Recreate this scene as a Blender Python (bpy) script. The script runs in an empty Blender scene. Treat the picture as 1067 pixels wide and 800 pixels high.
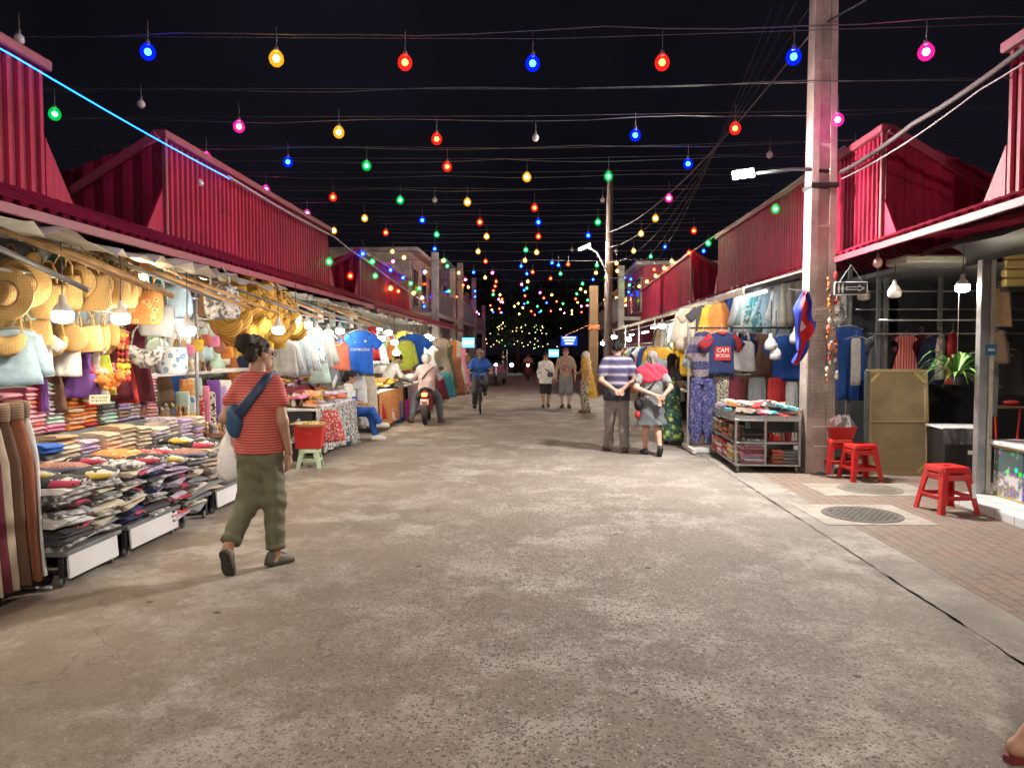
import bpy, bmesh, math, random
import numpy as np
from mathutils import Vector, Matrix, Euler
random.seed(7); PI = math.pi
SC = bpy.context.scene; COL = SC.collection
R = math.radians

# ------------------------------------------------------------------ camera
CAMZ = 1.6; FPX = 770.0
YAW = math.atan(31.5/FPX); PITCH = math.atan(33/FPX)
cam_d = bpy.data.cameras.new('camera'); cam = bpy.data.objects.new('camera', cam_d); COL.objects.link(cam)
cam_d.sensor_width = 36; cam_d.lens = FPX/1067*36; cam_d.clip_end = 2000; cam_d.clip_start = .05
cam.location = (0, 0, CAMZ); cam.rotation_euler = (PI/2-PITCH, 0, YAW); SC.camera = cam
ROT = Euler((PI/2-PITCH, 0, YAW)).to_matrix()
def at(u, v, Y):
    d = ROT @ Vector(((u-533.5)/FPX, (400-v)/FPX, -1)); d *= Y/d.y
    return Vector((d.x, Y, CAMZ+d.z))

# ------------------------------------------------------------------ mesh builder
class MB:
    def __init__(s): s.v = []; s.f = []
    def add(s, vs, fs):
        o = len(s.v); s.v += [tuple(p) for p in vs]; s.f += [tuple(i+o for i in f) for f in fs]; return s
    def box(s, c, sz, rot=(0, 0, 0), b=0.0):
        x, y, z = sz[0]/2, sz[1]/2, sz[2]/2; E = Euler(rot).to_matrix(); c = Vector(c)
        if b <= 0:
            P = [(i, j, k) for k in (-z, z) for j in (-y, y) for i in (-x, x)]
            return s.add([c+E@Vector(p) for p in P], [(0,2,3,1),(4,5,7,6),(0,1,5,4),(2,6,7,3),(0,4,6,2),(1,3,7,5)])
        b = min(b, x*.9, y*.9, z*.9); rings = []
        for (zz, q) in ((-z, b), (-z+b, 0), (z-b, 0), (z, b)):
            X, Y = x-q, y-q; m = b*.999 if q == 0 else 0.0005
            rings.append([(X-m,-Y,zz),(X,-Y+m,zz),(X,Y-m,zz),(X-m,Y,zz),(-X+m,Y,zz),(-X,Y-m,zz),(-X,-Y+m,zz),(-X+m,-Y,zz)])
        return s.loft([[c+E@Vector(p) for p in r] for r in rings])
    def loft(s, rings, cap=True, closed=True):
        n = len(rings[0]); o = len(s.v)
        for r in rings: s.v += [tuple(p) for p in r]
        for i in range(len(rings)-1):
            for j in range(n if closed else n-1):
                k = (j+1) % n
                s.f.append((o+i*n+j, o+i*n+k, o+(i+1)*n+k, o+(i+1)*n+j))
        if cap and closed:
            s.f.append(tuple(o+j for j in range(n))[::-1]); s.f.append(tuple(o+(len(rings)-1)*n+j for j in range(n)))
        return s
    def tube(s, pts, r, n=8, cap=True, flat=1.0):
        pts = [Vector(p) for p in pts]; rings = []
        rr = r if isinstance(r, (list, tuple)) else [r]*len(pts)
        up = None
        for i, p in enumerate(pts):
            d = (pts[min(i+1, len(pts)-1)]-pts[max(i-1, 0)]).normalized()
            if up is None:
                up = Vector((0, 0, 1)) if abs(d.z) < .9 else Vector((0, 1, 0))
            a = d.cross(up).normalized(); b2 = a.cross(d).normalized(); up = b2
            rings.append([p+(a*math.cos(t)*(abs(flat) if flat < 0 else 1)+b2*math.sin(t)*(flat if flat > 0 else 1))*rr[i] for t in [2*PI*k/n for k in range(n)]])
        return s.loft(rings, cap)
    def lathe(s, prof, c=(0, 0, 0), n=16, axis='z', sc=(1, 1, 1), cap=True):
        c = Vector(c); rings = []
        for r, h in prof:
            ring = []
            for k in range(n):
                t = 2*PI*k/n; p = (r*math.cos(t), r*math.sin(t), h)
                if axis == 'y': p = (p[0], p[2], p[1])
                if axis == 'x': p = (p[2], p[0], p[1])
                ring.append(c+Vector((p[0]*sc[0], p[1]*sc[1], p[2]*sc[2])))
            rings.append(ring)
        return s.loft(rings, cap)
    def ball(s, c, r, n=12, m=8, sc=(1, 1, 1)):
        return s.lathe([(max(r*math.sin(PI*i/m), r*.02), -r*math.cos(PI*i/m)) for i in range(m+1)], c, n, 'z', sc)
    def prism(s, poly, t, axis='y', c=(0, 0, 0)):
        c = Vector(c); f = {'y': lambda p, d: (p[0], d, p[1]), 'x': lambda p, d: (d, p[0], p[1]), 'z': lambda p, d: (p[0], p[1], d)}[axis]
        return s.loft([[c+Vector(f(p, d)) for p in poly] for d in (-t/2, t/2)])
    def quad(s, a, b, c, d): return s.add([a, b, c, d], [(0, 1, 2, 3)])
    def corr(s, A, B, U0, U1, n, pitch=.14, dep=.025):
        A, B, U0, U1, n = map(Vector, (A, B, U0, U1, n)); L = (B-A).length; k = 0.0; S = []
        while k < L:
            for a, o in ((0, 0), (.4, 0), (.5, 1), (.85, 1), (.95, 0)):
                if k+a*pitch <= L: S.append((k+a*pitch, o*dep))
            k += pitch
        S.append((L, 0)); lo = []; hi = []
        for q, o in S:
            t = q/L; p = A.lerp(B, t)+n*o; lo.append(p); hi.append(p+U0.lerp(U1, t))
        return s.loft([lo, hi], closed=False)
    def mesh(s, name, smooth=False, fix=True):
        me = bpy.data.meshes.new(name); me.from_pydata(s.v, [], s.f)
        if fix:
            bm = bmesh.new(); bm.from_mesh(me); bmesh.ops.recalc_face_normals(bm, faces=bm.faces); bm.to_mesh(me); bm.free()
        if smooth:
            me.polygons.foreach_set('use_smooth', [True]*len(me.polygons))
            if smooth == 'auto':
                try: me.set_sharp_from_angle(angle=R(38))
                except Exception: pass
        return me

def link(name, me, m=None, parent=None, loc=(0, 0, 0), rot=(0, 0, 0)):
    o = bpy.data.objects.new(name, me); COL.objects.link(o)
    o.location = loc; o.rotation_euler = rot
    if parent: o.parent = parent
    if m is not None and me is not None:
        if len(me.materials) == 0: me.materials.append(m)
        elif me.materials[0] != m:
            o.material_slots[0].link = 'OBJECT'; o.material_slots[0].material = m
    return o
def tag(o, label, cat, group=None, kind=None):
    o['label'] = label
    if cat: o['category'] = cat
    if group: o['group'] = group
    if kind: o['kind'] = kind
    return o
def thing(name, label, cat, loc=(0, 0, 0), rz=0, group=None):
    o = bpy.data.objects.new(name, None); COL.objects.link(o); o.location = loc; o.rotation_euler = (0, 0, rz)
    o.empty_display_size = .1
    return tag(o, label, cat, group)
def part(name, mb, m, parent, smooth=False, loc=(0, 0, 0), rot=(0, 0, 0)):
    return link(name, mb.mesh(name, smooth) if isinstance(mb, MB) else mb, m, parent, loc, rot)
def solo(name, mb, m, label, cat, group=None, smooth=False, loc=(0, 0, 0), rot=(0, 0, 0)):
    return tag(link(name, mb.mesh(name, smooth) if isinstance(mb, MB) else mb, m, None, loc, rot), label, cat, group)
def struct(name, mb, m, smooth=False):
    o = link(name, mb.mesh(name, smooth), m); o['kind'] = 'structure'; return o
def dup(root, loc, rz, label, group=None):
    r = root.copy(); COL.objects.link(r); r.location = loc; r.rotation_euler = (0, 0, rz); r['label'] = label
    if group: r['group'] = group
    for ch in list(root.children):
        c = ch.copy(); COL.objects.link(c); c.parent = r
        for g in list(ch.children):
            d = g.copy(); COL.objects.link(d); d.parent = c
    return r
ORD = ['first','second','third','fourth','fifth','sixth','seventh','eighth','ninth','tenth','eleventh','twelfth','thirteenth','fourteenth','fifteenth','sixteenth','seventeenth','eighteenth','nineteenth','twentieth','twenty-first','twenty-second','twenty-third','twenty-fourth','twenty-fifth','twenty-sixth','twenty-seventh','twenty-eighth','twenty-ninth','thirtieth']
def nth(i): return ORD[i]

# ------------------------------------------------------------------ materials
def new_mat(name):
    m = bpy.data.materials.new(name); m.use_nodes = True
    return m, m.node_tree.nodes, m.node_tree.links, m.node_tree.nodes['Principled BSDF']
def nd(N, t, **kw):
    n = N.new(t)
    for k, v in kw.items():
        if k in n.inputs.keys(): n.inputs[k].default_value = v
        else: setattr(n, k, v)
    return n
def c4(c): return (c[0], c[1], c[2], 1)
def ramp(N, L, src, stops, const=False):
    r = N.new('ShaderNodeValToRGB'); r.color_ramp.interpolation = 'CONSTANT' if const else 'LINEAR'
    e = r.color_ramp.elements
    while len(e) < len(stops): e.new(.5)
    for i, (p, c) in enumerate(stops): e[i].position = p; e[i].color = c4(c) if hasattr(c, '__len__') else (c, c, c, 1)
    L.new(src, r.inputs[0]); return r.outputs[0]
def mixc(N, L, f, a, b, mode='MIX'):
    m = N.new('ShaderNodeMix'); m.data_type = 'RGBA'; m.blend_type = mode
    for i, x in ((0, f), (6, a), (7, b)):
        if isinstance(x, bpy.types.NodeSocket): L.new(x, m.inputs[i])
        else: m.inputs[i].default_value = x if i == 0 else c4(x)
    return m.outputs[2]
def coords(N, L, scale=(1, 1, 1), kind='Object', rot=(0, 0, 0)):
    t = N.new('ShaderNodeTexCoord'); mp = N.new('ShaderNodeMapping'); mp.inputs['Scale'].default_value = scale; mp.inputs['Rotation'].default_value = rot
    L.new(t.outputs[kind], mp.inputs[0]); return mp.outputs[0]
def noise(N, L, co, scale, detail=3, rough=.55):
    n = nd(N, 'ShaderNodeTexNoise', Scale=scale, Detail=detail, Roughness=rough); L.new(co, n.inputs['Vector']); return n.outputs[0]
def bumpn(N, L, B, h, strength=.3, dist=.01):
    b = nd(N, 'ShaderNodeBump', Strength=strength, Distance=dist); L.new(h, b.inputs['Height']); L.new(b.outputs[0], B.inputs['Normal'])
def M(name, c, rough=.7, metal=0.0, var=.18, scale=6, bump=.0, bs=40, rnd=0.0, dirt=0.0):
    m, N, L, B = new_mat(name); B.inputs['Roughness'].default_value = rough; B.inputs['Metallic'].default_value = metal
    co = coords(N, L)
    n = noise(N, L, co, scale, 4)
    f = ramp(N, L, n, [(.3, 1-var), (.7, 1+var*.5)])
    col = mixc(N, L, 1.0, c, f, 'MULTIPLY')
    if dirt:
        d = ramp(N, L, noise(N, L, co, 2.3, 6, .65), [(.42, 0), (.62, dirt)])
        col = mixc(N, L, d, col, (.09, .07, .05))
    if rnd:
        oi = N.new('ShaderNodeObjectInfo'); f2 = ramp(N, L, oi.outputs['Random'], [(0, 1-rnd), (1, 1+rnd*.4)]); col = mixc(N, L, 1.0, col, f2, 'MULTIPLY')
    L.new(col, B.inputs['Base Color'])
    if bump: bumpn(N, L, B, noise(N, L, co, bs, 3), bump, .01)
    return m
def FAB(name, c, rough=.85, rnd=.15):
    m = M(name, c, rough, 0, .2, 9, .5, 14, rnd); return m
def PAT(name, kind, c1, c2, c3=None, scale=10, rough=.85):
    m, N, L, B = new_mat(name); B.inputs['Roughness'].default_value = rough; c3 = c3 or c2
    co = coords(N, L)
    if kind in ('hstripe', 'vstripe'):
        w = nd(N, 'ShaderNodeTexWave', Scale=scale, Distortion=.6 if kind == 'hstripe' else .3); w.bands_direction = 'Z' if kind == 'hstripe' else 'X'; w.inputs['Detail'].default_value = 1
        L.new(co, w.inputs[0]); col = ramp(N, L, w.outputs['Fac'], [(0, c1), (.5, c2), (.85, c3)], True)
    elif kind == 'floral':
        v = nd(N, 'ShaderNodeTexVoronoi', Scale=scale); L.new(co, v.inputs[0])
        col = ramp(N, L, v.outputs['Distance'], [(0, c3), (.16, c2), (.36, c1)], True)
        v2 = nd(N, 'ShaderNodeTexVoronoi', Scale=scale*2.3); L.new(co, v2.inputs[0])
        col = mixc(N, L, ramp(N, L, v2.outputs['Distance'], [(0, .7), (.22, 0)], True), col, c3)
    elif kind == 'blotch':
        n = noise(N, L, co, scale, 4); col = ramp(N, L, n, [(0, c1), (.46, c2), (.58, c3)], True)
    elif kind == 'comic':
        a = ramp(N, L, noise(N, L, co, scale, 4), [(0, c1), (.55, c2)], True)
        b = ramp(N, L, noise(N, L, co, scale*.6, 1), [(0, 0), (.62, 1)], True); col = mixc(N, L, b, a, c3)
        b2 = ramp(N, L, noise(N, L, co, scale*3.1, 2), [(0, 0), (.6, 1)], True); col = mixc(N, L, b2, col, c1)
    elif kind == 'cells':
        v = nd(N, 'ShaderNodeTexVoronoi', Scale=scale); L.new(co, v.inputs[0]); hs = nd(N, 'ShaderNodeHueSaturation', Saturation=1.3, Value=.95); L.new(v.outputs['Color'], hs.inputs['Color'])
        col = mixc(N, L, ramp(N, L, v.outputs['Distance'], [(.30, 0), (.5, 1)]), hs.outputs[0], c1); col = mixc(N, L, ramp(N, L, noise(N, L, co, scale*.35, 2), [(.42, 0), (.5, 1)]), c2, col)
    elif kind == 'plaid':
        s = N.new('ShaderNodeSeparateXYZ'); L.new(co, s.inputs[0]); out = None
        w = nd(N, 'ShaderNodeTexWave', Scale=scale); w.bands_direction = 'Z'; L.new(co, w.inputs[0])
        w2 = nd(N, 'ShaderNodeTexWave', Scale=scale); w2.bands_direction = 'X'; L.new(co, w2.inputs[0])
        a = ramp(N, L, w.outputs['Fac'], [(0, c1), (.55, c2)], True); b = ramp(N, L, w2.outputs['Fac'], [(0, c1), (.55, c3)], True)
        col = mixc(N, L, .5, a, b)
    elif kind == 'bands':      # wide printed bands with small motifs
        w = nd(N, 'ShaderNodeTexWave', Scale=scale, Distortion=.3); w.bands_direction = 'Z'; L.new(co, w.inputs[0])
        v = nd(N, 'ShaderNodeTexVoronoi', Scale=scale*30); L.new(co, v.inputs[0])
        a = ramp(N, L, v.outputs['Distance'], [(0, c2), (.4, c1)], True); b = ramp(N, L, v.outputs['Distance'], [(0, c1), (.3, c3)], True)
        col = mixc(N, L, ramp(N, L, w.outputs['Fac'], [(0, 0), (.5, 1)], True), a, b)
    elif kind == 'weave':
        w = nd(N, 'ShaderNodeTexWave', Scale=scale, Distortion=1.2); w.bands_direction = 'Z'; L.new(co, w.inputs[0])
        w2 = nd(N, 'ShaderNodeTexWave', Scale=scale, Distortion=1.2); w2.bands_direction = 'X'; L.new(co, w2.inputs[0])
        f = nd(N, 'ShaderNodeMath', operation='MULTIPLY'); L.new(w.outputs['Fac'], f.inputs[0]); L.new(w2.outputs['Fac'], f.inputs[1])
        col = ramp(N, L, f.outputs[0], [(.05, c1), (.6, c2)]); bumpn(N, L, B, f.outputs[0], .6, .01)
    elif kind == 'rings':
        w = nd(N, 'ShaderNodeTexWave', Scale=scale, Distortion=.8); w.wave_type = 'RINGS'; w.rings_direction = 'Y'; L.new(co, w.inputs[0])
        col = ramp(N, L, w.outputs['Fac'], [(.1, c1), (.7, c2)]); bumpn(N, L, B, w.outputs['Fac'], .35, .012)
    oi = N.new('ShaderNodeObjectInfo'); f2 = ramp(N, L, oi.outputs['Random'], [(0, .8), (1, 1.1)]); col = mixc(N, L, 1.0, col, f2, 'MULTIPLY')
    L.new(col, B.inputs['Base Color'])
    if kind not in ('weave', 'rings'): bumpn(N, L, B, noise(N, L, co, 14, 3), .4, .01)
    return m
def EM(name, c, s):
    m = bpy.data.materials.new(name); m.use_nodes = True; N = m.node_tree.nodes; L = m.node_tree.links; N.clear()
    e = nd(N, 'ShaderNodeEmission', Color=c4(c), Strength=s); o = N.new('ShaderNodeOutputMaterial'); L.new(e.outputs[0], o.inputs[0]); return m
def HALO_GLOBE(name, c, s, mix=.55):  # translucent glowing shell, imitates a soft halo around the lit core
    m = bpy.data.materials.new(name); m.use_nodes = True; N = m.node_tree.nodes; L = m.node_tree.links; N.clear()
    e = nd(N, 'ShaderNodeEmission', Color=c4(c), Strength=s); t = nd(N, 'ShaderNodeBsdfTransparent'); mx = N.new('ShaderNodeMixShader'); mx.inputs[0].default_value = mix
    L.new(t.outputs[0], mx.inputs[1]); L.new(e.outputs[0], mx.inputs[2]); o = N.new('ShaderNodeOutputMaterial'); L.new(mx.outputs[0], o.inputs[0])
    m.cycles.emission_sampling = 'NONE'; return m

F = {}   # solid fabrics
for k, c in dict(white=(.72,.72,.70), cream=(.62,.55,.43), black=(.018,.018,.022), charcoal=(.06,.06,.065), grey=(.22,.23,.24), navy=(.02,.035,.12), blue=(.02,.10,.42), royal=(.015,.13,.62), lightblue=(.40,.56,.68), teal=(.03,.22,.26), green=(.05,.20,.07), lime=(.42,.50,.06), olive=(.105,.11,.055), yellow=(.62,.42,.04), mustard=(.50,.30,.04), orange=(.62,.20,.04), coral=(.60,.16,.10), red=(.45,.025,.025), maroon=(.14,.015,.03), pink=(.62,.20,.32), magenta=(.40,.03,.22), purple=(.16,.06,.30), lilac=(.40,.30,.50), brown=(.13,.07,.04), tan=(.38,.25,.14), rust=(.30,.11,.055), mint=(.45,.62,.54), peach=(.65,.38,.24), beige=(.46,.38,.28)).items():
    F[k] = FAB('fabric_'+k, c)
P = {}   # printed fabrics
P['navy and white printed'] = PAT('print_navy', 'bands', (.028,.032,.13), (.14,.13,.22), (.28,.24,.25), 1.25)
P['black and cream leaf'] = PAT('print_leaf', 'blotch', (.02,.02,.022), (.45,.42,.32), (.03,.03,.03), 22)
P['green floral'] = PAT('print_green', 'floral', (.03,.09,.075), (.30,.42,.08), (.5,.5,.2), 9)
P['orange floral'] = PAT('print_orange', 'floral', (.55,.22,.06), (.6,.42,.2), (.5,.06,.03), 16)
P['pink striped'] = PAT('print_pinkst', 'hstripe', (.6,.22,.30), (.65,.5,.45), (.4,.08,.16), 26)
P['lilac woven'] = PAT('print_lilac', 'blotch', (.35,.27,.42), (.5,.45,.5), (.22,.18,.3), 30)
P['red and white dotted'] = PAT('print_reddot', 'floral', (.42,.03,.03), (.6,.5,.45), (.65,.6,.55), 26)
P['brown checked'] = PAT('print_brown', 'plaid', (.25,.15,.09), (.45,.36,.27), (.10,.06,.05), 18)
P['grey patterned'] = PAT('print_grey', 'blotch', (.08,.08,.09), (.38,.37,.36), (.6,.58,.55), 24)
P['black printed'] = PAT('print_black', 'comic', (.02,.02,.025), (.50,.48,.45), (.45,.05,.10), 8)
P['teal printed'] = PAT('print_teal', 'floral', (.05,.25,.28), (.4,.5,.45), (.6,.6,.5), 14)
P['white and blue floral'] = PAT('print_wb', 'floral', (.55,.6,.62), (.12,.22,.42), (.3,.4,.55), 12)
P['yellow and black comic'] = PAT('print_comic', 'comic', (.03,.03,.035), (.5,.48,.42), (.5,.36,.05), 7)
P['red and white checked'] = PAT('print_check', 'plaid', (.45,.03,.035), (.48,.05,.05), (.6,.5,.45), 5)
P['multicolour ikat'] = PAT('print_ikat', 'bands', (.30,.08,.10), (.5,.4,.2), (.2,.22,.36), 4)
STRAW = PAT('straw_weave', 'weave', (.44,.26,.085), (.74,.51,.21), None, 26)
STRAW2 = PAT('straw_dark', 'weave', (.26,.14,.05), (.52,.32,.12), None, 30)
MUST = PAT('mustard_ribbed', 'rings', (.42,.22,.03), (.62,.37,.07), None, 9)
STEEL = M('galvanised_steel', (.42,.43,.44), .42, .75, .25, 5, .1, 60, dirt=.25)
GREYM = M('grey_painted_metal', (.20,.22,.23), .55, .3, .3, 4, dirt=.4)
DARKM = M('dark_metal', (.035,.036,.04), .5, .4)
WOODP = M('bamboo_pole_wood', (.42,.25,.11), .7, 0, .35, 9, .3, 30)
WOOD = M('brown_wood', (.20,.10,.05), .6, 0, .35, 5, .3, 30)
WHITEP = M('white_board', (.66,.66,.66), .5, 0, .1, 3, dirt=.15)
PLWHITE = M('white_plastic', (.7,.7,.7), .35, 0, .05)
PLRED = M('red_plastic', (.52,.012,.012), .38, 0, .25, 5, .08, 60, dirt=.22)
PLGREEN = M('green_plastic', (.16,.45,.05), .35, 0, .08)
RUB = M('black_rubber', (.016,.016,.017), .8, 0, .2)
WIRE = M('cable_black', (.02,.02,.022), .6)
WIREL = M('cable_light', (.16,.15,.15), .6)
# ------------------------------------------------------------------ world
W = bpy.data.worlds.new('World'); SC.world = W; W.use_nodes = True
bg = W.node_tree.nodes['Background']
wn = W.node_tree.nodes; wl = W.node_tree.links
wc = coords(wn, wl, (1, 1, 1), 'Generated'); wnz = noise(wn, wl, wc, 2.2, 4)
wcol = ramp(wn, wl, wnz, [(.35, (.0030, .0029, .0048)), (.7, (.0066, .0060, .0100))])
wl.new(wcol, bg.inputs['Color']); bg.inputs['Strength'].default_value = .24

# ------------------------------------------------------------------ ground
def concrete(name, brown, pale, pit, patch=1.0, road=True):
    m, N, L, B = new_mat(name); B.inputs['Roughness'].default_value = .85; B.inputs['Specular IOR Level'].default_value = .25
    co = coords(N, L)
    def mul(a, b, op='MULTIPLY'):
        q = nd(N, 'ShaderNodeMath', operation=op)
        for i, x in enumerate((a, b)):
            if isinstance(x, bpy.types.NodeSocket): L.new(x, q.inputs[i])
            else: q.inputs[i].default_value = x
        return q.outputs[0]
    big = noise(N, L, co, .38, 6, .62); mid = noise(N, L, co, 1.25, 9, .74); mid2 = noise(N, L, coords(N, L, (1, .55, 1)), 2.9, 9, .78)
    geo = N.new('ShaderNodeNewGeometry'); sx = N.new('ShaderNodeSeparateXYZ'); L.new(geo.outputs['Position'], sx.inputs[0])
    col = mixc(N, L, ramp(N, L, big, [(.34, 0), (.66, 1)]), brown, tuple(x*.74 for x in brown))
    lr = nd(N, 'ShaderNodeMapRange'); lr.inputs[1].default_value = -2.6; lr.inputs[2].default_value = 2.6; L.new(sx.outputs[0], lr.inputs[0])
    col = mixc(N, L, lr.outputs[0], mixc(N, L, 1.0, col, (1.06, .98, .88), 'MULTIPLY'), mixc(N, L, 1.0, col, (.96, 1.0, 1.03), 'MULTIPLY'))
    # pale cement wear with ragged edges
    pm = mul(ramp(N, L, mid, [(.47, 0), (.60, 1)]), ramp(N, L, big, [(.36, .25), (.58, 1)])); pm2 = ramp(N, L, mid2, [(.54, 0), (.68, .8)])
    pa = mul(mul(pm, pm2, 'MAXIMUM'), patch); col = mixc(N, L, pa, col, pale)
    dk = mul(ramp(N, L, noise(N, L, coords(N, L, (1, .6, 1)), .9, 8, .7), [(.52, 0), (.72, .45)]), 1.0); col = mixc(N, L, dk, col, tuple(x*.48 for x in brown))
    # exposed aggregate: small dark pits and pale grains, strongest along the worn middle of the street
    ab = mul(mul(sx.outputs[0], -.35, 'ADD'), 0.0, 'ADD'); ab2 = nd(N, 'ShaderNodeMath', operation='ABSOLUTE'); L.new(ab, ab2.inputs[0])
    band = nd(N, 'ShaderNodeMapRange'); band.inputs[1].default_value = .6; band.inputs[2].default_value = 2.7; band.inputs[3].default_value = 1.0; band.inputs[4].default_value = .22; L.new(ab2.outputs[0], band.inputs[0])
    dist = nd(N, 'ShaderNodeVectorMath', operation='ADD'); nz = nd(N, 'ShaderNodeTexNoise', Scale=70, Detail=2); L.new(co, nz.inputs['Vector']); sc = nd(N, 'ShaderNodeVectorMath', operation='SCALE'); sc.inputs['Scale'].default_value = .022; L.new(nz.outputs['Color'], sc.inputs[0]); L.new(co, dist.inputs[0]); L.new(sc.outputs[0], dist.inputs[1])
    vo = nd(N, 'ShaderNodeTexVoronoi', Scale=60); L.new(dist.outputs[0], vo.inputs[0]); vr = N.new('ShaderNodeSeparateColor'); L.new(vo.outputs['Color'], vr.inputs[0])
    pits = mul(ramp(N, L, vo.outputs['Distance'], [(.34, 1), (.46, 0)]), ramp(N, L, vr.outputs[0], [(.36, 0), (.46, 1)])); grains = mul(ramp(N, L, vo.outputs['Distance'], [(.36, 1), (.48, 0)]), ramp(N, L, vr.outputs[1], [(.66, 0), (.74, 1)]))
    agg = mul(band.outputs[0] if road else .25, ramp(N, L, mid, [(.30, .45), (.55, 1)]))
    vo2 = nd(N, 'ShaderNodeTexVoronoi', Scale=37); L.new(dist.outputs[0], vo2.inputs[0]); vr2 = N.new('ShaderNodeSeparateColor'); L.new(vo2.outputs['Color'], vr2.inputs[0])
    pits = mul(pits, mul(ramp(N, L, vo2.outputs['Distance'], [(.28, 1), (.42, 0)]), ramp(N, L, vr2.outputs[0], [(.60, 0), (.70, 1)])), 'MAXIMUM')
    col = mixc(N, L, mul(grains, mul(agg, .8)), col, pale); col = mixc(N, L, mul(pits, mul(agg, .85)), col, pit)
    fine = ramp(N, L, noise(N, L, co, 190, 2, .7), [(.3, .66), (.5, 1), (.72, 1.28)]); col = mixc(N, L, .85, col, fine, 'MULTIPLY')
    dots = nd(N, 'ShaderNodeTexVoronoi', Scale=1.7); L.new(co, dots.inputs[0]); col = mixc(N, L, ramp(N, L, dots.outputs['Distance'], [(.03, .8), (.05, 0)]), col, (.03, .028, .026))
    cr = nd(N, 'ShaderNodeTexVoronoi', Scale=.34); cr.feature = 'DISTANCE_TO_EDGE'; cd = nd(N, 'ShaderNodeVectorMath', operation='ADD'); nz2 = nd(N, 'ShaderNodeTexNoise', Scale=1.6, Detail=6); L.new(co, nz2.inputs['Vector']); L.new(co, cd.inputs[0]); L.new(nz2.outputs['Color'], cd.inputs[1]); L.new(cd.outputs[0], cr.inputs[0])
    col = mixc(N, L, mul(ramp(N, L, cr.outputs['Distance'], [(.0, .35), (.002, 0)]), ramp(N, L, big, [(.45, 1), (.55, 0)])), col, (.035, .028, .022))
    L.new(col, B.inputs['Base Color'])
    hb = mul(mul(pits, -1.0), mul(fine, .25), 'ADD'); bumpn(N, L, B, hb, .25, .006)
    return m
ROAD = concrete('road_concrete', (.215, .184, .156), (.42, .39, .35), (.055, .045, .038), .75)
STRIP = concrete('gutter_concrete', (.235, .205, .175), (.36, .33, .29), (.06, .05, .045), .9, False)
SLABC = M('slab_concrete', (.30, .27, .23), .8, 0, .3, 5, .4, 60, dirt=.3)
g = MB(); g.quad((-300, -60, -.03), (300, -60, -.03), (300, 400, -.03), (-300, 400, -.03)); struct('ground', g, M('dark_ground', (.05, .045, .04), .9, 0, .3, 1, .3, 20))
def strip(x0, x1, ya, yb, n, jx0=0, jx1=0, z=0.0, seed=1):
    rng = random.Random(seed); mb = MB(); lo = []; hi = []
    for i in range(n+1):
        y = ya+(yb-ya)*i/n
        lo.append((x0+rng.uniform(-jx0, jx0), y, z)); hi.append((x1+rng.uniform(-jx1, jx1), y, z))
    return mb.loft([lo, hi], closed=False)
struct('road', strip(-8, 2.466, -8, 110, 900, 0, .010, 0, 3), ROAD)
struct('gutter', strip(2.478, 2.87, -8, 60, 700, .009, 0, .003, 5), STRIP)
m, N, L, B = new_mat('brick_paving'); B.inputs['Roughness'].default_value = .85
co = coords(N, L, (1, 1, 1), 'Object', (0, 0, R(90)))
bk = nd(N, 'ShaderNodeTexBrick', Scale=1.0, Color1=(.215, .135, .105, 1), Color2=(.165, .12, .098, 1), Mortar=(.075, .058, .046, 1)); bk.inputs['Mortar Size'].default_value = .009; bk.inputs['Brick Width'].default_value = .22; bk.inputs['Row Height'].default_value = .105
bk.inputs['Mortar Smooth'].default_value = .4; L.new(co, bk.inputs[0])
n1 = noise(N, L, coords(N, L), 2.2, 6, .7); n2 = noise(N, L, coords(N, L), 55, 3, .7)
cc = mixc(N, L, ramp(N, L, n1, [(.38, 0), (.66, .7)]), bk.outputs['Color'], (.19, .155, .12)); cc = mixc(N, L, .6, cc, ramp(N, L, n2, [(.3, .6), (.7, 1.2)]), 'MULTIPLY')
L.new(cc, B.inputs['Base Color']); bumpn(N, L, B, bk.outputs['Fac'], -.35, .008)
struct('paving', strip(2.874, 9, -8, 60, 10, 0, 0, .004), m)
for nm, (x0, x1, y0, y1) in dict(a=(2.62, 3.66, 6.9, 7.82), b=(3.15, 4.42, 8.32, 9.08)).items():
    s_ = MB(); s_.box(((x0+x1)/2, (y0+y1)/2, .004), (x1-x0, y1-y0, .012), (0, 0, R(1.5)), .004); struct('concrete_slab', s_, SLABC)
SLABI = M('dusty_cover', (.20,.18,.15), .85, 0, .4, 9, .4, 60, dirt=.4)
IRON = M('cast_iron', (.10, .092, .08), .75, .2, .4, 12, .5, 60, dirt=.5)
for (x, y, r, lab) in ((3.14, 7.33, .335, 'round iron manhole cover in the front pale concrete slab on the right pavement'), (3.82, 8.72, .32, 'round iron manhole cover in the rear slab in front of the red stools')):
    t = thing('manhole_cover', lab, 'manhole cover', (x, y, .010), random.random()*3)
    a = MB(); a.lathe([(r, 0), (r, .006), (r-.012, .008), (r-.02, .004), (0.001, .004)], n=40); part('cover', a, IRON if y < 8 else SLABI, t)
    b = MB()
    for i in range(-6, 7):
        for j in range(-6, 7):
            if (i*i+j*j)**.5 < 6.2: b.box((i*r/7, j*r/7, .006), (r/7*.62, r/7*.62, .006), (0, 0, R(45)), .002)
    part('tread', b, IRON if y < 8 else SLABI, t)
    c_ = MB(); c_.lathe([(r+.004, -.002), (r+.004, .006), (r+.035, .006), (r+.04, -.002)], n=40, cap=False); part('rim', c_, IRON if y < 8 else SLABI, t)

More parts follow.
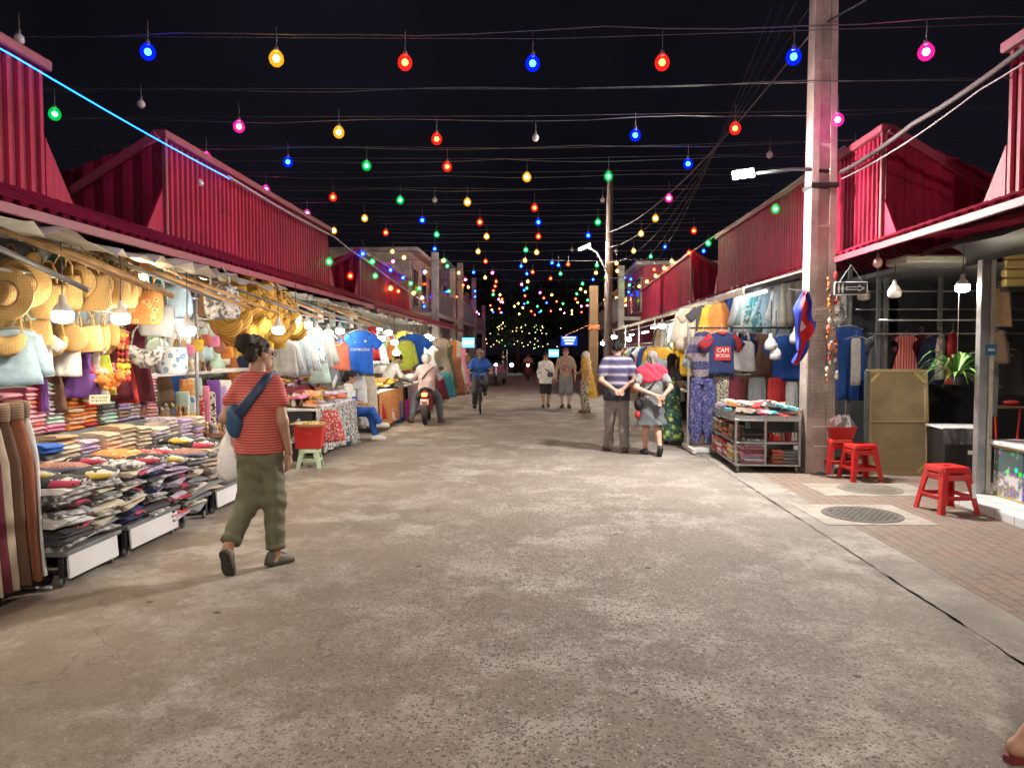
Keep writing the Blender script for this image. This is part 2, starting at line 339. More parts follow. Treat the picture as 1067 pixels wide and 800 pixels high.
# ------------------------------------------------------------------ corrugated market buildings
def redmat(name, c):
    m, N, L, B = new_mat(name); B.inputs['Roughness'].default_value = .6; B.inputs['Specular IOR Level'].default_value = .12; co = coords(N, L)
    col = mixc(N, L, ramp(N, L, noise(N, L, co, 1.2, 5, .65), [(.35, 0), (.7, .7)]), c, tuple(x*.5 for x in c))
    pn = nd(N, 'ShaderNodeTexBrick', Scale=1.0, Color1=(1, 1, 1, 1), Color2=(.72, .66, .7, 1), Mortar=(.35, .3, .3, 1)); pn.inputs['Mortar Size'].default_value = .004; pn.inputs['Brick Width'].default_value = .82; pn.inputs['Row Height'].default_value = 9
    rt = coords(N, L, (1, 1, 1), 'Object', (0, 0, R(90))); L.new(rt, pn.inputs[0]); col = mixc(N, L, .8, col, pn.outputs['Color'], 'MULTIPLY')
    st = ramp(N, L, noise(N, L, coords(N, L, (6, 6, .35)), 2.2, 6, .75), [(.50, 0), (.72, .75)]); col = mixc(N, L, st, col, (.075, .012, .016))
    rs = ramp(N, L, noise(N, L, co, 6, 7, .75), [(.60, 0), (.68, .8)]); col = mixc(N, L, rs, col, (.06, .025, .018))
    fd = ramp(N, L, noise(N, L, coords(N, L, (2, 2, .6)), 1.6, 6, .7), [(.58, 0), (.75, .35)]); col = mixc(N, L, fd, col, (.30, .10, .12))
    L.new(col, B.inputs['Base Color']); bumpn(N, L, B, noise(N, L, co, 4, 3), .35, .04); return m
RED = redmat('red_painted_sheet', (.37, .018, .058)); REDD = redmat('red_roof_sheet', (.25, .012, .040)); REDT = M('red_trim', (.22, .022, .045), .6, .0, .25, 4, dirt=.25)
def block(side, X, Y0, Y1, zb, zt, label, zt1=None, mat=None):
    s = side; zt1 = zt1 or zt; n = (-s, 0, 0); mat = mat or RED
    t = thing('market_building', label, 'building', (X, Y0, 0))
    a = MB(); a.corr((0, 0, zb), (0, Y1-Y0, zb), (0, 0, zt-zb), (0, 0, zt1-zb), n, .125, .028); part('parapet_wall', a, mat, t)
    g1 = MB(); D = 2.9; drop = .62*D
    g1.corr((0, .0, zb-.05), (s*D, 0, zb-.05), (0, 0, zt-zb+.05), (0, 0, max(.1, zt-zb+.05-drop)), (0, -1, 0), .22, .03); part('gable_wall', g1, REDD, t)
    r_ = MB(); r_.corr((0.02*s, 0, zt), (0.02*s, Y1-Y0, zt1), (s*D, 0, -drop), (s*D, 0, -drop), (0, 0, 1), .2, .03); part('roof', r_, REDD, t)
    c_ = MB(); c_.box((-s*.012, (Y1-Y0)/2, (zt+zt1)/2+.02), (.16, Y1-Y0+.06, .09), (math.atan2(zt1-zt, Y1-Y0), 0, 0), .012); part('ridge_cap', c_, REDT, t)
    v = MB(); L_ = (D**2+drop**2)**.5; v.box((s*D/2, -.03, zt-drop/2+.0), (L_, .09, .10), (0, s*math.atan2(drop, D), 0), .01); part('verge_trim', v, REDT, t)
    for yy, d in ((0, -1), (Y1-Y0, 1)):
        k = MB(); k.prism([(yy, zb), (yy+d*.42, zb-.06), (yy, zb+.52)], .03, 'x', (-s*.015, 0, 0)); part('flashing', k, mat, t)
    e = MB(); e.box((-s*.045, .02, (zb+zt)/2), (.05, .05, zt-zb), b=.006); part('corner_trim', e, REDT, t)
    b2 = MB(); b2.box((s*1.6, (Y1-Y0)/2, zb-.25), (2.4, Y1-Y0-.2, .06)); part('ceiling', b2, GREYM, t)
    return t
XL = -4.2
block(-1, XL, -1.5, 6.12, 2.88, 3.97, 'nearest red corrugated market building on the left, cut off by the photo edge')
block(-1, XL, 8.05, 14.4, 2.88, 3.97, 'long red corrugated market building on the left with a gable beside the gap')
block(-1, XL, 16.7, 23.0, 2.88, 3.90, 'farther red corrugated market building on the left in front of the grey shophouse')
XR = 4.1
block(1, XR, .5, 6.75, 2.90, 4.24, 'nearest red corrugated market building on the right, above the grey awning')
block(1, XR, 9.07, 17.5, 2.90, 4.24, 'long red corrugated market building on the right behind the concrete pole')
block(1, XR, 20.4, 30.5, 2.90, 4.30, 'orange lit red corrugated market building on the right before the pink house', 4.1)
def awning(X0, Z0, X1, Z1, Ya, Yb, label, mat, tmat, pitch=.15):
    t = thing('awning_roof', label, 'awning', (X0, Ya, 0))
    a = MB(); a.corr((0, 0, Z0), (0, Yb-Ya, Z0), (X1-X0, 0, Z1-Z0), (X1-X0, 0, Z1-Z0), (0, 0, 1), pitch, .03); part('roof_sheet', a, mat, t)
    f = MB(); f.box((X1-X0, (Yb-Ya)/2, Z1-.045), (.03, Yb-Ya, .075), b=.005); part('fascia', f, tmat, t)
    r_ = MB()
    for i in range(int((Yb-Ya)/1.2)): r_.box(((X1-X0)/2, .3+i*1.2, (Z0+Z1)/2-.05), (abs(X1-X0), .04, .05), (0, -math.atan2(Z1-Z0, X1-X0) if X1 > X0 else math.atan2(Z1-Z0, X0-X1), 0))
    part('rafter', r_, GREYM, t)
    return t
awning(XL, 2.90, -3.55, 2.60, -1.5, 15.5, 'dark red corrugated lean-to awning along the near left stalls', REDD, REDT)
awning(XL, 2.88, -3.5, 2.55, 15.52, 33, 'faded red lean-to awning along the far left stalls', redmat('faded_awning', (.36, .10, .09)), REDT)
awning(XR, 2.97, 3.83, 2.85, .5, 20.3, 'narrow red scalloped awning edge under the right parapets', RED, REDT, .2)
AWW = M('pale_awning_sheet', (.42, .40, .36), .6, 0, .3, 2, .2, 8, dirt=.35)
awning(XR, 2.86, 2.92, 2.52, 10.9, 31, 'pale grey awning over the right clothes stalls beyond the pole', AWW, M('awning_edge', (.5, .42, .33), .6))
# lower roofs in the gaps between the blocks
for (s, X, y0, y1, lab) in ((-1, XL, 6.1, 8.05, 'low red roof sheet in the gap between the two near left buildings'), (-1, XL, 14.4, 16.7, 'low red roof sheet in the gap farther along the left buildings'), (1, XR, 6.75, 9.07, 'low red roof sheet in the gap between the near right buildings'), (1, XR, 17.5, 20.4, 'low red roof sheet in the far gap of the right buildings')):
    a = MB(); a.corr((0, 0, 2.9), (0, y1-y0, 2.9), (s*3, 0, .35), (s*3, 0, .35), (0, 0, 1), .2, .03); solo('valley_roof', a, REDD, lab, 'roof', loc=(X, y0, 0))
# walls behind the stalls
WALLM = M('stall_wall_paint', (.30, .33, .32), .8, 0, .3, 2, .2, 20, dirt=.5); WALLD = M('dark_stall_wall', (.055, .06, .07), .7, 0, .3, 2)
w = MB(); w.box((0, 15, 1.45), (.12, 36, 2.9)); solo('back_wall', w, WALLM, 'grey painted wall running behind all the left stalls', 'wall', loc=(-5.75, 0, 0))
w = MB(); w.box((0, 21, 1.4), (.12, 19.6, 2.8)); solo('back_wall', w, WALLM, 'grey painted wall behind the right clothes stalls', 'wall', loc=(5.2, 0, 0))
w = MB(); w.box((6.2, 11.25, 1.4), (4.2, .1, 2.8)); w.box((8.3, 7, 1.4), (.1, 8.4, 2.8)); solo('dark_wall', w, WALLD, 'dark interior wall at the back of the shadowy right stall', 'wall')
# plastic sheeting bulging under the left awning
def crumple(X0, X1, Y0, Y1, z0, z1, nx, ny, amp, seed):
    rng = np.random.RandomState(seed); mb = MB(); rows = []
    for j in range(ny+1):
        row = []
        for i in range(nx+1):
            t = i/nx; x = X0+(X1-X0)*t; y = Y0+(Y1-Y0)*j/ny
            z = z0+(z1-z0)*t-amp*(.5+.5*math.sin(y*4.1+seed)*math.cos(x*5))+rng.uniform(-amp, amp)*.5
            if i == nx: z -= rng.uniform(0, .09); x += rng.uniform(-.03, .05)
            row.append((x+rng.uniform(-.02, .02), y, z))
        rows.append(row)
    return mb.loft(rows, closed=False)
PLS = M('plastic_sheeting', (.52, .50, .46), .35, 0, .35, 4, .5, 12, dirt=.3)
solo('plastic_sheet', crumple(-5.5, -3.48, 2, 10.2, 2.62, 2.52, 9, 70, .07, 1), PLS, 'crumpled white plastic sheeting bulging under the near left awning', 'plastic sheet', smooth=True)
solo('plastic_sheet', crumple(-5.5, -3.48, 10.3, 24, 2.60, 2.50, 8, 90, .06, 2), PLS, 'pale plastic sheeting under the left awning beyond the mustard bags', 'plastic sheet', smooth=True)
# awning poles sticking out over the street
POLG = 'bamboo awning poles on the left'
for i, (y, z0, dz, xo, r_) in enumerate([(4.7,2.62,.62,-2.95,.022),(5.25,2.66,.60,-2.85,.018),(5.9,2.60,.55,-3.0,.026),(6.35,2.66,.62,-2.8,.017),(7.1,2.62,.60,-2.85,.022),(7.6,2.66,.66,-2.75,.02),(8.6,2.62,.55,-2.9,.017),(9.4,2.64,.62,-2.85,.022),(10.4,2.62,.55,-2.95,.02),(11.4,2.62,.58,-2.9,.022),(12.6,2.62,.55,-2.95,.02),(13.6,2.6,.5,-2.95,.02)]):
    a = MB(); a.tube([(-1.5, 0, .0), (-.8, .01, -dz*.47), (xo+4.4-.03-1.5+.0, -.02, -dz)], [r_, r_*.95, r_*.8], 8)
    solo('awning_pole', a, WOODP if i % 3 else M('grey_pipe%d' % i, (.25, .24, .23), .5, .5), f'sloping {"bamboo" if i % 3 else "grey metal"} pole under the left awning, {nth(i)} from the near end', 'pole', POLG, True, (-4.35+1.5-0.0-1.5+1.5, y, z0))

# ------------------------------------------------------------------ concrete utility pole
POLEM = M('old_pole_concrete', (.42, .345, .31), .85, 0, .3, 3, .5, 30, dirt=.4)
t = thing('utility_pole', 'tall square concrete utility pole with recesses standing on the right pavement', 'utility pole', (3.68, 10.05, 0))
a = MB(); rings = []
for k in range(31):
    z = k*.36; w_ = .19-.0075*z; d = .15-.005*z
    rings.append([(-w_, -d, z), (-w_*.45, -d, z), (-w_*.45, -d+(.05 if k % 3 else 0), z), (w_*.45, -d+(.05 if k % 3 else 0), z), (w_*.45, -d, z), (w_, -d, z), (w_, d, z), (-w_, d, z)])
a.loft(rings); part('shaft', a, POLEM, t)
b = MB()
b.box((0, 0, 3.78), (.36, .34, .06), b=.006)
part('clamp_band', b, DARKM, t)
n = MB()
for i in range(9): n.tube([(-.20+i*.05, -.162, .75), (-.20+i*.05, -.162, 2.1)], .0022, 4)
for i in range(28): n.tube([(-.205, -.164, .75+i*.05), (.205, -.164, .75+i*.05)], .0022, 4)
part('wire_mesh', n, WIREL, t)
n = MB(); 
for z, x in ((.36, .02), (.62, .0)): n.box((x, -.153, z), (.2, .006, .012))
part('paper_label', n, WHITEP, t)
def flood(loc, rz, label, em=None):
    t = thing('floodlight', label, 'lamp', loc, rz)
    a = MB(); a.tube([(.95, .0, .02), (.5, 0, .05), (.0, 0, 0)], .022, 8); part('arm', a, DARKM, t)
    h = MB(); h.box((-.16, 0, .0), (.28, .12, .035), (R(-50), 0, R(-32)), .008); part('housing', h, GREYM, t)
    for i in range(3):
        l = MB(); l.box((-.16+(i-1)*.145*.62-.006, -.018-(i-1)*-.145*.39*-1-.003, -.02), (.056, .09, .012), (R(-50), 0, R(-32))); part('lamp_panel', l, em or FLOODE, t)
    return t
FLOODE = EM('floodlight_white', (1.0, .94, .86), 3000); FLOODW = EM('floodlight_warm', (1.0, .89, .77), 2000)
flood((2.80, 9.95, 3.95), 0, 'lit triple panel LED floodlight on an arm from the concrete pole')

# ------------------------------------------------------------------ far pole, pillar and buildings
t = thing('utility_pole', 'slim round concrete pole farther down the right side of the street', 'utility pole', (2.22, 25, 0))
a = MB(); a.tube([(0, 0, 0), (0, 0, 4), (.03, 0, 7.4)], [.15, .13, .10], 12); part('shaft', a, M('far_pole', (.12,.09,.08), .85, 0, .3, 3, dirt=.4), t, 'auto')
a = MB(); a.tube([(-.05, -.1, 4.25), (-.4, -.15, 4.9), (-.68, -.2, 5.08)], .03, 8); part('lamp_arm', a, GREYM, t)
a = MB(); a.box((-.82, -.22, 5.08), (.4, .14, .06), (0, R(-25), 0), .01); part('lamp_head', a, EM('street_lamp_white', (1, .92, .8), 420), t)
STUC = M('grey_stucco', (.46, .42, .36), .85, 0, .3, 1.5, .2, 20, dirt=.5); STUCW = M('pale_stucco', (.45, .42, .38), .85, 0, .3, 1.5, dirt=.4); PINKW = M('pink_wall', (.45, .06, .12), .7, 0, .2, 2, dirt=.2)
WIN = M('dark_window', (.02, .022, .03), .15, 0, .1); YELW = M('orange_lit_wall', (.17, .09, .036), .8, 0, .35, 2.5, .3, 20, dirt=.4)  # orange bulb light on the pillar is put into its base colour
def shophouse(X, Y, side, wd, dp, h, wall, label, nwin=3, balcony=True):
    s = side; t = thing('shophouse', label, 'building', (X, Y, 0))
    a = MB(); a.box((s*wd/2, dp/2, h/2), (wd, dp, h)); part('wall', a, wall, t)
    r_ = MB(); r_.box((s*(wd/2-.1), dp/2, h+.08), (wd+.5, dp+.4, .16), b=.02); part('roof_slab', r_, STUCW, t)
    for i in range(nwin):
        y = dp*(i+.5)/nwin; f = MB(); f.box((-s*.02, y, 4.05), (.08, dp/nwin*.55, 1.5)); fr = part('window', f, STUCW, t)
        p_ = MB(); p_.box((-s*.07, y, 4.05), (.03, dp/nwin*.45, 1.35)); part('pane', p_, WIN, fr)
    if balcony:
        b = MB(); b.box((-s*.5, dp/2, 3.0), (1.0, dp, .16)); part('balcony_floor', b, STUCW, t)
        q = MB(); q.box((-s*.95, dp/2, 3.95), (.05, dp, .05))
        for i in range(int(dp/.22)): q.box((-s*.95, .1+i*.22, 3.5), (.03, .03, .9))
        part('railing', q, GREYM, t)
    for y in (.12, dp-.12):
        c = MB(); c.box((-s*.92, y, h/2), (.26, .26, h), b=.02); part('column', c, STUCW, t)
    return t
shophouse(-4.9, 27.3, -1, 5, 5.7, 5.3, STUC, 'grey concrete two storey shophouse beyond the red left buildings')
shophouse(-4.7, 34, -1, 6, 7, 5.7, STUCW, 'pale two storey shophouse with a balcony farther down the left side')
shophouse(-5.2, 42, -1, 6, 12, 5.0, STUC, 'last dim low shophouse at the far left end of the street', 4)
shophouse(4.2, 31, 1, 5, 7, 5.2, PINKW, 'pink walled two storey house with pale columns on the right')
shophouse(4.4, 40, 1, 6, 14, 4.9, STUC, 'dark shophouse beyond the pink house on the far right', 4)
t = thing('pillar', 'square pillar coloured orange as if bulb lit beside the far right pole', 'pillar', (1.86, 27, 0))
a = MB(); a.box((0, 0, 2.0), (.32, .32, 4.0), b=.02); part('shaft', a, YELW, t)
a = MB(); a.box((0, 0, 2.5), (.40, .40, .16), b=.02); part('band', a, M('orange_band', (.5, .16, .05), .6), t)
a = MB(); a.corr((-.05, .0, 2.55), (-.05, 3.2, 2.55), (-.75, 0, -.35), (-.75, 0, -.35), (0, 0, 1), .2, .03); solo('awning_roof', a, M('rusty_awning', (.35, .16, .08), .7), 'small rusty awning jutting left of the orange lit pillar', 'awning', loc=(1.65, 27, 0))
# potted plant on the pillar
LEAF = M('leaf_green', (.06, .16, .03), .55, 0, .4, 8, 0, 10, .3); LEAFD = M('dark_leaf', (.035, .07, .02), .6, 0, .4, 3, 0, 10, .2); BARK = M('bark', (.10, .07, .05), .9, 0, .3, 9, .5, 20)
def leafcloud(n, rx, ry, rz, size, seed, hollow=.3):
    rng = random.Random(seed); mb = MB(); k = 0
    cl = [(rng.gauss(0, .45), rng.gauss(0, .45), rng.gauss(0, .4)) for _ in range(16)]
    while k < n:
        c = rng.choice(cl); p = Vector((c[0]+rng.gauss(0, .2), c[1]+rng.gauss(0, .2), c[2]+rng.gauss(0, .17)))
        if p.length > 1.1: continue
        p = Vector((p.x*rx, p.y*ry, p.z*rz)); E = Euler((rng.uniform(0, 6), rng.uniform(0, 6), rng.uniform(0, 6))).to_matrix(); s = size*rng.uniform(.6, 1.3)
        mb.quad(p+E@Vector((-s, 0, 0)), p+E@Vector((0, -s*.45, 0)), p+E@Vector((s, 0, s*.2)), p+E@Vector((0, s*.45, 0))); k += 1
    return mb
LM = leafcloud(2600, 1, 1, 1, .075, 4).mesh('crown', fix=False)
def tree(x, y, h, r, label, grp='dark trees at the end of the street'):
    t = thing('broadleaf_tree', label, 'tree', (x, y, 0), random.random()*6, grp)
    a = MB(); a.tube([(0, 0, 0), (.06, .05, h*.3), (-.05, .1, h*.6)], [.2, .15, .08], 8)
    for k in range(5):
        q = k*1.25; a.tube([(0, .06, h*(.32+.05*k)), (math.cos(q)*r*.3, math.sin(q)*r*.3, h*.6), (math.cos(q)*r*.6, math.sin(q)*r*.6, h*.8)], [.09, .06, .02], 6)
    part('trunk', a, BARK, t, True)
    o = link('crown', LM, LEAFD, t, (0, 0, h*.72)); o.scale = (r, r, h*.36)
for i, (x, y, h, r) in enumerate([(-1.9, 58, 5.6, 2.9), (-6.5, 62, 8, 4), (2.5, 64, 7, 3.4), (7, 60, 8.5, 4), (-10, 70, 9, 5), (.2, 74, 8, 4.6), (11, 72, 9, 5)]):
    tree(x, y, h, r, ['leafy tree strung with tiny fairy lights at the end of the street', 'dark tree left of the fairy lit tree at the street end', 'dark tree right of the fairy lit tree at the street end', 'tall dark tree behind the far right shophouse', 'tall dark tree at the back left of the street end', 'broad dark tree closing the view at the street end', 'tall dark tree at the back right of the street end'][i])
# ------------------------------------------------------------------ merchandise library
PEND = []
def lab(o, base, cat, group=None):
    tag(o, base, cat, group); PEND.append((o, base)); return o
def trim_labels():
    for o in SC.objects:
        l = o.get('label')
        if not l: continue
        w_ = l.split()
        for x in ('the', 'of', 'and', 'at', 'a'):
            while len(w_) > 16 and x in w_: w_.reverse(); w_.remove(x); w_.reverse()
        o['label'] = ' '.join(w_)
def finalize():
    d = {}
    for o, b in PEND: d.setdefault(b, []).append(o)
    for b, l in d.items():
        if len(l) > 1:
            l.sort(key=lambda o: (o.location.y, -o.location.z, o.location.x))
            for i, o in enumerate(l): o['label'] = f'{b}, {nth(i) if i < len(ORD) else str(i+1)+"th"} from the camera'
_g = {}
def sect(z, hw, dp, seed, t, cx=0, n=22, amp=.016, fr=26):
    out = []
    for k in range(n):
        a = 2*PI*k/n; x = hw*math.copysign(abs(math.cos(a))**.8, math.cos(a)); y = dp*math.sin(a)
        y += amp*t*math.sin((x)*fr+seed*1.7+z*1.5)+amp*.5*t*math.sin(x*fr*2.3+seed+z*4)
        out.append((cx+x, y, z+.012*math.sin(x*9+seed)*t))
    return out
def prof(L, k, hs=9):
    zs = [p[0] for p in L]; out = []
    n = hs*(len(L)-1)
    tt = np.linspace(0, 1, n+1); zz = np.interp(tt, np.linspace(0, 1, len(L)), zs)
    return [(float(z), float(np.interp(-z, [-q for q in zs], [p[1] for p in L]))) for z in zz]
def torso_mb(mb, L, dp, seed, amp=.021):
    z0, z1 = L[0][0], L[-1][0]; pr = prof(L, 0, 4)
    mb.loft([sect(z, w, dp*(.45+.55*min(1, (z0-z)/.12)), seed, (z0-z)/(z0-z1+1e-6), 0, 22, amp) for z, w in pr])
def sleeve(mb, s, x0, x1, z0, z1, r0, r1, seed):
    d = Vector((s*(x1-x0), 0, z1-z0)).normalized(); n = Vector((-d.z, 0, d.x)); rings = []
    for k in range(6):
        t = k/5; c = Vector((s*(x0+(x1-x0)*t), .0, z0+(z1-z0)*t)); r = r0+(r1-r0)*t
        rings.append([c+n*r*math.cos(a)+Vector((0, (.045-.012*t)*math.sin(a)+.012*t*math.sin(a*3+seed+k), 0)) for a in [2*PI*j/14 for j in range(14)]])
    mb.loft(rings)
def garment(kind, v=0):
    key = (kind, v)
    if key in _g: return _g[key]
    mb = MB(); s = v*2.3+len(kind)
    if kind == 'tee':
        torso_mb(mb, [(0,.08),(-.02,.15),(-.06,.195),(-.22,.205),(-.45,.205),(-.68,.215)], .055, s)
        for q in (1, -1): sleeve(mb, q, .15, .335, -.085, -.25, .085, .092, s)
    elif kind == 'shirt':
        torso_mb(mb, [(0,.07),(-.03,.17),(-.08,.22),(-.3,.22),(-.72,.25)], .06, s, .022)
        for q in (1, -1): sleeve(mb, q, .16, .30, -.09, -.60, .08, .058, s)
    elif kind == 'tank':
        torso_mb(mb, [(-.14,.13),(-.20,.19),(-.4,.20),(-.62,.22)], .045, s)
        for q in (1, -1): mb.tube([(q*.10, -.02, -.15), (q*.085, 0, 0), (q*.10, .03, -.15)], .018, 6)
    elif kind == 'dress':
        torso_mb(mb, [(0,.10),(-.03,.16),(-.2,.17),(-.36,.15),(-.6,.23),(-1.0,.32)], .06, s, .03)
        for q in (1, -1): sleeve(mb, q, .13, .23, -.05, -.16, .07, .06, s)
    elif kind == 'long_dress':
        torso_mb(mb, [(0,.10),(-.03,.17),(-.2,.18),(-.42,.16),(-.8,.25),(-1.35,.33)], .07, s, .035)
    elif kind in ('trousers', 'shorts'):
        L_ = 1.02 if kind == 'trousers' else .46
        torso_mb(mb, [(0,.17),(-.05,.175),(-.18,.21),(-.27,.215)], .05, s, .008)
        for q in (1, -1):
            w1 = .125 if kind == 'trousers' else .13
            mb.loft([sect(z, w, .045, s+q, abs(z)/L_, q*(.105+.02*abs(z)), 18, .016, 30) for z, w in prof([(-.2,.105),(-.5*L_,.115),(-L_,w1)], 0, 5)])
    elif kind == 'wide_trousers':
        torso_mb(mb, [(0,.15),(-.04,.14),(-.08,.16),(-.3,.24),(-.8,.27),(-1.12,.31)], .08, s, .05)
    elif kind == 'skirt':
        torso_mb(mb, [(0,.15),(-.05,.15),(-.3,.22),(-.62,.30)], .06, s, .035)
    elif kind == 'scarf':
        torso_mb(mb, [(0,.07),(-.05,.08),(-.4,.085),(-.8,.09)], .025, s, .02)
    elif kind == 'jumpsuit':
        torso_mb(mb, [(0,.09),(-.03,.16),(-.1,.20),(-.35,.225),(-.62,.20),(-.68,.17)], .07, s, .02)
        for q in (1, -1): sleeve(mb, q, .15, .265, -.11, -.42, .085, .09, s)
    elif kind == 'jumpsuit_legs':
        torso_mb(mb, [(-.66,.165),(-.70,.175),(-.80,.21)], .07, s, .02)
        for q in (1, -1): mb.loft([sect(z, w, .075, s+q, .6, q*(.11+.01*abs(z)), 18, .02, 26) for z, w in prof([(-.70,.10),(-1.0,.14),(-1.45,.145),(-1.62,.09),(-1.68,.085)], 0, 5)])
    elif kind == 'cloth':
        torso_mb(mb, [(0,.20),(-.05,.22),(-.4,.24),(-.7,.25)], .04, s, .04)
    _g[key] = mb.mesh(kind, True); return _g[key]
_h = MB(); _h.tube([(-.19, 0, -.03), (-.1, 0, .012), (0, 0, .03), (.1, 0, .012), (.19, 0, -.03)], .007, 6); _h.tube([(0, 0, .03), (0, 0, .07), (.025, 0, .1), (.0, 0, .125), (-.025, 0, .105)], .0035, 5)
HANG = _h.mesh('hanger', True); HM = M('hanger_plastic', (.5, .5, .5), .4)
KN = {'tee': 'hanging_tshirt', 'shirt': 'hanging_shirt', 'tank': 'hanging_tank_top', 'dress': 'hanging_dress', 'long_dress': 'hanging_long_dress', 'trousers': 'hanging_trousers', 'shorts': 'hanging_shorts', 'wide_trousers': 'hanging_wide_trousers', 'skirt': 'hanging_skirt', 'scarf': 'hanging_scarf', 'jumpsuit': 'hanging_jumpsuit', 'cloth': 'hanging_cloth'}
KW = {'tee': 'T-shirt', 'shirt': 'shirt', 'tank': 'tank top', 'dress': 'dress', 'long_dress': 'long dress', 'trousers': 'trousers', 'shorts': 'shorts', 'wide_trousers': 'wide trousers', 'skirt': 'skirt', 'scarf': 'scarf', 'jumpsuit': 'jumpsuit', 'cloth': 'cloth'}
def fm(c): return F[c] if c in F else P[c]
def hang(kind, c, p, rz, where, group, sc=1.0, hanger=True, v=None, w=1.0):
    v = random.randrange(4) if v is None else v
    o = link(KN[kind], garment(kind, v), fm(c), None, p, (0, 0, rz)); o.scale = (sc*w, sc, sc)
    lab(o, f'{c} {KW[kind]} {where}', KW[kind], group)
    if hanger: link('hanger', HANG, HM, o)
    return o
def hrow(kinds, cols, A, B_, n, rz, where, group, sc=1.0, jit=.3, hanger=True, zj=.0):
    A, B_ = Vector(A), Vector(B_)
    for i in range(n):
        p = A.lerp(B_, (i+.5)/n); p.z += random.uniform(-zj, zj)
        hang(random.choice(kinds), cols[i % len(cols)] if isinstance(cols, list) else cols, p, rz+random.uniform(-jit, jit), where, group, sc*random.uniform(.92, 1.08), hanger)
# folded cloth
def folded(v):
    rng = random.Random(v); mb = MB(); W_, D_, H_ = .285, .22, .036; rings = []
    for k in range(7):
        x = -W_/2+W_*k/6; e = .004*math.sin(k*1.9+v); ring = []
        for (y, z) in [(-D_/2+.012, 0), (-D_/2-.006, .010), (-D_/2-.012, .020), (-D_/2+.0, .031), (-D_/2+.02, .036), (0, .039), (D_/2, .034), (D_/2, .0)]:
            ring.append((x+rng.uniform(-.004, .004), y+rng.uniform(-.006, .006)+e, z+rng.uniform(-.003, .003)))
        rings.append(ring)
    mb.loft(rings)
    mb.loft([[(x, -D_/2-.013+.003*math.sin(x*30+v), .017), (x, -D_/2-.017, .0185), (x, -D_/2-.013, .0215)] for x in np.linspace(-W_/2, W_/2, 6)])
    return mb.mesh('folded_cloth', 'auto')
FOLD = [folded(i) for i in range(6)]
def roll(v):
    rng = random.Random(v+50); mb = MB(); rings = []
    for k in range(9):
        x = -.19+.38*k/8; s = math.sin(PI*min(1, max(0, (k+.35)/8.7)))**.35; ring = []
        for j in range(12):
            a = 2*PI*j/12; ring.append((x, .14*s*math.cos(a)+rng.uniform(-.006, .006), .045+.05*s*math.sin(a)*(1 if math.sin(a) > 0 else .8)+rng.uniform(-.004, .004)))
        rings.append(ring)
    return mb.loft(rings).mesh('rolled_tshirt', True)
ROLL = [roll(i) for i in range(4)]
def stack(x, y, z, n, cols, rz, sname, noun, group, sc=(1, 1, 1), mess=1.0):
    for k in range(n):
        c = cols[random.randrange(len(cols))] if random.random() < .75 else cols[0]
        o = link(f'folded_{noun}', random.choice(FOLD), fm(c), None, (x+random.uniform(-.008, .008)*mess, y+random.uniform(-.008, .008)*mess, z+k*.0375*sc[2]), (random.uniform(-.05, .05)*mess, random.uniform(-.04, .04)*mess, rz+random.uniform(-.12, .12)*mess))
        o.scale = (sc[0]*random.uniform(.95, 1.03), sc[1]*random.uniform(.95, 1.03), sc[2])
        tag(o, f'folded {c} {noun}, {nth(n-1-k)} from the top of the {sname}', noun, group)
    return z+n*.0375*sc[2]
# ------------------------------------------------------------------ bags, hats
def tote(v):
    mb = MB(); L = [(0,.15),(-.12,.17),(-.26,.165),(-.31,.14)]
    pr = prof(L, 0, 3); mb.loft([sect(z, w, .055+.02*math.sin(-z*8), v, .4, 0, 20, .008) for z, w in pr]); return mb.mesh('straw_bag', True)
TOTE = [tote(i) for i in range(3)]
hb = MB(); hb.tube([(-.09, -.02, -.02), (-.085, -.01, .12), (-.03, 0, .22), (.03, 0, .22), (.085, -.01, .12), (.09, -.02, -.02)], .009, 6); HANDLE = hb.mesh('handle', True)
RB = MB().lathe([(.002, -.05), (.12, -.05), (.155, -.035), (.165, 0), (.155, .035), (.12, .05), (.002, .05)], (0, 0, -.165), 24, 'y').mesh('round_bag', True)
def crescent(v):
    mb = MB(); rings = []; rng = random.Random(v)
    for k in range(17):
        a = PI*(1.05+.0*v)+PI*.9*k/16; r = .17; w = .095*math.sin(PI*(k+.6)/17.2)**.6; c = Vector((r*math.cos(a), 0, r*math.sin(a)))
        n = Vector((math.cos(a), 0, math.sin(a))); ring = []
        for j in range(14):
            b = 2*PI*j/14; q = c+n*(w*math.cos(b)*(1.1+.1*(k % 2)))+Vector((0, .075*math.sin(b)*(1+.12*(k % 2)), 0)); ring.append(q)
        rings.append(ring)
    return mb.loft(rings).mesh('crescent_bag', True)
CRES = [crescent(i) for i in range(2)]
cs = MB(); cs.tube([(-.17, 0, -.03), (-.14, 0, .15), (-.02, 0, .30), (.02, 0, .30), (.14, 0, .15), (.17, 0, -.03)], .012, 6, True, .4); CSTRAP = cs.mesh('strap', True)
BRIM = MB().lathe([(.09, .0), (.17, .012), (.215, .004), (.222, -.006), (.215, -.010), (.16, .0), (.09, -.01)], (0, 0, 0), 28, 'y').mesh('brim', True)
CROWN = MB().lathe([(.105, .0), (.103, -.03), (.098, -.08), (.075, -.105), (.002, -.11)], (0, 0, 0), 24, 'y').mesh('crown', True)
BANDM = MB().lathe([(.108, -.002), (.107, -.035), (.100, -.035), (.1, -.002)], (0, 0, 0), 24, 'y').mesh('hat_band', True)
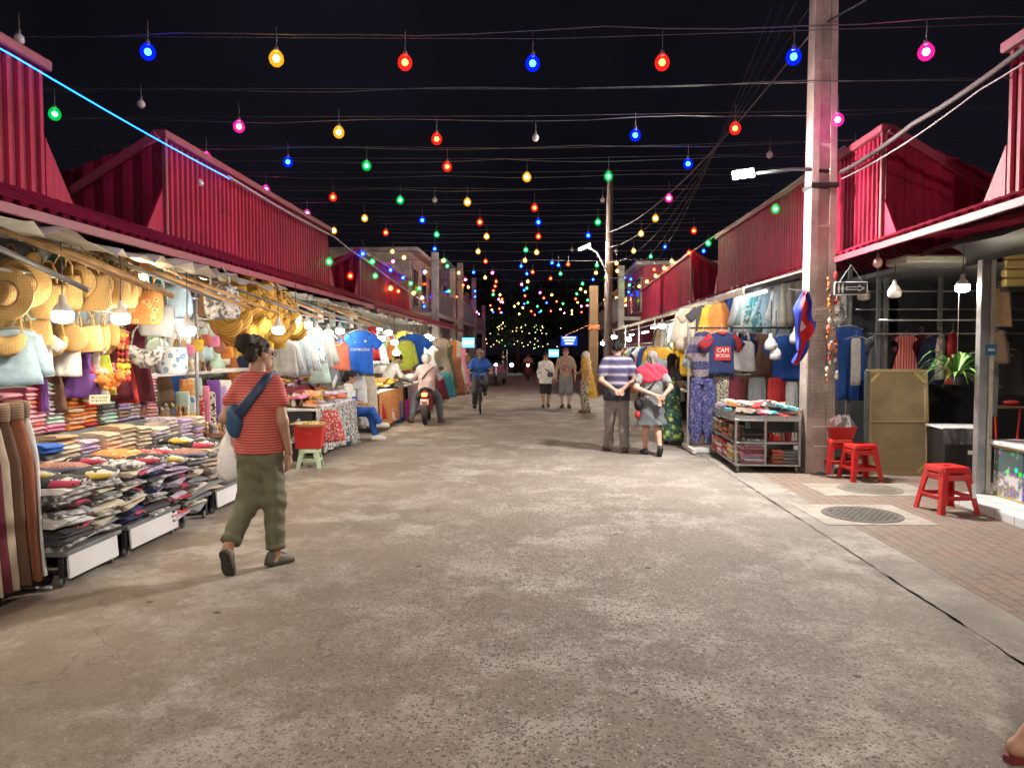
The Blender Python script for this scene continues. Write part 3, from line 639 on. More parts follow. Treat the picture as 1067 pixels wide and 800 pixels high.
def bag(kind, mat, p, rz, label, group, sc=1.0):
    me = {'tote': random.choice(TOTE), 'round': RB, 'crescent': random.choice(CRES)}[kind]
    nm = {'tote': 'tote_bag', 'round': 'round_bag', 'crescent': 'crescent_bag'}[kind]
    o = link(nm, me, mat, None, p, (random.uniform(-.08, .08), random.uniform(-.12, .12), rz)); o.scale = (sc,)*3; lab(o, label, 'bag', group)
    link('handle' if kind != 'crescent' else 'strap', CSTRAP if kind == 'crescent' else HANDLE, mat, o, (0, 0, -.02 if kind != 'crescent' else -.02)); return o
def hat(p, rz, label, sc=1.0, tilt=0):
    t = thing('straw_hat', label, 'hat', p, 0, 'straw hats at the left stall'); t.rotation_euler = (tilt, 0, rz); t.scale = (sc,)*3; PEND.append((t, label))
    link('brim', BRIM, STRAW, t); link('crown', CROWN, STRAW2, t); link('hat_band', BANDM, F['brown'], t)

# ------------------------------------------------------------------ LEFT: display tables with folded clothes
XF = -3.22
TG = 'low display tables of the near left stall'
def dtable(y0, y1, z, label, front=True, depth=.55):
    t = thing('display_table', label, 'table', (XF-depth/2, (y0+y1)/2, 0), 0, TG); L_ = y1-y0
    a = MB(); a.box((0, 0, z-.015), (depth, L_-.02, .03), b=.004); part('table_top', a, GREYM, t)
    if front:
        a = MB(); a.box((depth/2-.012, 0, .14), (.018, L_-.12, .17), (0, R(-4), 0), .003); part('front_panel', a, WHITEP, t)
    for sx in (-1, 1):
        for sy in (-1, 1):
            a = MB(); a.box((sx*(depth/2-.05), sy*(L_/2-.05), z/2), (.035, .035, z-.03), b=.003); part('leg', a, DARKM, t)
    for sy in (-1, 1):
        a = MB(); a.lathe([(.002, -.014), (.034, -.014), (.038, -.006), (.038, .006), (.034, .014), (.002, .014)], (depth/2-.05, sy*(L_/2-.06), .038), 14, 'x'); part('caster', a, GREYM, t, 'auto')
for i, (a, b) in enumerate([(4.8, 5.5), (5.56, 6.42), (6.48, 7.04), (7.1, 8.0), (8.08, 9.1)]): dtable(a, b, .245, f'low display table with a white front board, {nth(i)} from the near end', i != 2)
SG = 'folded T-shirts in front piles'; SG2 = 'folded scarves in middle tier stacks'; SG3 = 'folded scarves in top tier stacks'
fr = [['grey patterned','charcoal','white','black printed'], ['grey patterned','cream','grey','black printed'], ['grey patterned','black printed','navy','cream'], ['lilac woven','grey patterned','charcoal','navy'], ['lilac woven','charcoal','black printed','red and white dotted'], ['cream','grey','grey patterned'], ['beige','charcoal','grey patterned','grey'], ['grey patterned','grey','lilac woven'], ['charcoal','grey patterned','lilac woven']]
for i in range(9):
    y = 4.98+i*.36
    n = 11 if i not in (4, 5) else 13
    z = stack(XF-.17, y, .25 if i not in (4, 5) else .12, n if i < 7 else 8, fr[i], PI/2+random.uniform(-.12, .12), f'{nth(i)} front pile', 'T-shirt', SG, (1.20, 1.35, 1.02), 2.2)
    for k in range(2):
        if i > 6 and k: continue
        pr_ = ['black printed','yellow and black comic','grey patterned','black printed','yellow and black comic','multicolour ikat','black printed','orange floral','red and white dotted'][(i+k*4) % 9]
        o = link('rolled_tshirt', ROLL[(i+k) % 4], fm(pr_), None, (XF-.16-k*.22, y+.02, z-.02+k*.035), (random.uniform(-.1, .1), 0, PI/2*0+random.uniform(-.25, .25)+R(90)*0)); lab(o, f'{pr_} rolled T-shirt topping the front piles', 'T-shirt', 'rolled T-shirts on the front piles'); o.scale = (1, 1.15, 1)
t = solo('riser_shelf', MB().box((0, 0, .21), (.62, 3.4, .42), b=.01), GREYM, 'long low riser holding the middle tier of folded scarves', 'shelf', loc=(-4.08, 6.9, 0))
t = solo('riser_shelf', MB().box((0, 0, .43), (.6, 3.2, .86), b=.01), GREYM, 'taller riser holding the top tier of folded scarves', 'shelf', loc=(-4.72, 7.0, 0))
m2 = [['blue','teal','charcoal','cream'], ['beige','cream','tan'], ['lilac woven','lilac','purple','lilac woven'], ['peach','tan','beige','cream'], ['beige','tan','peach'], ['lilac','brown checked','beige'], ['lilac woven','grey','cream'], ['cream','brown checked','lilac woven'], ['lilac woven','lilac','beige'], ['tan','grey','lilac','cream']]
for i in range(10): stack(-3.92+random.uniform(-.03, .03), 5.55+i*.275, .43, 12 + (i % 3 == 1) - (i % 4 == 2), m2[i], PI/2+random.uniform(-.08, .08), f'{nth(i)} middle stack', 'scarf', SG2, (.78, 1.1, 1.02))
m3 = [['maroon','pink striped','rust'], ['pink striped','coral','pink'], ['lilac woven','pink','mint'], ['orange','peach','cream'], ['orange','red','peach'], ['mint','grey','pink striped'], ['lilac','brown checked','cream'], ['lilac woven','cream','beige'], ['pink striped','tan','lilac']]
for i in range(9): stack(-4.55+random.uniform(-.03, .03), 6.0+i*.27, .87, 11+(i % 3)-1, m3[i], PI/2, f'{nth(i)} top tier stack', 'scarf', SG3, (.77, 1.1, 1.02))
# price cards
CARD = M('price_card', (.62, .48, .36), .8, 0, .1); INK = M('ink', (.03, .03, .06), .7)
def text_mesh(s, size, depth=.002):
    cu = bpy.data.curves.new('t', 'FONT'); cu.body = s; cu.size = size; cu.extrude = depth; cu.align_x = 'CENTER'; cu.align_y = 'CENTER'; cu.resolution_u = 3
    o = bpy.data.objects.new('t', cu); COL.objects.link(o); bpy.context.view_layer.update()
    me = bpy.data.meshes.new_from_object(o.evaluated_get(bpy.context.evaluated_depsgraph_get())); bpy.data.objects.remove(o); bpy.data.curves.remove(cu); return me
for (u, v, Y, w_, lb) in ((20, 424, 5.35, .14, 'peach cardboard price card above the trousers'), (104, 416, 6.65, .17, 'pink price card on the top tier scarves')):
    t = thing('price_card', lb, 'price card', at(u, v, Y), R(25))
    a = MB(); a.box((0, 0, 0), (w_, .006, .085), (R(-15), 0, 0)); part('card', a, CARD, t)
    a = MB(); rng = random.Random(u)
    for k in range(2):
        x = -w_*.38
        while x < w_*.36: l = rng.uniform(.006, .016); a.box((x+l/2, -.006-.006*(1-k), .018-.03*k), (l, .002, rng.uniform(.008, .018)), (R(-15), 0, rng.uniform(-.2, .2))); x += l+.007
    part('handwriting', a, INK, t)
# trouser rack at the near corner
t = thing('clothes_rail', 'metal clothes rail carrying trousers at the near left corner', 'clothes rail', (-3.49, 4.35, 0))
a = MB(); a.tube([(0, -.6, 1.24), (0, .42, 1.24)], .014, 8); a.tube([(0, .42, 0), (0, .42, 1.24)], .014, 8); a.tube([(-.22, .42, .02), (.2, .42, .02)], .014, 8); part('frame', a, STEEL, t, True)
for i, (c, y, w_) in enumerate([('black', 4.12, 1), ('black', 4.20, .9), ('cream', 4.32, .8), ('maroon', 4.40, .9), ('beige', 4.47, .8), ('brown', 4.56, 1), ('rust', 4.66, 1.0), ('white', 4.76, .9)]):
    o = hang('wide_trousers', c, (-3.47-.02*(i % 2), y, 1.19), R(12)+random.uniform(-.1, .1), 'on the near left clothes rail', 'wide trousers on the near left rail', .98, False, w=.62*w_); o.scale.y = .55
    a = MB(); a.loft([sect(z, w2, .075, i, .4, 0, 22, .02, 40) for z, w2 in prof([(.085,.135),(.05,.15),(.0,.15),(-.03,.145)], 0, 3)]); part('waistband', a, P['brown checked'], o, True, (0, 0, .0))
# upper rows of straw bags
BAGG = 'straw bags hanging at the near left stall'
def bagp(kind, mat, u, v, Y, sc, desc, rz=.3):
    bag(kind, mat, at(u, v, Y), rz+random.uniform(-.3, .3), desc, BAGG, sc)
hat(at(25, 296, 5.5), R(25), 'wide straw hat with brown crown hanging at the near left', .84, .1); hat(at(6, 306, 5.3), R(10), 'pale straw hat cut by the left photo edge', .9)
hat(at(40, 288, 6.4), R(30), 'small straw hat behind the wide brown crowned hat', .9)
for (k, u, v, Y, s_) in [('tote',50,296,5.8,1.05),('tote',66,288,5.9,1.0),('round',80,276,6.0,1.0),('tote',92,288,6.1,1.1),('round',104,282,6.3,.9),('tote',114,286,6.4,1.1),('tote',126,290,6.6,1.0),('tote',44,272,6.6,.9),('round',62,268,6.7,.9),('tote',105,272,7.1,.9),('tote',122,276,7.3,.9),('tote',73,282,6.4,.9),('tote',86,276,6.6,.95),('round',134,288,7.0,.85),('tote',98,282,6.5,.95),('tote',56,280,6.3,.85),('tote',140,294,7.2,.85),('round',112,276,7.0,.8)]:
    bagp(k, STRAW, u, v, Y, s_*.86, f'woven straw {"round" if k=="round" else "tote"} bag in the upper hanging row')
for (k, u, v, Y, s_) in [('crescent',4,344,5.6,.75),('crescent',17,345,5.8,.75),('tote',36,334,5.9,.7),('crescent',50,348,6.1,.7),('round',75,338,6.3,.75),('tote',90,340,6.5,.75),('tote',102,340,6.7,.72),('crescent',60,346,6.5,.6),('crescent',28,338,6.2,.65),('tote',66,334,6.6,.65),('round',84,346,6.7,.6),('tote',112,338,6.9,.65),('tote',120,342,7.1,.6),('crescent',96,350,6.8,.6),('round',110,352,7.0,.5),('tote',10,332,6.1,.65)]:
    bagp(k, STRAW2 if k == 'round' else STRAW, u, v, Y, s_, f'small straw {dict(round="round", tote="tote", crescent="scoop")[k]} bag in the lower hanging row')
bagp('tote', P['orange floral'], 150, 300, 7.1, 1.15, 'red and orange floral fabric bag by the white bag'); bagp('tote', F['red'], 146, 306, 7.4, 1.0, 'plain red bag behind the floral fabric bag')
bagp('tote', F['grey'], 164, 318, 7.2, 1.0, 'plain pale grey bag hanging beside the floral bag'); bagp('crescent', P['grey patterned'], 152, 358, 7.3, .9, 'grey shell textured scoop bag under the white bag'); bagp('tote', F['lightblue'], 180, 300, 7.5, 1.0, 'pale blue bag left of the patterned bag'); bagp('round', F['mint'], 165, 352, 7.8, .7, 'small round mint bag')
bagp('tote', P['white and blue floral'], 180, 362, 7.6, .9, 'white and blue picture bag on the shelf line'); bagp('tote', P['grey patterned'], 230, 300, 7.9, 1.1, 'grey patterned cloth bag hanging by brown bags'); bagp('tote', F['brown'], 222, 306, 8.1, .9, 'brown suede bag beside the grey patterned bag')
for i, (u, v, c) in enumerate([(188,354,'tan'),(197,358,'pink'),(206,354,'yellow'),(214,348,'coral'),(222,350,'pink'),(228,356,'rust'),(236,362,'orange')]): bagp('round' if i % 2 else 'tote', F[c], u, v, 8.0+i*.08, .42, f'tiny {c} pouch in the row of pouches')
for i, (u, v, Y, s_) in enumerate([(236,338,8.5,1.15),(244,330,8.6,1.25),(252,340,8.9,1.3),(240,350,8.8,1.0),(262,336,9.0,1.2),(270,326,9.2,1.1),(278,332,9.4,1.25),(286,338,9.7,1.2),(258,318,9.0,1.2),(294,340,10.0,1.2),(282,318,9.7,1.2),(302,342,10.4,1.2),(272,346,9.5,.9),(250,356,9.0,.8),(236,326,8.6,1.1),(246,346,8.8,1.1),(268,338,9.1,1.1),(276,318,9.5,1.1),(298,330,10.1,1.1),(290,350,9.9,1.0),(308,348,10.6,1.0),(262,352,9.2,.9)]):
    bag('crescent', MUST, at(u, v-8, Y), .4+random.uniform(-.4, .4), 'mustard ribbed scoop bag in the cluster over the woman', 'mustard bags at the left stall', s_*.78)
for i, (u, v, Y) in enumerate([(247,296,8.9),(262,300,9.2),(276,300,9.6),(268,298,9.9),(288,306,10.2),(256,292,9.5)]):
    o = link('long_bag', garment('scarf', i % 4), MUST, None, at(u, v-6, Y), (0, random.uniform(-.1, .1), .3)); o.scale = (1.5, 1.8, .75); lab(o, 'long mustard ribbed bag hanging above the scoop bags', 'bag', 'mustard bags at the left stall')
for i in range(5): bagp('tote', F['yellow'] if i % 2 else F['mustard'], 241+i*12, 358-i*2, 9.3+i*.3, .6, 'small mustard tote under the scoop bag cluster')
rng = random.Random(31)
for i in range(16):
    u = 4+i*8.6+rng.uniform(-3, 3); Y = 5.5+u/95+rng.uniform(-.1, .5); k = rng.choice(['tote', 'round', 'crescent', 'tote'])
    bagp(k, rng.choice([STRAW, STRAW2, STRAW, F['tan'], F['beige']]), u, 276-u*.04+rng.uniform(-12, 22), Y, .52, f'little {dict(tote="tote", round="round", crescent="scoop")[k]} bag crowded among the straw bags')
for i in range(12):
    u = 150+i*9+rng.uniform(-3, 3); Y = 7.4+i*.2
    bagp(rng.choice(['tote', 'crescent', 'round']), rng.choice([F['beige'], F['tan'], P['grey patterned'], F['grey'], STRAW, F['brown'], F['pale grey'] if 'pale grey' in F else F['cream']]), u, 288+rng.uniform(-8, 22)+i*1.2, Y, .6, 'small cloth bag in the crowded row under the near left sheeting')
# clothes behind the bags
CG = 'clothes hanging in the near left stall'
hang('shirt', 'lightblue', at(14, 343, 5.75), R(15), 'under the straw bags at the left edge', CG, .62, w=1.35); hang('tee', 'white', at(38, 346, 6.0), R(20), 'beside the pale blue shirt', CG, .55); hang('cloth', 'white', at(70, 355, 6.4), R(20), 'crumpled behind the orange plush pile', CG, .45)
hang('dress', 'purple', at(84, 358, 6.7), R(20), 'between white cloth and lime dress', CG, .5); hang('dress', 'white', at(94, 360, 6.9), R(20), 'left of the lime dress', CG, .5); hang('long_dress', 'lime', at(106, 350, 7.0), R(20), 'in the middle of the near left stall', CG, .42, w=.9)
hang('long_dress', 'maroon', at(119, 340, 7.3), R(20), 'beside the lime dress', CG, .55); hang('long_dress', 'brown', at(48, 352, 6.5), R(20), 'in shadow behind the white cloth', CG, .5); hang('long_dress', 'red', at(124, 345, 7.5), R(20), 'behind the garlands', CG, .55)
for i, (u, c) in enumerate([(112, 'maroon'), (140, 'maroon'), (136, 'charcoal'), (60, 'charcoal'), (30, 'olive'), (8, 'brown'), (98, 'grey'), (76, 'brown')]): hang('long_dress', c, at(u, 338, 7.9+.02*i), R(20), 'hanging at the back of the near left stall', CG, .62)
# garlands
GM = [F['red'], F['yellow'], F['orange']]
for i, u in enumerate((127, 132, 123)):
    t = thing('bead_garland', 'red and yellow pompom garland hanging by the lime dress', 'garland', at(u, 346, 6.9+i*.1), 0, 'pompom garlands'); PEND.append((t, t['label']))
    a = MB(); a.tube([(0, 0, 0), (0, 0, -.5)], .003, 4); part('string', a, F['red'], t)
    for k in range(8): part('pompom', MB().ball((0, 0, -.03-k*.06), .017 if k not in (5, 6, 7) else .032, 8, 6), GM[0 if k > 6 or k in (1, 3) else 1 if k in (0, 5) else 2], t, True)
# plush pile
pl = MB(); pl.ball((0, 0, .05), .055, 10, 7); pl.ball((0, -.02, .125), .042, 10, 7)
for s_ in (-1, 1): pl.ball((s_*.032, -.01, .163), .016, 7, 5); pl.ball((s_*.05, -.03, .05), .02, 7, 5, (1, 1, 1.6)); pl.ball((s_*.035, -.055, .01), .022, 7, 5, (1, 1.5, 1))
PLUSH = pl.mesh('plush_toy', True); rng = random.Random(3)
for i in range(44):
    c = rng.choice(['orange','peach','coral','orange','red','cream','peach','pink','white','yellow'])
    k = i/44; p = at(52+62*rng.random(), 403-13*rng.random()**1.5, 6.8+rng.random()*.35)
    o = link('plush_toy', PLUSH, F[c], None, p, (rng.uniform(-1.2, 1.2), rng.uniform(-1.2, 1.2), rng.uniform(0, 6))); o.scale = (1.15,)*3; lab(o, f'small {c} plush toy in the heap above the scarves', 'plush toy', 'plush toys heaped at the left stall')
for (u, c) in ((38, 'magenta'), (43, 'red'), (46, 'purple')): hang('scarf', c, at(u, 395, 6.3), .3, 'draped left of the plush heap', CG, .35, False)
solo('plank_shelf', MB().box((0, 0, 0), (.5, 2.6, .035), b=.004), WHITEP, 'pale shelf under the plush heap', 'shelf', loc=(-5.1, 7.2, 1.24)); solo('plank_shelf', MB().box((0, 0, 0), (.45, 4.2, .04), b=.004), WHITEP, 'long pale shelf behind the figurine trays', 'shelf', loc=(-4.75, 9.6, 1.33))
# figurine table: yellow basket, trays
fg = MB(); fg.lathe([(.018, 0), (.024, .01), (.02, .05), (.011, .065), (.019, .085), (.015, .105), (.002, .115)], n=8); FIG = fg.mesh('figurine', True)
FMAT = [M('carved_wood%d' % i, c, .5) for i, c in enumerate([(.30,.14,.05), (.45,.3,.16), (.15,.07,.04), (.5,.45,.38), (.12,.16,.3), (.4,.3,.06)])]
def figs(p, nx, ny, dx, dy, where, sc=1.0):
    for i in range(nx):
        for j in range(ny):
            o = link('figurine', FIG, random.choice(FMAT), None, (p[0]+dx*(i-(nx-1)/2)+random.uniform(-.008, .008), p[1]+dy*(j-(ny-1)/2), p[2]), (0, 0, random.random()*6)); o.scale = (sc, sc, sc*random.uniform(.8, 1.15)); lab(o, f'carved figurine {where}', 'figurine', 'carved figurines')
solo('display_table', MB().box((0, 0, .3), (1.15, 1.5, .6), b=.01), GREYM, 'covered table under the yellow basket and figurine trays', 'table', loc=(-4.3, 9.0, 0))
t = thing('basket', 'yellow rectangular plastic basket beside the scarf stacks', 'basket', (-4.35, 8.55, .60), R(5))
a = MB(); a.loft([[(x*s_, y*s_, z) for x, y in ((-.2,-.2),(.2,-.2),(.2,.2),(-.2,.2))] for s_, z in ((.9, .0), (.98, .24), (1.03, .25), (1.03, .265), (.97, .265), (.88, .03))]); part('body', a, M('yellow_plastic', (.60, .36, .015), .4), t)
a = MB()
for k in range(3): a.box((0, -.195-.003*k, .06+.06*k), (.36, .012, .008))
part('rib', a, M('yellow_plastic_rib', (.5, .28, .01), .4), t)
figs((-4.35, 8.50, .84), 5, 3, .07, .1, 'standing in the yellow basket', 1.25)
t = thing('tray', 'dark slanted tray full of carved figurines by the scarf stacks', 'tray', (-3.92, 8.5, .62), R(12)); a = MB(); a.box((0, 0, 0), (.42, .5, .03), b=.004); part('base', a, DARKM, t); a = MB(); a.box((.21, 0, .03), (.015, .5, .05)); a.box((-.21, 0, .03), (.015, .5, .05)); a.box((0, -.25, .03), (.42, .015, .05)); part('rim', a, WOOD, t)
figs((-3.92, 8.5, .635), 5, 6, .078, .078, 'in the dark slanted tray', 1.1)
figs((-4.62, 9.2, 1.35), 3, 9, .1, .16, 'on the long pale shelf', 1.3)
# scarves and pouches hung beyond
for i, (c, u, v) in enumerate([('teal printed',186,425),('mint',190,408),('white and blue floral',196,412),('orange floral',194,395),('red and white dotted',205,412),('mint',203,394),('pink',211,402),('black and cream leaf',217,408),('mint',215,432),('purple',222,396),('lilac',229,402),('white',234,396),('red and white dotted',203,438),('grey patterned',183,442)]):
    hang('scarf', c, at(u, v, 9.0+.03*i), .2, 'on the accessories rack behind the woman', 'scarves on the accessories rack', .95, False, w=1.15)
for i, (c, z) in enumerate([('red', .66), ('blue', .64), ('orange', .66), ('yellow', .64), ('coral', .64), ('white', .63), ('rust', .65), ('pink', .64), ('royal', .66), ('cream', .64)]):
    o = link('folded_purse', FOLD[i % 6], F[c], None, (-3.45-.12*(i % 3), 7.55+.16*i, z-.12), (0, 0, random.uniform(-.4, .4))); o.scale = (.8, .8, .8); lab(o, f'flat {c} purse laid on the table edge by the woman', 'purse', 'purses on the table')
solo('display_table', MB().box((0, 0, .26), (.62, 1.9, .5), b=.01), F['grey'], 'grey cloth covered table of flat purses beside the woman', 'table', loc=(-3.62, 8.4, 0))
# ------------------------------------------------------------------ LEFT: stalls beyond the woman
F['pale grey'] = FAB('fabric_pale_grey', (.36,.38,.38)); F['pale blue grey'] = FAB('fabric_pale_blue_grey', (.30,.37,.42))
def plastic_stool(loc, rz, H, top, base, mat, label, group=None, aprons=(.0, .55)):
    t = thing('plastic_stool', label, 'stool', loc, rz, group)
    a = MB(); h = top/2
    def rr(q, z, n=5):
        out = []
        for cx, cy, a0 in ((1, 1, 0), (-1, 1, 90), (-1, -1, 180), (1, -1, 270)):
            for k in range(n): ang = R(a0+90*k/(n-1)); r_ = .04; out.append((cx*(q-r_)+r_*math.cos(ang), cy*(q-r_)+r_*math.sin(ang), z))
        return out
    a.loft([rr(h+.012, H-.055), rr(h+.010, H-.02), rr(h+.002, H-.004), rr(h-.01, H), rr(.035, H-.004)], cap=False); a.loft([rr(h+.006, H-.055), rr(h+.0, H-.03), rr(.042, H-.03)], cap=False); part('seat', a, mat, t, 'auto')
    b = base/2
    for sx in (-1, 1):
        for sy in (-1, 1):
            l = MB()
            def sec(f, wd):
                q = h+(b-h)*f; z = (H-.05)*(1-f); x, y = sx*q, sy*q
                return [(x, y, z), (x-sx*wd, y, z), (x-sx*wd, y-sy*.014, z), (x-sx*.016, y-sy*.014, z), (x-sx*.014, y-sy*wd, z), (x, y-sy*wd, z)]
            l.loft([sec(0, .075), sec(.5, .058), sec(.92, .05), sec(.93, .056), sec(1, .058)]); part('leg', l, mat, t)
    for f in ((.13, .62) if H > .3 else (.5,)):
        q = h+(b-h)*f-.004; z = (H-.05)*(1-f)
        for ang in range(4):
            c, s_ = math.cos(ang*PI/2), math.sin(ang*PI/2); l = MB(); l.box((0, -q, z), (2*q-.06, .012, .045 if f > .3 else .06), (R(8), 0, 0), .004)
            l.v = [(x*c-y*s_, x*s_+y*c, zz) for x, y, zz in l.v]; part('rail', l, mat, t)
    return t
plastic_stool((-3.24, 10.15, 0), R(10), .27, .26, .34, M('pale_green_plastic', (.45, .58, .38), .4), 'small pale green plastic step stool beside the left tables')
t = thing('crate', 'bright red plastic crate standing on the pale green stool', 'crate', (-3.24, 10.15, .272), R(8)); a = MB(); a.loft([[(x*s_, y*s_, z) for x, y in ((-.19,-.16),(.19,-.16),(.19,.16),(-.19,.16))] for s_, z in ((.88, 0), (1, .28), (1.05, .285), (1.05, .30), (.95, .30), (.84, .03))]); part('body', a, PLRED, t); a = MB(); a.box((0, -.168, .2), (.12, .02, .03), b=.005); part('handle', a, PLRED, t)
t = thing('tray', 'round woven tray of small beaded things on top of the red crate', 'tray', (-3.24, 10.15, .575)); a = MB(); a.lathe([(.002, 0), (.2, .0), (.24, .04), (.23, .045), (.19, .015), (.002, .015)], n=20); part('rim', a, STRAW, t, 'auto')
for i in range(14): o = link('bracelet', FIG, random.choice(FMAT), None, (-3.24+.16*random.uniform(-1, 1), 10.15+.14*random.uniform(-1, 1), .60), (1.4, random.random(), random.random()*6)); lab(o, 'small beaded trinket in the woven tray on the crate', 'trinket', 'trinkets in the woven tray')
o = hang('skirt', 'red and white dotted', (-3.12, 10.75, .75), .4, 'bundled low beside the red crate', 'cloth hanging at the left table fronts', .75, False)
def ctable(x, y0, y1, w_, z, m_, label):
    t = thing('market_table', label, 'table', (x, (y0+y1)/2, 0)); L_ = y1-y0
    a = MB(); a.box((0, 0, z-.02), (w_, L_, .04), b=.005); part('table_top', a, WHITEP, t)
    rows = []
    for k in range(41):
        y = -L_/2+L_*k/40; rows.append([(w_/2+.01+.012*math.sin(k*1.3), y, z), (w_/2+.03+.02*math.sin(k*1.1), y, z*.5), (w_/2+.03+.03*math.sin(k*1.1+.4), y, .10)])
    a = MB(); a.loft(rows, closed=False); part('table_cloth', a, m_, t, True)
    for sy in (-1, 1): a = MB(); a.box((0, sy*(L_/2-.05), z/2-.02), (w_-.1, .04, z-.06)); part('leg', a, DARKM, t)
ctable(-3.85, 10.6, 12.9, 1.1, .78, P['grey patterned'], 'table of orange and lilac wares in front of the white shirts')
ctable(-3.75, 14.5, 17.0, 1.0, .8, P['orange floral'], 'cloth fronted table of folded wares past the seated woman')
ctable(-3.75, 17.65, 20.0, 1.0, .8, P['multicolour ikat'], 'cloth fronted table beside the motorbike rider'); ctable(-3.75, 20.4, 26, 1.0, .8, F['maroon'], 'long dim table of clothes at the far left')
HG = 'cloth hanging at the left table fronts'
for i, (k, c, u, v, Y) in enumerate([('skirt','grey patterned',318,430,10.7),('skirt','lilac woven',327,432,11.0),('skirt','orange floral',334,428,11.3),('skirt','brown checked',341,430,11.6),('skirt','cream',347,436,11.9),('trousers','navy',355,440,12.4),('skirt','grey patterned',364,436,12.8),('skirt','orange floral',396,416,15.0),('skirt','white and blue floral',402,416,15.6),('skirt','red',393,414,14.8),('scarf','blue',415,418,16.6),('scarf','magenta',424,416,17.6),('scarf','navy',419,418,17.0),('scarf','pink',427,416,18.2)]):
    hang(k, c, at(u, v, Y), .5+random.uniform(-.2, .2), 'hanging from the left table edges', HG, .72 if k != 'scarf' else .85, False)
rng = random.Random(9)
def goods(x0, x1, y0, y1, z, n, cols, where, grp, levels=3):
    for i in range(n):
        c = rng.choice(cols); me = rng.choice(FOLD); k = rng.randrange(levels)
        o = link('folded_cloth', me, fm(c), None, (rng.uniform(x0, x1), rng.uniform(y0, y1), z+k*.034), (rng.uniform(-.1, .1), rng.uniform(-.25, .25), rng.uniform(0, 3))); o.scale = (rng.uniform(.7, 1.1), rng.uniform(.7, 1.2), rng.uniform(.9, 1.6)); lab(o, f'folded {c} cloth {where}', 'folded cloth', grp)
goods(-4.2, -3.35, 10.7, 12.8, .78, 34, ['orange','lilac woven','pink','orange floral','peach','brown checked','coral','cream'], 'on the orange and lilac table', 'goods on the orange and lilac table', 6)
goods(-4.1, -3.35, 14.6, 16.9, .8, 22, ['yellow','white','black','cream','orange floral','grey'], 'on the table past the seated woman', 'goods on the table past the seated woman', 4)
goods(-4.1, -3.35, 17.3, 19.9, .8, 18, ['white','mint','lightblue','cream','black'], 'on the table beside the motorbike', 'goods on the table beside the motorbike', 4)
solo('riser_shelf', MB().box((0, 0, .15), (.45, 2.1, .30), b=.01), F['maroon'], 'cloth covered riser at the back of the orange and lilac table', 'shelf', loc=(-4.12, 11.75, .78))
goods(-4.3, -3.95, 10.8, 12.7, 1.08, 36, ['orange','peach','coral','lilac woven','orange floral','cream','pink','lilac','mustard','grey patterned'], 'heaped on the riser behind the orange table', 'goods heaped on the riser', 6)
for i in range(26):
    c = rng.choice(['orange','peach','coral','lilac','orange floral','pink','mustard','lilac woven','cream','red'])
    o = link('cloth_pouch', PLUSH if i % 3 == 0 else ROLL[i % 4], fm(c), None, (-3.45-.4*rng.random(), 10.7+2.1*rng.random(), .80+.02*rng.random()), (rng.uniform(-.4, .4), 0, rng.uniform(0, 6))); o.scale = (.9,)*3 if i % 3 == 0 else (.5, .9, 1.1); lab(o, f'{c} stuffed {"toy" if i % 3 == 0 else "pouch"} on the orange and lilac table', 'pouch', 'pouches on the orange and lilac table')
for (y0, y1, cs) in ((14.6, 16.9, ['yellow','orange floral','cream','black','rust']), (17.8, 19.8, ['white','mint','lightblue','teal','cream'])):
    for i in range(16):
        c = rng.choice(cs); o = link('cloth_bundle', ROLL[i % 4], fm(c), None, (-3.4-.55*rng.random(), rng.uniform(y0, y1), .86+.06*rng.random()), (rng.uniform(-.3, .3), 0, rng.uniform(0, 6))); o.scale = (.7, 1.0, 1.3); lab(o, f'{c} cloth bundle on the left table {"past the seated woman" if y0 < 16 else "by the motorbike"}', 'bundle', 'cloth bundles on the far left tables')
figs((-3.6, 11.0, .80), 4, 5, .12, .14, 'standing on the orange and lilac table', 1.6)
CG2 = 'clothes hanging over the middle left stalls'
for i, (k, c, u, v, Y, s_) in enumerate([('shirt','pale grey',297,352,11.0,.8),('shirt','pale blue grey',305,350,11.3,.85),('shirt','pale grey',312,352,11.6,.85),('shirt','white and blue floral',320,344,11.9,.9),('dress','mint',328,346,12.2,.85),('shirt','pale grey',334,346,12.5,.9),('dress','pale blue grey',339,348,12.9,.8)]): hang(k, c, at(u, v, Y), .25, 'in the pale row of the middle left stall', CG2, s_)
o = hang('tank', 'coral', at(351.5, 348, 12.6), R(15), 'with cream neckline beside the blue jersey', CG2, 1.0); a = MB(); a.tube([(-.1, -.055, -.145), (-.04, -.06, -.185), (0, -.06, -.20), (.04, -.06, -.185), (.1, -.055, -.145)], .014, 6, True, .5); part('neck_trim', a, F['cream'], o)
# the blue football jersey
J = hang('tee', 'royal', at(375.5, 345, 13.3), R(12), 'football style jersey facing the street with white lettering', CG2, 1.12, w=.95); J['label'] = 'royal blue football jersey with white lettering above the seated woman'; PEND[:] = [q for q in PEND if q[0] is not J]
link('lettering', text_mesh('CAMBODIA', .062), F['white'], J, (0, -.078, -.30), (PI/2, 0, 0))
a = MB(); a.prism([(-.10, -.19), (-.07, -.19), (-.085, -.165)], .004, 'y', (0, -.072, 0)); part('triangle_mark', a, F['lightblue'], J)
a = MB(); a.lathe([(.002, 0), (.018, 0), (.018, .004), (.002, .004)], (.085, -.072, -.16), 12, 'y'); part('round_crest', a, F['white'], J)
hang('trousers', 'white', at(371, 392, 13.5), R(12), 'hanging right under the blue jersey', CG2, .9, False); hang('trousers', 'cream', at(381, 392, 13.7), R(12), 'hanging under the blue jersey', CG2, .95, False)
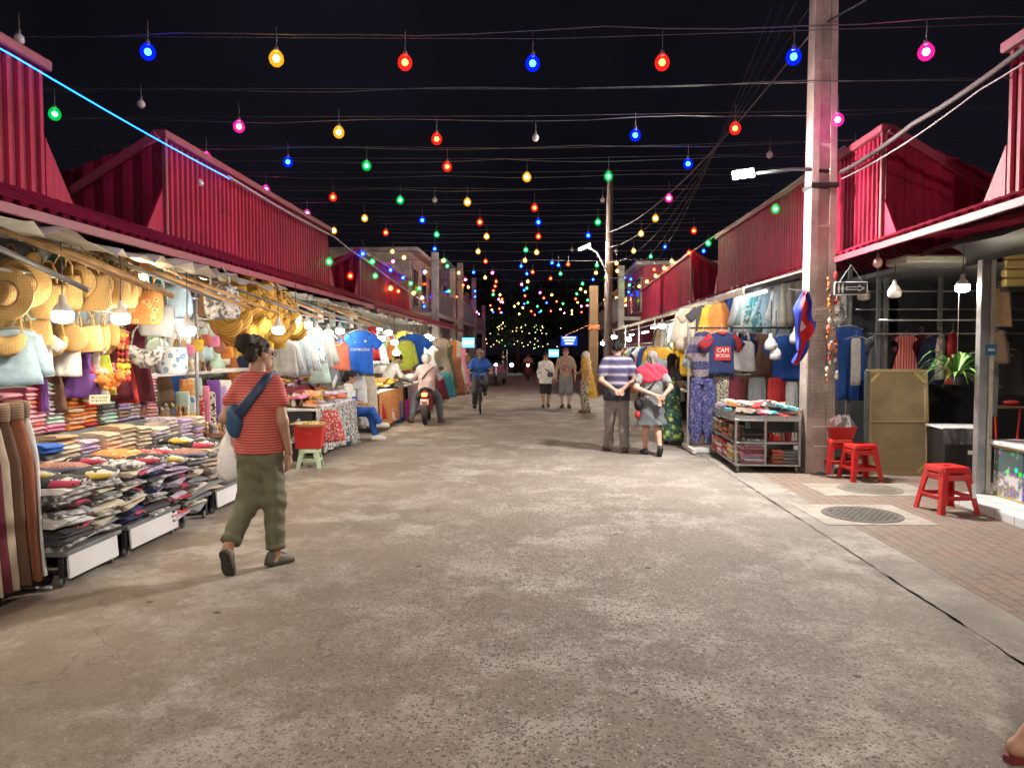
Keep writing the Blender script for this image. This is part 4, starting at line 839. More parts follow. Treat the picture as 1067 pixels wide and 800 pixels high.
hang('long_dress', 'red', at(388, 340, 14.5), .3, 'behind the blue jersey', CG2, .5); hang('dress', 'white and blue floral', at(394, 345, 15.0), .3, 'behind the blue jersey', CG2, .7); hang('tee', 'green', at(386, 350, 15.4), .3, 'dark in the stall behind the jersey', CG2, .9)
hang('shirt', 'lime', at(422, 355, 17.5), .3, 'over the table by the motorbike', CG2, .95); hang('tee', 'royal', at(431, 348, 18.0), .3, 'over the table by the motorbike', CG2, 1.25); hang('tee', 'yellow', at(421, 345, 18.4), .3, 'over the table by the motorbike', CG2, .7)
CG3 = 'clothes hanging at the far left stalls'
for i, (k, c, u, v, Y, s_) in enumerate([('dress','beige',459,353,21,1.25),('long_dress','olive',466,358,22.5,1.0),('long_dress','orange',470,355,23.5,1.1),('long_dress','cream',475,356,24.5,1.1),('long_dress','pink',480,362,26,1.0),('skirt','teal',464,388,20.5,1.1),('long_dress','rust',476,372,23.5,.9),('dress','white',447,360,20.5,1.0),('long_dress','peach',483,366,28,1.0),('dress','yellow',453,356,22,1.0),('skirt','maroon',457,392,20.2,1.0)]): hang(k, c, at(u, v, Y), .4, 'at the far left stalls', CG3, s_)
cols = list(F.keys()); prs = list(P.keys())
hrow(['tee','dress','shirt','tank'], ['white','grey','lightblue','mint','cream','orange','navy','pink','black','teal'], (-5.2, 10.2, 2.15), (-5.2, 17, 2.15), 22, .9, 'on the high left back rail', 'clothes on the back rail of the left stalls', 1.0)
hrow(['dress','tee','skirt'], ['teal','black','olive','brown','blue','grey','maroon','lilac','white'], (-5.3, 8.6, 1.5), (-5.3, 15.5, 1.5), 18, .9, 'on the low left back rail', 'clothes on the back rail of the left stalls', 1.0)
hrow(['tee','dress','shirt'], ['white','orange','navy','teal','cream','red','grey'], (-4.8, 17.2, 2.1), (-4.4, 27, 2.1), 18, .9, 'on the rail of the distant left stalls', CG3, 1.1)
hrow(['dress','tote','cloth'][:1]+['cloth'], ['grey','mint','cream','lightblue','white','beige'], (-5.35, 4.8, 2.3), (-5.35, 9.9, 2.35), 14, .7, 'high at the back of the near left stall', CG, .9)
hrow(['cloth', 'tank', 'tee'], ['charcoal','grey','teal','white','brown','olive'], (-4.3, 5.6, 2.52), (-4.2, 10, 2.5), 16, .7, 'bunched high under the near left sheeting', CG, .5)
hrow(['cloth', 'tank', 'tee'], ['teal','grey','white','charcoal','mint','navy'], (-4.1, 10.4, 2.5), (-4.1, 16, 2.5), 16, .7, 'bunched high under the farther left sheeting', CG2, .6)
t = thing('stall_frame', 'grey pipe framework holding up the left stall rails', 'frame', (-3.9, 4.5, 0)); 
for y in (.3, 3.7, 5.4, 8, 11): a = MB(); a.tube([(.0, y, 0), (0, y, 2.6)], .02, 6); part('post', a, STEEL, t, True)
for x, z in ((0, 2.2), (-.2, 1.98), (-1.4, 2.32), (-1.42, 1.52), (-1.3, 2.17)): a = MB(); a.tube([(x, .2, z), (x, 12.5, z)], .014, 6); part('rail', a, STEEL, t, True)
a = MB(); a.box((0, 0, 0), (.012, .3, .1), (R(35), 0, 0)); solo('white_tag', a, PLWHITE, 'slanted white banner card above the seated woman', 'card', loc=at(349, 397, 12.5))
# ------------------------------------------------------------------ coloured bulbs over the street
COLS = {'R': ('red', (1, .015, .01), (1, .03, .004)), 'B': ('blue', (.0, .012, 1), (.003, .035, 1)), 'G': ('green', (0, .50, .06), (.015, 1, .10)), 'Y': ('amber', (1, .42, .01), (1, .50, .07)), 'M': ('pink', (1, .015, .32), (1, .07, .42))}
GL = {k: HALO_GLOBE('globe_'+v[0], v[1], .55, .27) for k, v in COLS.items()}
CO = {k: EM('filament_'+v[0], v[2], {'B': 42, 'R': 32, 'G': 22, 'Y': 44, 'M': 66}[k]) for k, v in COLS.items()}
globe_me = MB().lathe([(.002, -.075), (.03, -.068), (.052, -.045), (.06, -.015), (.054, .015), (.036, .042), (.018, .058)], n=14).mesh('globe', True)
core_me = MB().ball((0, 0, -.012), .034, 8, 5).mesh('lamp_core', True)
cap_mb = MB().lathe([(.018, .055), (.021, .06), (.021, .10), (.010, .112)], n=10); cap_mb.tube([(0, 0, .11), (.004, 0, .2), (0, 0, .30)],  .005, 5); cap_me = cap_mb.mesh('socket', True)
CLEAR = M('unlit_bulb_glass', (.42, .38, .36), .25); SOCK = M('bulb_socket', (.09, .08, .08), .6)
bul = []
def px(s):
    for q in s.split():
        u, v, c = q.split(','); bul.append((float(u), float(v), c))
px('154,53,B 288,60,Y 422,64,R 555,65,B 690,64,R 827,58,B 965,53,M 57,118,G 249,131,M 353,137,Y 455,144,R 662,140,B 766,133,R 873,124,M 20,40,U 147,108,U 558,143,U')
px('215,163,M 300,168,B 382,172,G 466,173,R 549,184,Y 634,183,G 717,170,B 891,159,M 347,205,R 417,208,G 487,210,Y 557,216,R 697,206,M 277,197,M 453,208,U 628,208,U 802,161,U 596,260,U 642,261,U')
px('320,222,M 380,227,Y 402,242,R 440,229,B 500,231,R 561,231,B 623,231,G 561,246,R 683,227,Y 723,240,R 348,240,Y 455,244,G 507,246,Y 613,245,B 668,243,Y 453,259,B 506,272,R 548,260,G 547,271,Y 543,277,B 549,285,B 582,276,B 592,275,R 584,285,G 622,276,G 621,284,Y 463,271,G 466,277,G 478,284,Y 513,284,M 517,293,R 516,298,R 521,307,Y 522,314,Y 485,291,M 488,299,Y 495,303,B 495,309,B 550,293,Y 549,300,G 547,308,R 550,315,G 560,319,G 575,307,Y 580,314,R 584,322,Y 601,306,G 602,315,Y 596,327,Y 536,319,Y 540,316,Y 541,327,Y 511,318,R 514,325,B 502,333,B 524,336,Y 476,309,R 474,322,R 481,317,G 562,325,B 574,324,R 612,318,M 618,291,B 636,275,B 505,290,U 610,304,Y')
WALLB = 'L343,272,G L378,264,B L388,272,G L365,287,R L391,287,G L407,281,B L420,289,B L428,295,G L437,300,G L421,268,Y L443,283,Y L452,291,R L468,303,G L431,305,Y L440,310,Y L442,319,B L407,300,Y L415,303,R R738,253,G R718,263,R R700,272,Y R692,279,Y R683,287,Y R674,293,Y R666,298,Y R693,257,B R678,267,G R661,275,B R656,282,R R651,289,B R655,304,B R808,217,G R208,190,U R642,310,Y R636,314,Y R630,312,Y R646,318,Y'
BG = 'coloured bulbs strung over the street'
cnt = {}; rows = {}
def place_bulb(u, v, c, Y):
    p = at(u, v, Y); nm = 'unlit clear' if c == 'U' else COLS[c][0]; cnt[nm] = cnt.get(nm, 0)+1
    return p, nm, c
PL = []
for (u, v, c) in bul:
    Y = 770*3.0/(367-v)
    if v > 318: Y = 44+(v-318)*.9
    PL.append(place_bulb(u, v, c, Y))
for q in WALLB.split():
    u, v, c = q[1:].split(','); u = float(u); v = float(v)
    Y = 4.02*770/abs(565-u) if u != 208 else 9; Y = min(Y, 42)
    PL.append(place_bulb(u, v, c, Y))
rng = random.Random(77)
for r_ in range(14):
    Y = 22+r_*2.3; v = 367-770*(3.0-.02*r_)/Y
    for k in range(5):
        u = 565+770/Y*(-5+2.3*k+rng.uniform(-.9, .9)); PL.append(place_bulb(u, v+rng.uniform(-1.5, 2.5), rng.choice('RBGYYBRM'), Y+rng.uniform(-.6, .6)))
seen = {}; first = {}
def near_words(i):
    p, nm, c = PL[i]
    sd = 'left' if p.x < -1.2 else 'right' if p.x > 1.2 else 'middle'
    return nm, sd
buckets = {}
for i in range(len(PL)): buckets.setdefault(near_words(i), []).append(i)
for (nm, sd), idx in buckets.items():
    idx.sort(key=lambda i: PL[i][0].y)
    for k, i in enumerate(idx):
        p, _, c = PL[i]
        where = {'left': 'left side of the street', 'right': 'right side of the street', 'middle': 'middle of the street'}[sd]
        lt = f'lit {nm}' if c != 'U' else nm
        lb_ = f'{lt} bulb hanging over the {where}, {nth(k)} from the camera' if len(idx) > 1 else f'only {lt} bulb hanging over the {where}'
        if c in first: dup(first[c], p, 0, lb_, BG)
        else:
            t = thing('string_bulb', lb_, 'light bulb', p, 0, BG); first[c] = t; t.scale = (1.0,)*3 if c != 'U' else (.8,)*3
            gq = link('globe', globe_me, CLEAR if c == 'U' else GL[c], t); gq.scale = (1.25,)*3 if c != 'U' else (1,)*3  # lit globes enlarged so the faint shell stands in for a halo
            if c != 'U': link('lamp_core', core_me, CO[c], t)
            link('socket', cap_me, SOCK, t)
rng = random.Random(77)
# (the far rows, denser)
# the same strings go on over and behind the viewer
kb = 0
for y in (4.2, 1.0, -2.2):
    for x in (-3.6, -1.8, 0, 1.8, 3.6):
        c = 'RMYBG'[(kb*2+int(y > 0)) % 5]; kb += 1
        dup(first[c], (x, y, 4.75), 0, f'{COLS[c][0]} bulb strung above and behind the camera, {nth(kb-1)} from the front left', BG)
# wires
WIRED = M('thin_wire', (.07, .065, .07), .6)
ys = [7.5, 9.1, 10.3, 11.7, 12.5, 13.6, 14.7, 16, 17.4, 18.6, 20, 21.6, 23.5, 26, 29, 33, 38, 44]
rng = random.Random(5)
for i, y in enumerate(ys):
    a = MB()
    z = 4.92; n = 24; pts = [(-7.5+15*k/n, rng.uniform(-.02, .02), z-.10*(1-((k-n/2)/(n/2))**2)-.05*abs(math.sin(k*.5+i))+rng.uniform(-.008, .008)) for k in range(n+1)]
    a.tube(pts, .006 if y < 20 else .008, 4)
    solo('bulb_wire', a, WIRED, f'thin wire across the street carrying bulbs, {nth(i)} from the camera', 'wire', 'wires across the street', loc=(0, y, 0))
    if i < 12:
        a = MB(); a.tube([(-7.5, 0, 5.02), (0, .1, 4.9+.04*(i % 3)), (7.5, .2, 5.05)], .004, 4)
        solo('bulb_wire', a, WIRED, f'taut support wire beside the {nth(i)} bulb wire from the camera', 'wire', 'wires across the street', loc=(0, y+.35, 0))
def cable(name, pts, r, m, label, sag=0, grp='overhead cables'):
    a = MB(); P_ = []
    for i in range(len(pts)-1):
        A, B_ = Vector(pts[i]), Vector(pts[i+1])
        for k in range(10):
            t = k/10; q = A.lerp(B_, t); q.z -= sag*4*t*(1-t); P_.append(q)
    P_.append(Vector(pts[-1])); a.tube(P_, r, 5); return solo(name, a, m, label, 'cable', grp, True)
cable('light_rope', [(-4.05, 1, 3.90), (-4.06, 5.6, 3.87), (-4.08, 9.6, 3.86)], .0055, EM('blue_rope', (.006, .10, 1), 3.5), 'glowing blue rope light along the near left roof edge', .02)
cable('roof_cable', [(-4.06, 9.5, 3.87), (-4.08, 14.5, 3.86), (-4.1, 17, 3.75), (-4.1, 24, 3.4), (-4.1, 31, 3.1)], .018, M('pale_cable', (.30, .28, .40), .5), 'pale cable running on along the left roof edge', .03)
cable('roof_cable', [(4.02, 4, 4.30), (4.0, 6.4, 4.12), (3.98, 8.2, 4.05), (3.9, 9.95, 3.95)], .03, M('cable_bundle', (.05, .03, .03), .8), 'thick cable bundle running along the near right roof edge to the pole', .03)
cable('roof_cable', [(4.0, 4, 4.20), (3.97, 7.0, 3.98), (3.9, 9.95, 3.86)], .009, M('pale_cable2', (.22, .18, .18), .6), 'thin pale wire under the cable bundle on the right', .06)
cable('roof_cable', [(4.0, 10.1, 4.32), (4.02, 17.5, 4.32), (4.05, 24, 4.35), (4.05, 30, 4.2)], .02, WIREL, 'cable along the right roof edge beyond the pole', .03)
for i in range(5):
    cable('power_line', [(3.62-.05*i, 10.05, 5.9+.34*i), (2.2, 25, 5.6-.5*i)], .006 if i else .014, WIRED if i == 0 else WIRE, f'dark sagging power line from the concrete pole to the far pole, {nth(i)} from the top', .5+.25*i)
for i in range(3):
    cable('power_line', [(3.7, 10.0, 5.9+.4*i), (5.5, 2, 6.2+.5*i)], .013, WIRE, f'power line from the concrete pole running back over the right roofs, {nth(i)} from the bottom', .3)

# ------------------------------------------------------------------ LED bulbs in the stalls
LEDE = EM('led_white', (1.0, .87, .66), 46); LEDD = EM('led_white_dim', (1.0, .88, .70), 20); LEDW = EM('led_warm', (1.0, .74, .42), 40)
dif_me = MB().lathe([(.02, -.082), (.058, -.074), (.071, -.055), (.073, -.012), (.070, .0)], n=12).mesh('diffuser', True)
hou_me = MB().lathe([(.069, .002), (.066, .012), (.045, .05), (.024, .068), (.021, .12), (.012, .125)], n=12).mesh('housing', True)
cor_me = MB().tube([(0, 0, .12), (.004, 0, .3), (0, .0, .52)], .005, 5).mesh('cord')
LHOU = M('bulb_housing', (.55, .52, .5), .5)
leds = []
def led(p, label, m=LEDE, sc=1.0, grp='LED bulbs over the stalls', lit=True):
    t = thing('led_bulb', label, 'light bulb', p, 0, grp); t.scale = (sc,)*3
    link('diffuser', dif_me, m if lit else LHOU, t); link('housing', hou_me, LHOU, t); link('cord', cor_me, WIRE, t); return t
LL = [(65,325,5.4),(126,328,6.3),(195,341,6.9),(184,330,8.8),(290,341,8.9),(308,331,10.2),(320,336,11),(330,343,11.6),(342,345,12.2),(354,343,13),(397,351,14.5),(411,355,15.2),(405,345,16),(413,366,15.6),(424,352,18),(432,357,18.6),(440,356,20),(446,349,21),(450,352,22.5),(456,357,24),(462,357,25),(470,356,27),(476,357,30)]
for i, (u, v, Y) in enumerate(LL): led(at(u, v, Y), f'lit white LED bulb hanging at the left stalls, {nth(i)} from the near end', LEDD if 3 <= i <= 9 else LEDE)
LR = [(709,330,14.5),(655,352,19),(640,350,22),(633,354,25),(628,357,27),(690,338,16.5)]
for i, (u, v, Y) in enumerate(LR): led(at(u, v, Y), f'lit white LED bulb hanging at the right stalls, {nth(i)} from the near end', LEDE if i else LEDW, 1.4 if i == 0 else 1.0)
for i, (u, v, Y) in enumerate([(144,286,7.6),(205,293,9.0),(236,303,10.5)]): led(at(u, v, Y), f'lit warm bulb tucked under the left awning sheeting, {nth(i)} from the near end', LEDW)
for i, (u, v, Y) in enumerate([(803,358,11.0),(808,368,11.0),(829,351,11.0)]): led(at(u, v, Y), f'unlit white bulb hanging in front of the right T-shirts, {nth(i)} from the left', grp='unlit bulbs at the right stall', lit=False, sc=1.2)
# stalls carry on beside and behind the viewer, with the same bulbs
k = 0
for y in (3.6, 1.6, -.6):
    for x in (-3.5, 3.7):
        led((x, y, 2.0), f'LED bulb of the stalls {"left" if x < 0 else "right"} of the viewer, {nth(k//2)} going back'); k += 1
flood((.6, -3.2, 6.2), PI, 'LED floodlight on a pole arm over the street behind the viewer', FLOODW)
# ------------------------------------------------------------------ tubes, shop signs, street-end lights
TUBE = EM('tube_white', (.9, .97, 1.0), 9); TUBED = EM('tube_white_dim', (.9, .97, 1.0), 4)
def tubelight(p, L_, rz, label):
    t = thing('tube_light', label, 'lamp', p, rz, 'fluorescent tubes under the awnings')
    a = MB(); a.tube([(-L_/2, 0, 0), (L_/2, 0, 0)], .018, 8); part('tube', a, TUBE if p[0] > 0 else TUBED, t)
    a = MB(); a.box((0, 0, .035), (L_+.06, .05, .03), b=.004); part('batten', a, WHITEP, t)
for i, (x, y, z) in enumerate([(2.95, 17, 2.22), (2.95, 19.5, 2.25), (3.3, 14.4, 2.45), (3.3, 11.75, 2.50), (3.1, 22.5, 2.2), (3.1, 26, 2.2), (-4.4, 12.8, 2.2), (-4.4, 15.5, 2.2), (-4.3, 19, 2.2), (-4.2, 23, 2.2), (-4.2, 27, 2.2), (-4.9, 7.6, 2.3), (-4.9, 10, 2.3)]):
    tubelight((x, y, z), 1.3, PI/2, f'lit fluorescent tube under the {"right" if x > 0 else "left"} awning about {int(y+.5)} metres down the street')
def lightbox(p, w_, h_, c, s, label, lines):
    t = thing('shop_sign', label, 'sign', p)
    a = MB(); a.box((0, .04, 0), (w_+.06, .08, h_+.06), b=.01); part('box', a, DARKM, t)
    a = MB(); a.box((0, -.006, 0), (w_, .012, h_)); part('face', a, EM('sign_face'+label[:6], c, s), t)
    q = MB()
    for i in range(lines): q.box((0, -.016, h_*(.5-(i+.6)/(lines+.2))), (w_*(.8-.15*i), .006, h_/lines*.35))
    part('lettering', q, EM('sign_text', (.7, .9, 1), 1.0), t)
p = at(593, 355, 40); lightbox(p, .85, .5, (.01, .07, .9), .35, 'blue lit shop sign at the end of the street on the right', 3)
p = at(577, 368, 44); lightbox(p, .6, .45, (.15, .6, .9), .4, 'small pale blue lit screen sign low at the street end', 1)
p = at(488, 357, 30); lightbox(p, .5, .4, (.2, .65, .9), .4, 'pale blue lit sign at the far end of the left stalls', 1)
fl_me = MB().ball((0, 0, 0), .035, 6, 4).mesh('fairy_light'); rng = random.Random(11)
FE = [EM('fairy_warm', (1, .72, .22), .9), EM('fairy_green', (.25, 1, .3), .5), EM('fairy_white', (.8, .9, .5), .8)]
for e in FE: e.cycles.emission_sampling = 'NONE'
for i in range(54):
    u = rng.gauss(541, 24); v = 352+rng.uniform(-14, 11)
    o = link('fairy_light', fl_me, FE[rng.choice([0, 0, 1, 2])], None, at(u, v, 54+rng.uniform(0, 3)))
    tag(o, 'tiny fairy light in the tree at the end of the street', 'fairy light', 'fairy lights in the tree')
# render settings
SC.view_settings.view_transform = 'Standard'; SC.view_settings.look = 'None'; SC.view_settings.gamma = 1; SC.view_settings.exposure = 2.25
SC.view_settings.use_curve_mapping = False
cy = SC.cycles; cy.max_bounces = 5; cy.diffuse_bounces = 3; cy.glossy_bounces = 2; cy.transparent_max_bounces = 8; cy.sample_clamp_indirect = 2.0; cy.use_denoising = True; cy.caustics_reflective = False; cy.caustics_refractive = False
try: cy.use_light_tree = True
except Exception: pass
# ------------------------------------------------------------------ RIGHT: T-shirt rack facing the viewer
RG = 'clothes on the right T-shirt rack'
t = thing('clothes_rack', 'tall galvanised pipe rack of T-shirts beside the concrete pole', 'clothes rack', (2.5, 12.05, 0))
for x in (-.14, .50, 1.75): a = MB(); a.box((x, 0, 1.0), (.035, .035, 2.0), b=.003); part('post', a, STEEL, t)
for z in (1.99, 1.245): a = MB(); a.box((.82, .0, z), (1.95, .03, .03), b=.003); part('rail', a, STEEL if z < 1.5 else DARKM, t)
a = MB(); a.box((-.12, 0, .05), (.06, .9, .06)); a.box((.8, 0, .04), (1.8, .5, .05)); part('base', a, WHITEP, t)
def hangl(kind, c, p, rz, label, sc, w=1, hanger=True):
    o = hang(kind, c, p, rz, '', RG, sc, hanger, w=w); o['label'] = label; PEND.pop(); return o
hangl('jumpsuit', 'navy and white printed', at(733, 346, 12.0), R(-12), 'navy and white printed long jumpsuit at the left end of the right rack', 1.06, .80)
P['navy ikat'] = PAT('print_ikat_navy', 'blotch', (.026,.03,.12), (.06,.065,.19), (.20,.19,.28), 26)
JS = [o for o in SC.objects if o.name.startswith('hanging_jumpsuit')][-1]; link('trouser_legs', garment('jumpsuit_legs', 1), P['navy ikat'], JS)
hangl('trousers', 'black and cream leaf', at(752, 391, 12.0), 0, 'black and cream leaf print trousers under the CAMBODIA shirt', 1.0)
T = hangl('tee', 'navy', at(752, 346, 11.9), R(4), 'navy T-shirt with red sleeves and white CAMBODIA lettering', 1.0, .95)
for s_ in (1, -1): a = MB(); sleeve(a, s_, .155, .34, -.085, -.255, .088, .095, 1); part('sleeve', a, F['red'], T, True)
a = MB(); a.tube([(-.075, -.035, -.006), (-.03, -.055, -.03), (.03, -.055, -.03), (.075, -.035, -.006)], .016, 6); part('collar', a, F['red'], T, True)
a = MB(); a.box((0, -.066, -.34), (.27, .006, .22), b=.002); part('print_panel', a, F['red'], T)
for s_, z in (('CAM', -.29), ('BODIA', -.375)): link('lettering', text_mesh(s_, .095 if s_ == 'CAM' else .075), F['white'], T, (0, -.073, z), (PI/2, 0, 0))
hangl('tank', 'white', at(774, 346, 12.0), 0, 'plain white tank top on the right rack', 1.0, .98)
hangl('dress', 'brown', at(796, 348, 12.02), 0, 'dark brown sleeveless top on the right rack', .66, .9); hangl('tee', 'blue', at(820, 350, 12.0), 0, 'bright blue T-shirt at the right end of the rack', 1.05, 1.0); hangl('tee', 'navy', at(787, 348, 12.2), 0, 'dark T-shirt tucked behind the brown top', .95)
for (c, u, lb) in (('maroon', 766, 'dark maroon shorts on the lower rail of the right rack'), ('grey', 789, 'grey ribbed shorts on the lower rail of the right rack'), ('red', 809, 'bright red shorts on the lower rail of the right rack'), ('black and cream leaf', 755, 'leaf print cloth behind the maroon shorts')):
    hangl('cloth', c, at(u, 393, 11.95), 0, lb, .62, .95, False)
hangl('cloth', 'white', at(825, 397, 12.0), 0, 'white cloth partly hidden by the pole on the lower rail', .6, .7, False)
TG2 = 'clothes on the high row of the right stall'
for i, (k, c, u) in enumerate([('shirt','cream',718),('tee','beige',727),('tee','charcoal',736),('shirt','yellow',745),('shirt','orange',752),('scarf','blue',762),('scarf','navy',768),('shirt','white',778),('shirt','mint',786),('shirt','teal printed',794),('shirt','lightblue',802),('dress','white and blue floral',810),('shirt','white',817),('cloth','cream',826),('cloth','beige',834),('cloth','cream',842)]):
    hang(k, c, at(u, 313-(u-718)*.16+(8 if u < 760 else 0), 12.3), .2, 'on the high row of the right stall', TG2, .95 if k != 'cloth' else 1.0)
hrow(['dress','shirt','long_dress'], ['yellow','orange','white','peach','cream','mustard','teal','white'], (3.2, 13.6, 2.15), (4.6, 13.6, 2.15), 8, .2, 'in the second row of the right stall', TG2, 1.0)
hrow(['dress','tee','shirt'], ['mint','grey','lightblue','white','beige','charcoal','yellow'], (2.95, 13.4, 2.3), (2.95, 19, 2.2), 14, -.9, 'under the pale right awning', 'clothes under the pale right awning', .9)
hrow(['dress','tee','long_dress','shirt'], ['yellow','black','blue','white','orange','navy','mint','pink'], (3.0, 15, 1.75), (2.9, 27, 1.75), 20, -.7, 'along the front of the distant right stalls', 'clothes at the distant right stalls', 1.0)
hrow(['tee','dress','cloth'], ['black','grey','white','navy','brown'], (4.9, 12.6, 2.2), (4.9, 24, 2.2), 20, -.9, 'at the back of the right stalls', 'clothes at the back of the right stalls', 1.1)
hang('shirt', 'yellow', at(683, 362, 15.5), -.3, 'on the rail behind the couple seen from behind', TG2, 1.0); hang('shirt', 'mustard', at(690, 362, 15.2), -.3, 'on the rail behind the couple seen from behind', TG2, .9); hang('tee', 'lightblue', at(684, 374, 14.2), -.3, 'near the floral dressed vendor', TG2, .9)
t = thing('stall_frame', 'pale pipe framework along the fronts of the distant right stalls', 'frame', (2.9, 13, 0))
for y in (.2, 3.2, 6.2, 9.4, 13): a = MB(); a.tube([(0, y, 0), (0, y, 2.5)], .022, 6); part('post', a, WHITEP, t, True)
for z in (2.32, 1.85): a = MB(); a.tube([(0, 0, z), (0, 14, z)], .014, 6); part('rail', a, STEEL, t, True)
ctable(3.5, 14.5, 17.5, 1.0, .8, P['teal printed'], 'cloth covered table under the right awning'); 
goods(3.1, 3.9, 14.6, 17.4, .8, 16, ['yellow','white','lightblue','black','cream'], 'on the right stall table', 'goods on the right stall table', 4)
# ------------------------------------------------------------------ steel trolley
TX, TY = 3.03, 10.75
t = thing('trolley', 'steel shelf trolley on casters stacked with folded goods before the rack', 'trolley', (TX, TY, 0), R(-3))
W_, D_ = .82, 1.75
for x in (-W_/2, -.03, W_/2):
    for y in (-D_/2, D_/2): a = MB(); a.box((x, y, .41), (.03, .03, .62), b=.003); part('post', a, STEEL, t)
for z in (.105, .40, .70): a = MB(); a.box((0, 0, z), (W_+.02, D_+.02, .028), b=.004); part('shelf', a, STEEL, t)
a = MB()
for s_ in (-1, 1): a.box((0, s_*D_/2, .735), (W_, .014, .05)); a.box((s_*W_/2, 0, .735), (.014, D_, .05))
part('rim', a, STEEL, t)
a = MB(); a.box((W_/2-.012, .1, .4), (.012, D_-.3, .58)); part('side_panel', a, DARKM, t)
for x in (-W_/2+.03, W_/2-.03):
    for y in (-D_/2+.03, D_/2-.03): a = MB(); a.lathe([(.002, -.012), (.036, -.012), (.042, -.004), (.042, .004), (.036, .012), (.002, .012)], (x, y, .042), 14, 'x'); a.box((x, y, .075), (.04, .03, .035)); part('caster', a, GREYM, t, 'auto')
TGp = 'folded goods on the trolley'
def tst(dx, dy, z, n, cols, nm, rz=0, sc=(.62, 1, .8)): stack(TX+dx, TY+dy, z, n, cols, rz, nm, 'cloth', TGp, sc)
tst(-.2, -.74, .122, 6, ['pink','lilac','white','mint','brown'], 'pink pile low on the trolley', 0, (1.0, 1, .95)); tst(.10, -.74, .122, 5, ['coral','rust','brown checked'], 'coral pile low on the trolley', 0, (.5, 1, .95)); tst(.28, -.74, .122, 4, ['grey','white','grey'], 'grey pile low on the trolley', 0, (.8, 1, 1.1))
tst(-.2, -.74, .416, 4, ['charcoal','black','grey patterned'], 'black pile on the middle trolley shelf', 0, (.95, 1, 1.0))
for i in range(4): tst(-.33, -.42+.32*i, .122, 6, [['yellow','orange floral','white'],['red','white','pink striped'],['white','coral','lilac'],['red and white dotted','cream']][i], f'{nth(i)} side pile low on the trolley', PI/2, (.9, .8, .95)); tst(-.33, -.40+.33*i, .416, 5, [['brown checked','rust'],['coral','brown'],['charcoal','orange floral'],['grey','beige']][i], f'{nth(i)} side pile on the middle shelf', PI/2, (.9, .8, 1))
for i in range(9): o = link('small_jar', FIG, [F['red'], F['white'], F['cream'], F['grey'], FMAT[0], F['maroon']][i % 6], None, (TX+.02+.042*i, TY-.78, .415), (0, 0, 0)); o.scale = (1.0, 1.0, 1.05); lab(o, 'small trinket jar on the middle trolley shelf', 'jar', 'trinket jars on the trolley')
t = thing('pouch', 'small red box shaped pouch on the middle trolley shelf', 'pouch', (TX+.08, TY-.80, .415)); a = MB(); a.box((0, -.02, .05), (.1, .09, .1), b=.015); part('body', a, F['red'], t); a = MB(); a.tube([(-.03, -.07, .09), (.03, -.07, .09)], .006, 5); part('zip', a, F['yellow'], t)
rng = random.Random(21)
goods(TX-.34, TX+.34, TY-.75, TY+.75, .745, 30, ['peach','grey patterned','black printed','teal printed','white','lilac woven','orange floral','grey','red','cream'], 'heaped on top of the trolley', TGp, 4)
for i, (dx, c) in enumerate([(-.15, 'black printed'), (-.02, 'pink striped'), (.22, 'grey'), (.05, 'teal printed')]): o = link('rolled_cloth', ROLL[i], fm(c), None, (TX+dx, TY-.70, .74), (0, 0, random.uniform(-.3, .3))); o.scale = (.75, .8, .9); lab(o, f'{c} rolled cloth along the front of the trolley top', 'rolled cloth', TGp)
# ------------------------------------------------------------------ flag and toilet sign on the pole
FB, FR, FWt = M('flag_blue', (.015, .04, .42), .7), M('flag_red', (.55, .015, .02), .7), M('flag_white', (.7, .7, .7), .7)
t = thing('flag', 'blue and red Cambodian flag drooping from the concrete pole', 'flag', at(826, 304, 9.75))
a = MB(); a.tube([(-.06, -.02, .03), (.06, .0, .02), (.25, .06, -.0)], .009, 6); part('staff', a, GREYM, t)
def fl(s0, s1, t0=0.0, t1=1.0):
    rows = []; KQ = [0, .12, .3, .45, .62, .8, 1]; KX = [.15, .14, .13, .14, .17, .12, .04]; KW_ = [.03, .14, .23, .26, .24, .20, .05]
    for i in range(29):
        q = t0+(t1-t0)*i/28; row = []; cx = np.interp(q, KQ, KX); w_ = np.interp(q, KQ, KW_)
        for k in range(9):
            s_ = s0+(s1-s0)*k/8
            row.append((cx+w_*(s_-.5)+.012*math.sin(q*17+s_*6), .055*math.sin(s_*10+q*6)+.035*math.sin(q*13+s_*5)-.04, -.93*q-.10*(s_-.5)*math.sin(q*PI)*(1 if q < .45 else -1.6)+.02*math.sin(s_*12)))
        rows.append(row)
    return MB().loft(rows, closed=False)
part('blue_band', fl(0, .25), FB, t, True); part('red_band', fl(.25, .75), FR, t, True); part('blue_band', fl(.75, 1.0), FB, t, True)
tw = fl(.42, .58, .40, .52); tw.v = [(x, y-.006, z) for x, y, z in tw.v]; part('temple_emblem', tw, FWt, t, True)
BLK = M('sign_black', (.012, .013, .014), .5, 0, .1); SGW = M('sign_white', (.75, .75, .75), .5, 0, .05)
t = thing('toilet_sign', 'black toilet sign with white figures and right pointing arrow', 'sign', at(886.5, 300.5, 9.55), R(-3))
a = MB(); a.box((0, 0, 0), (.405, .018, .165), b=.004); part('board', a, SGW, t); a = MB(); a.box((0, -.009, 0), (.385, .006, .145)); part('face', a, BLK, t)
a = MB()
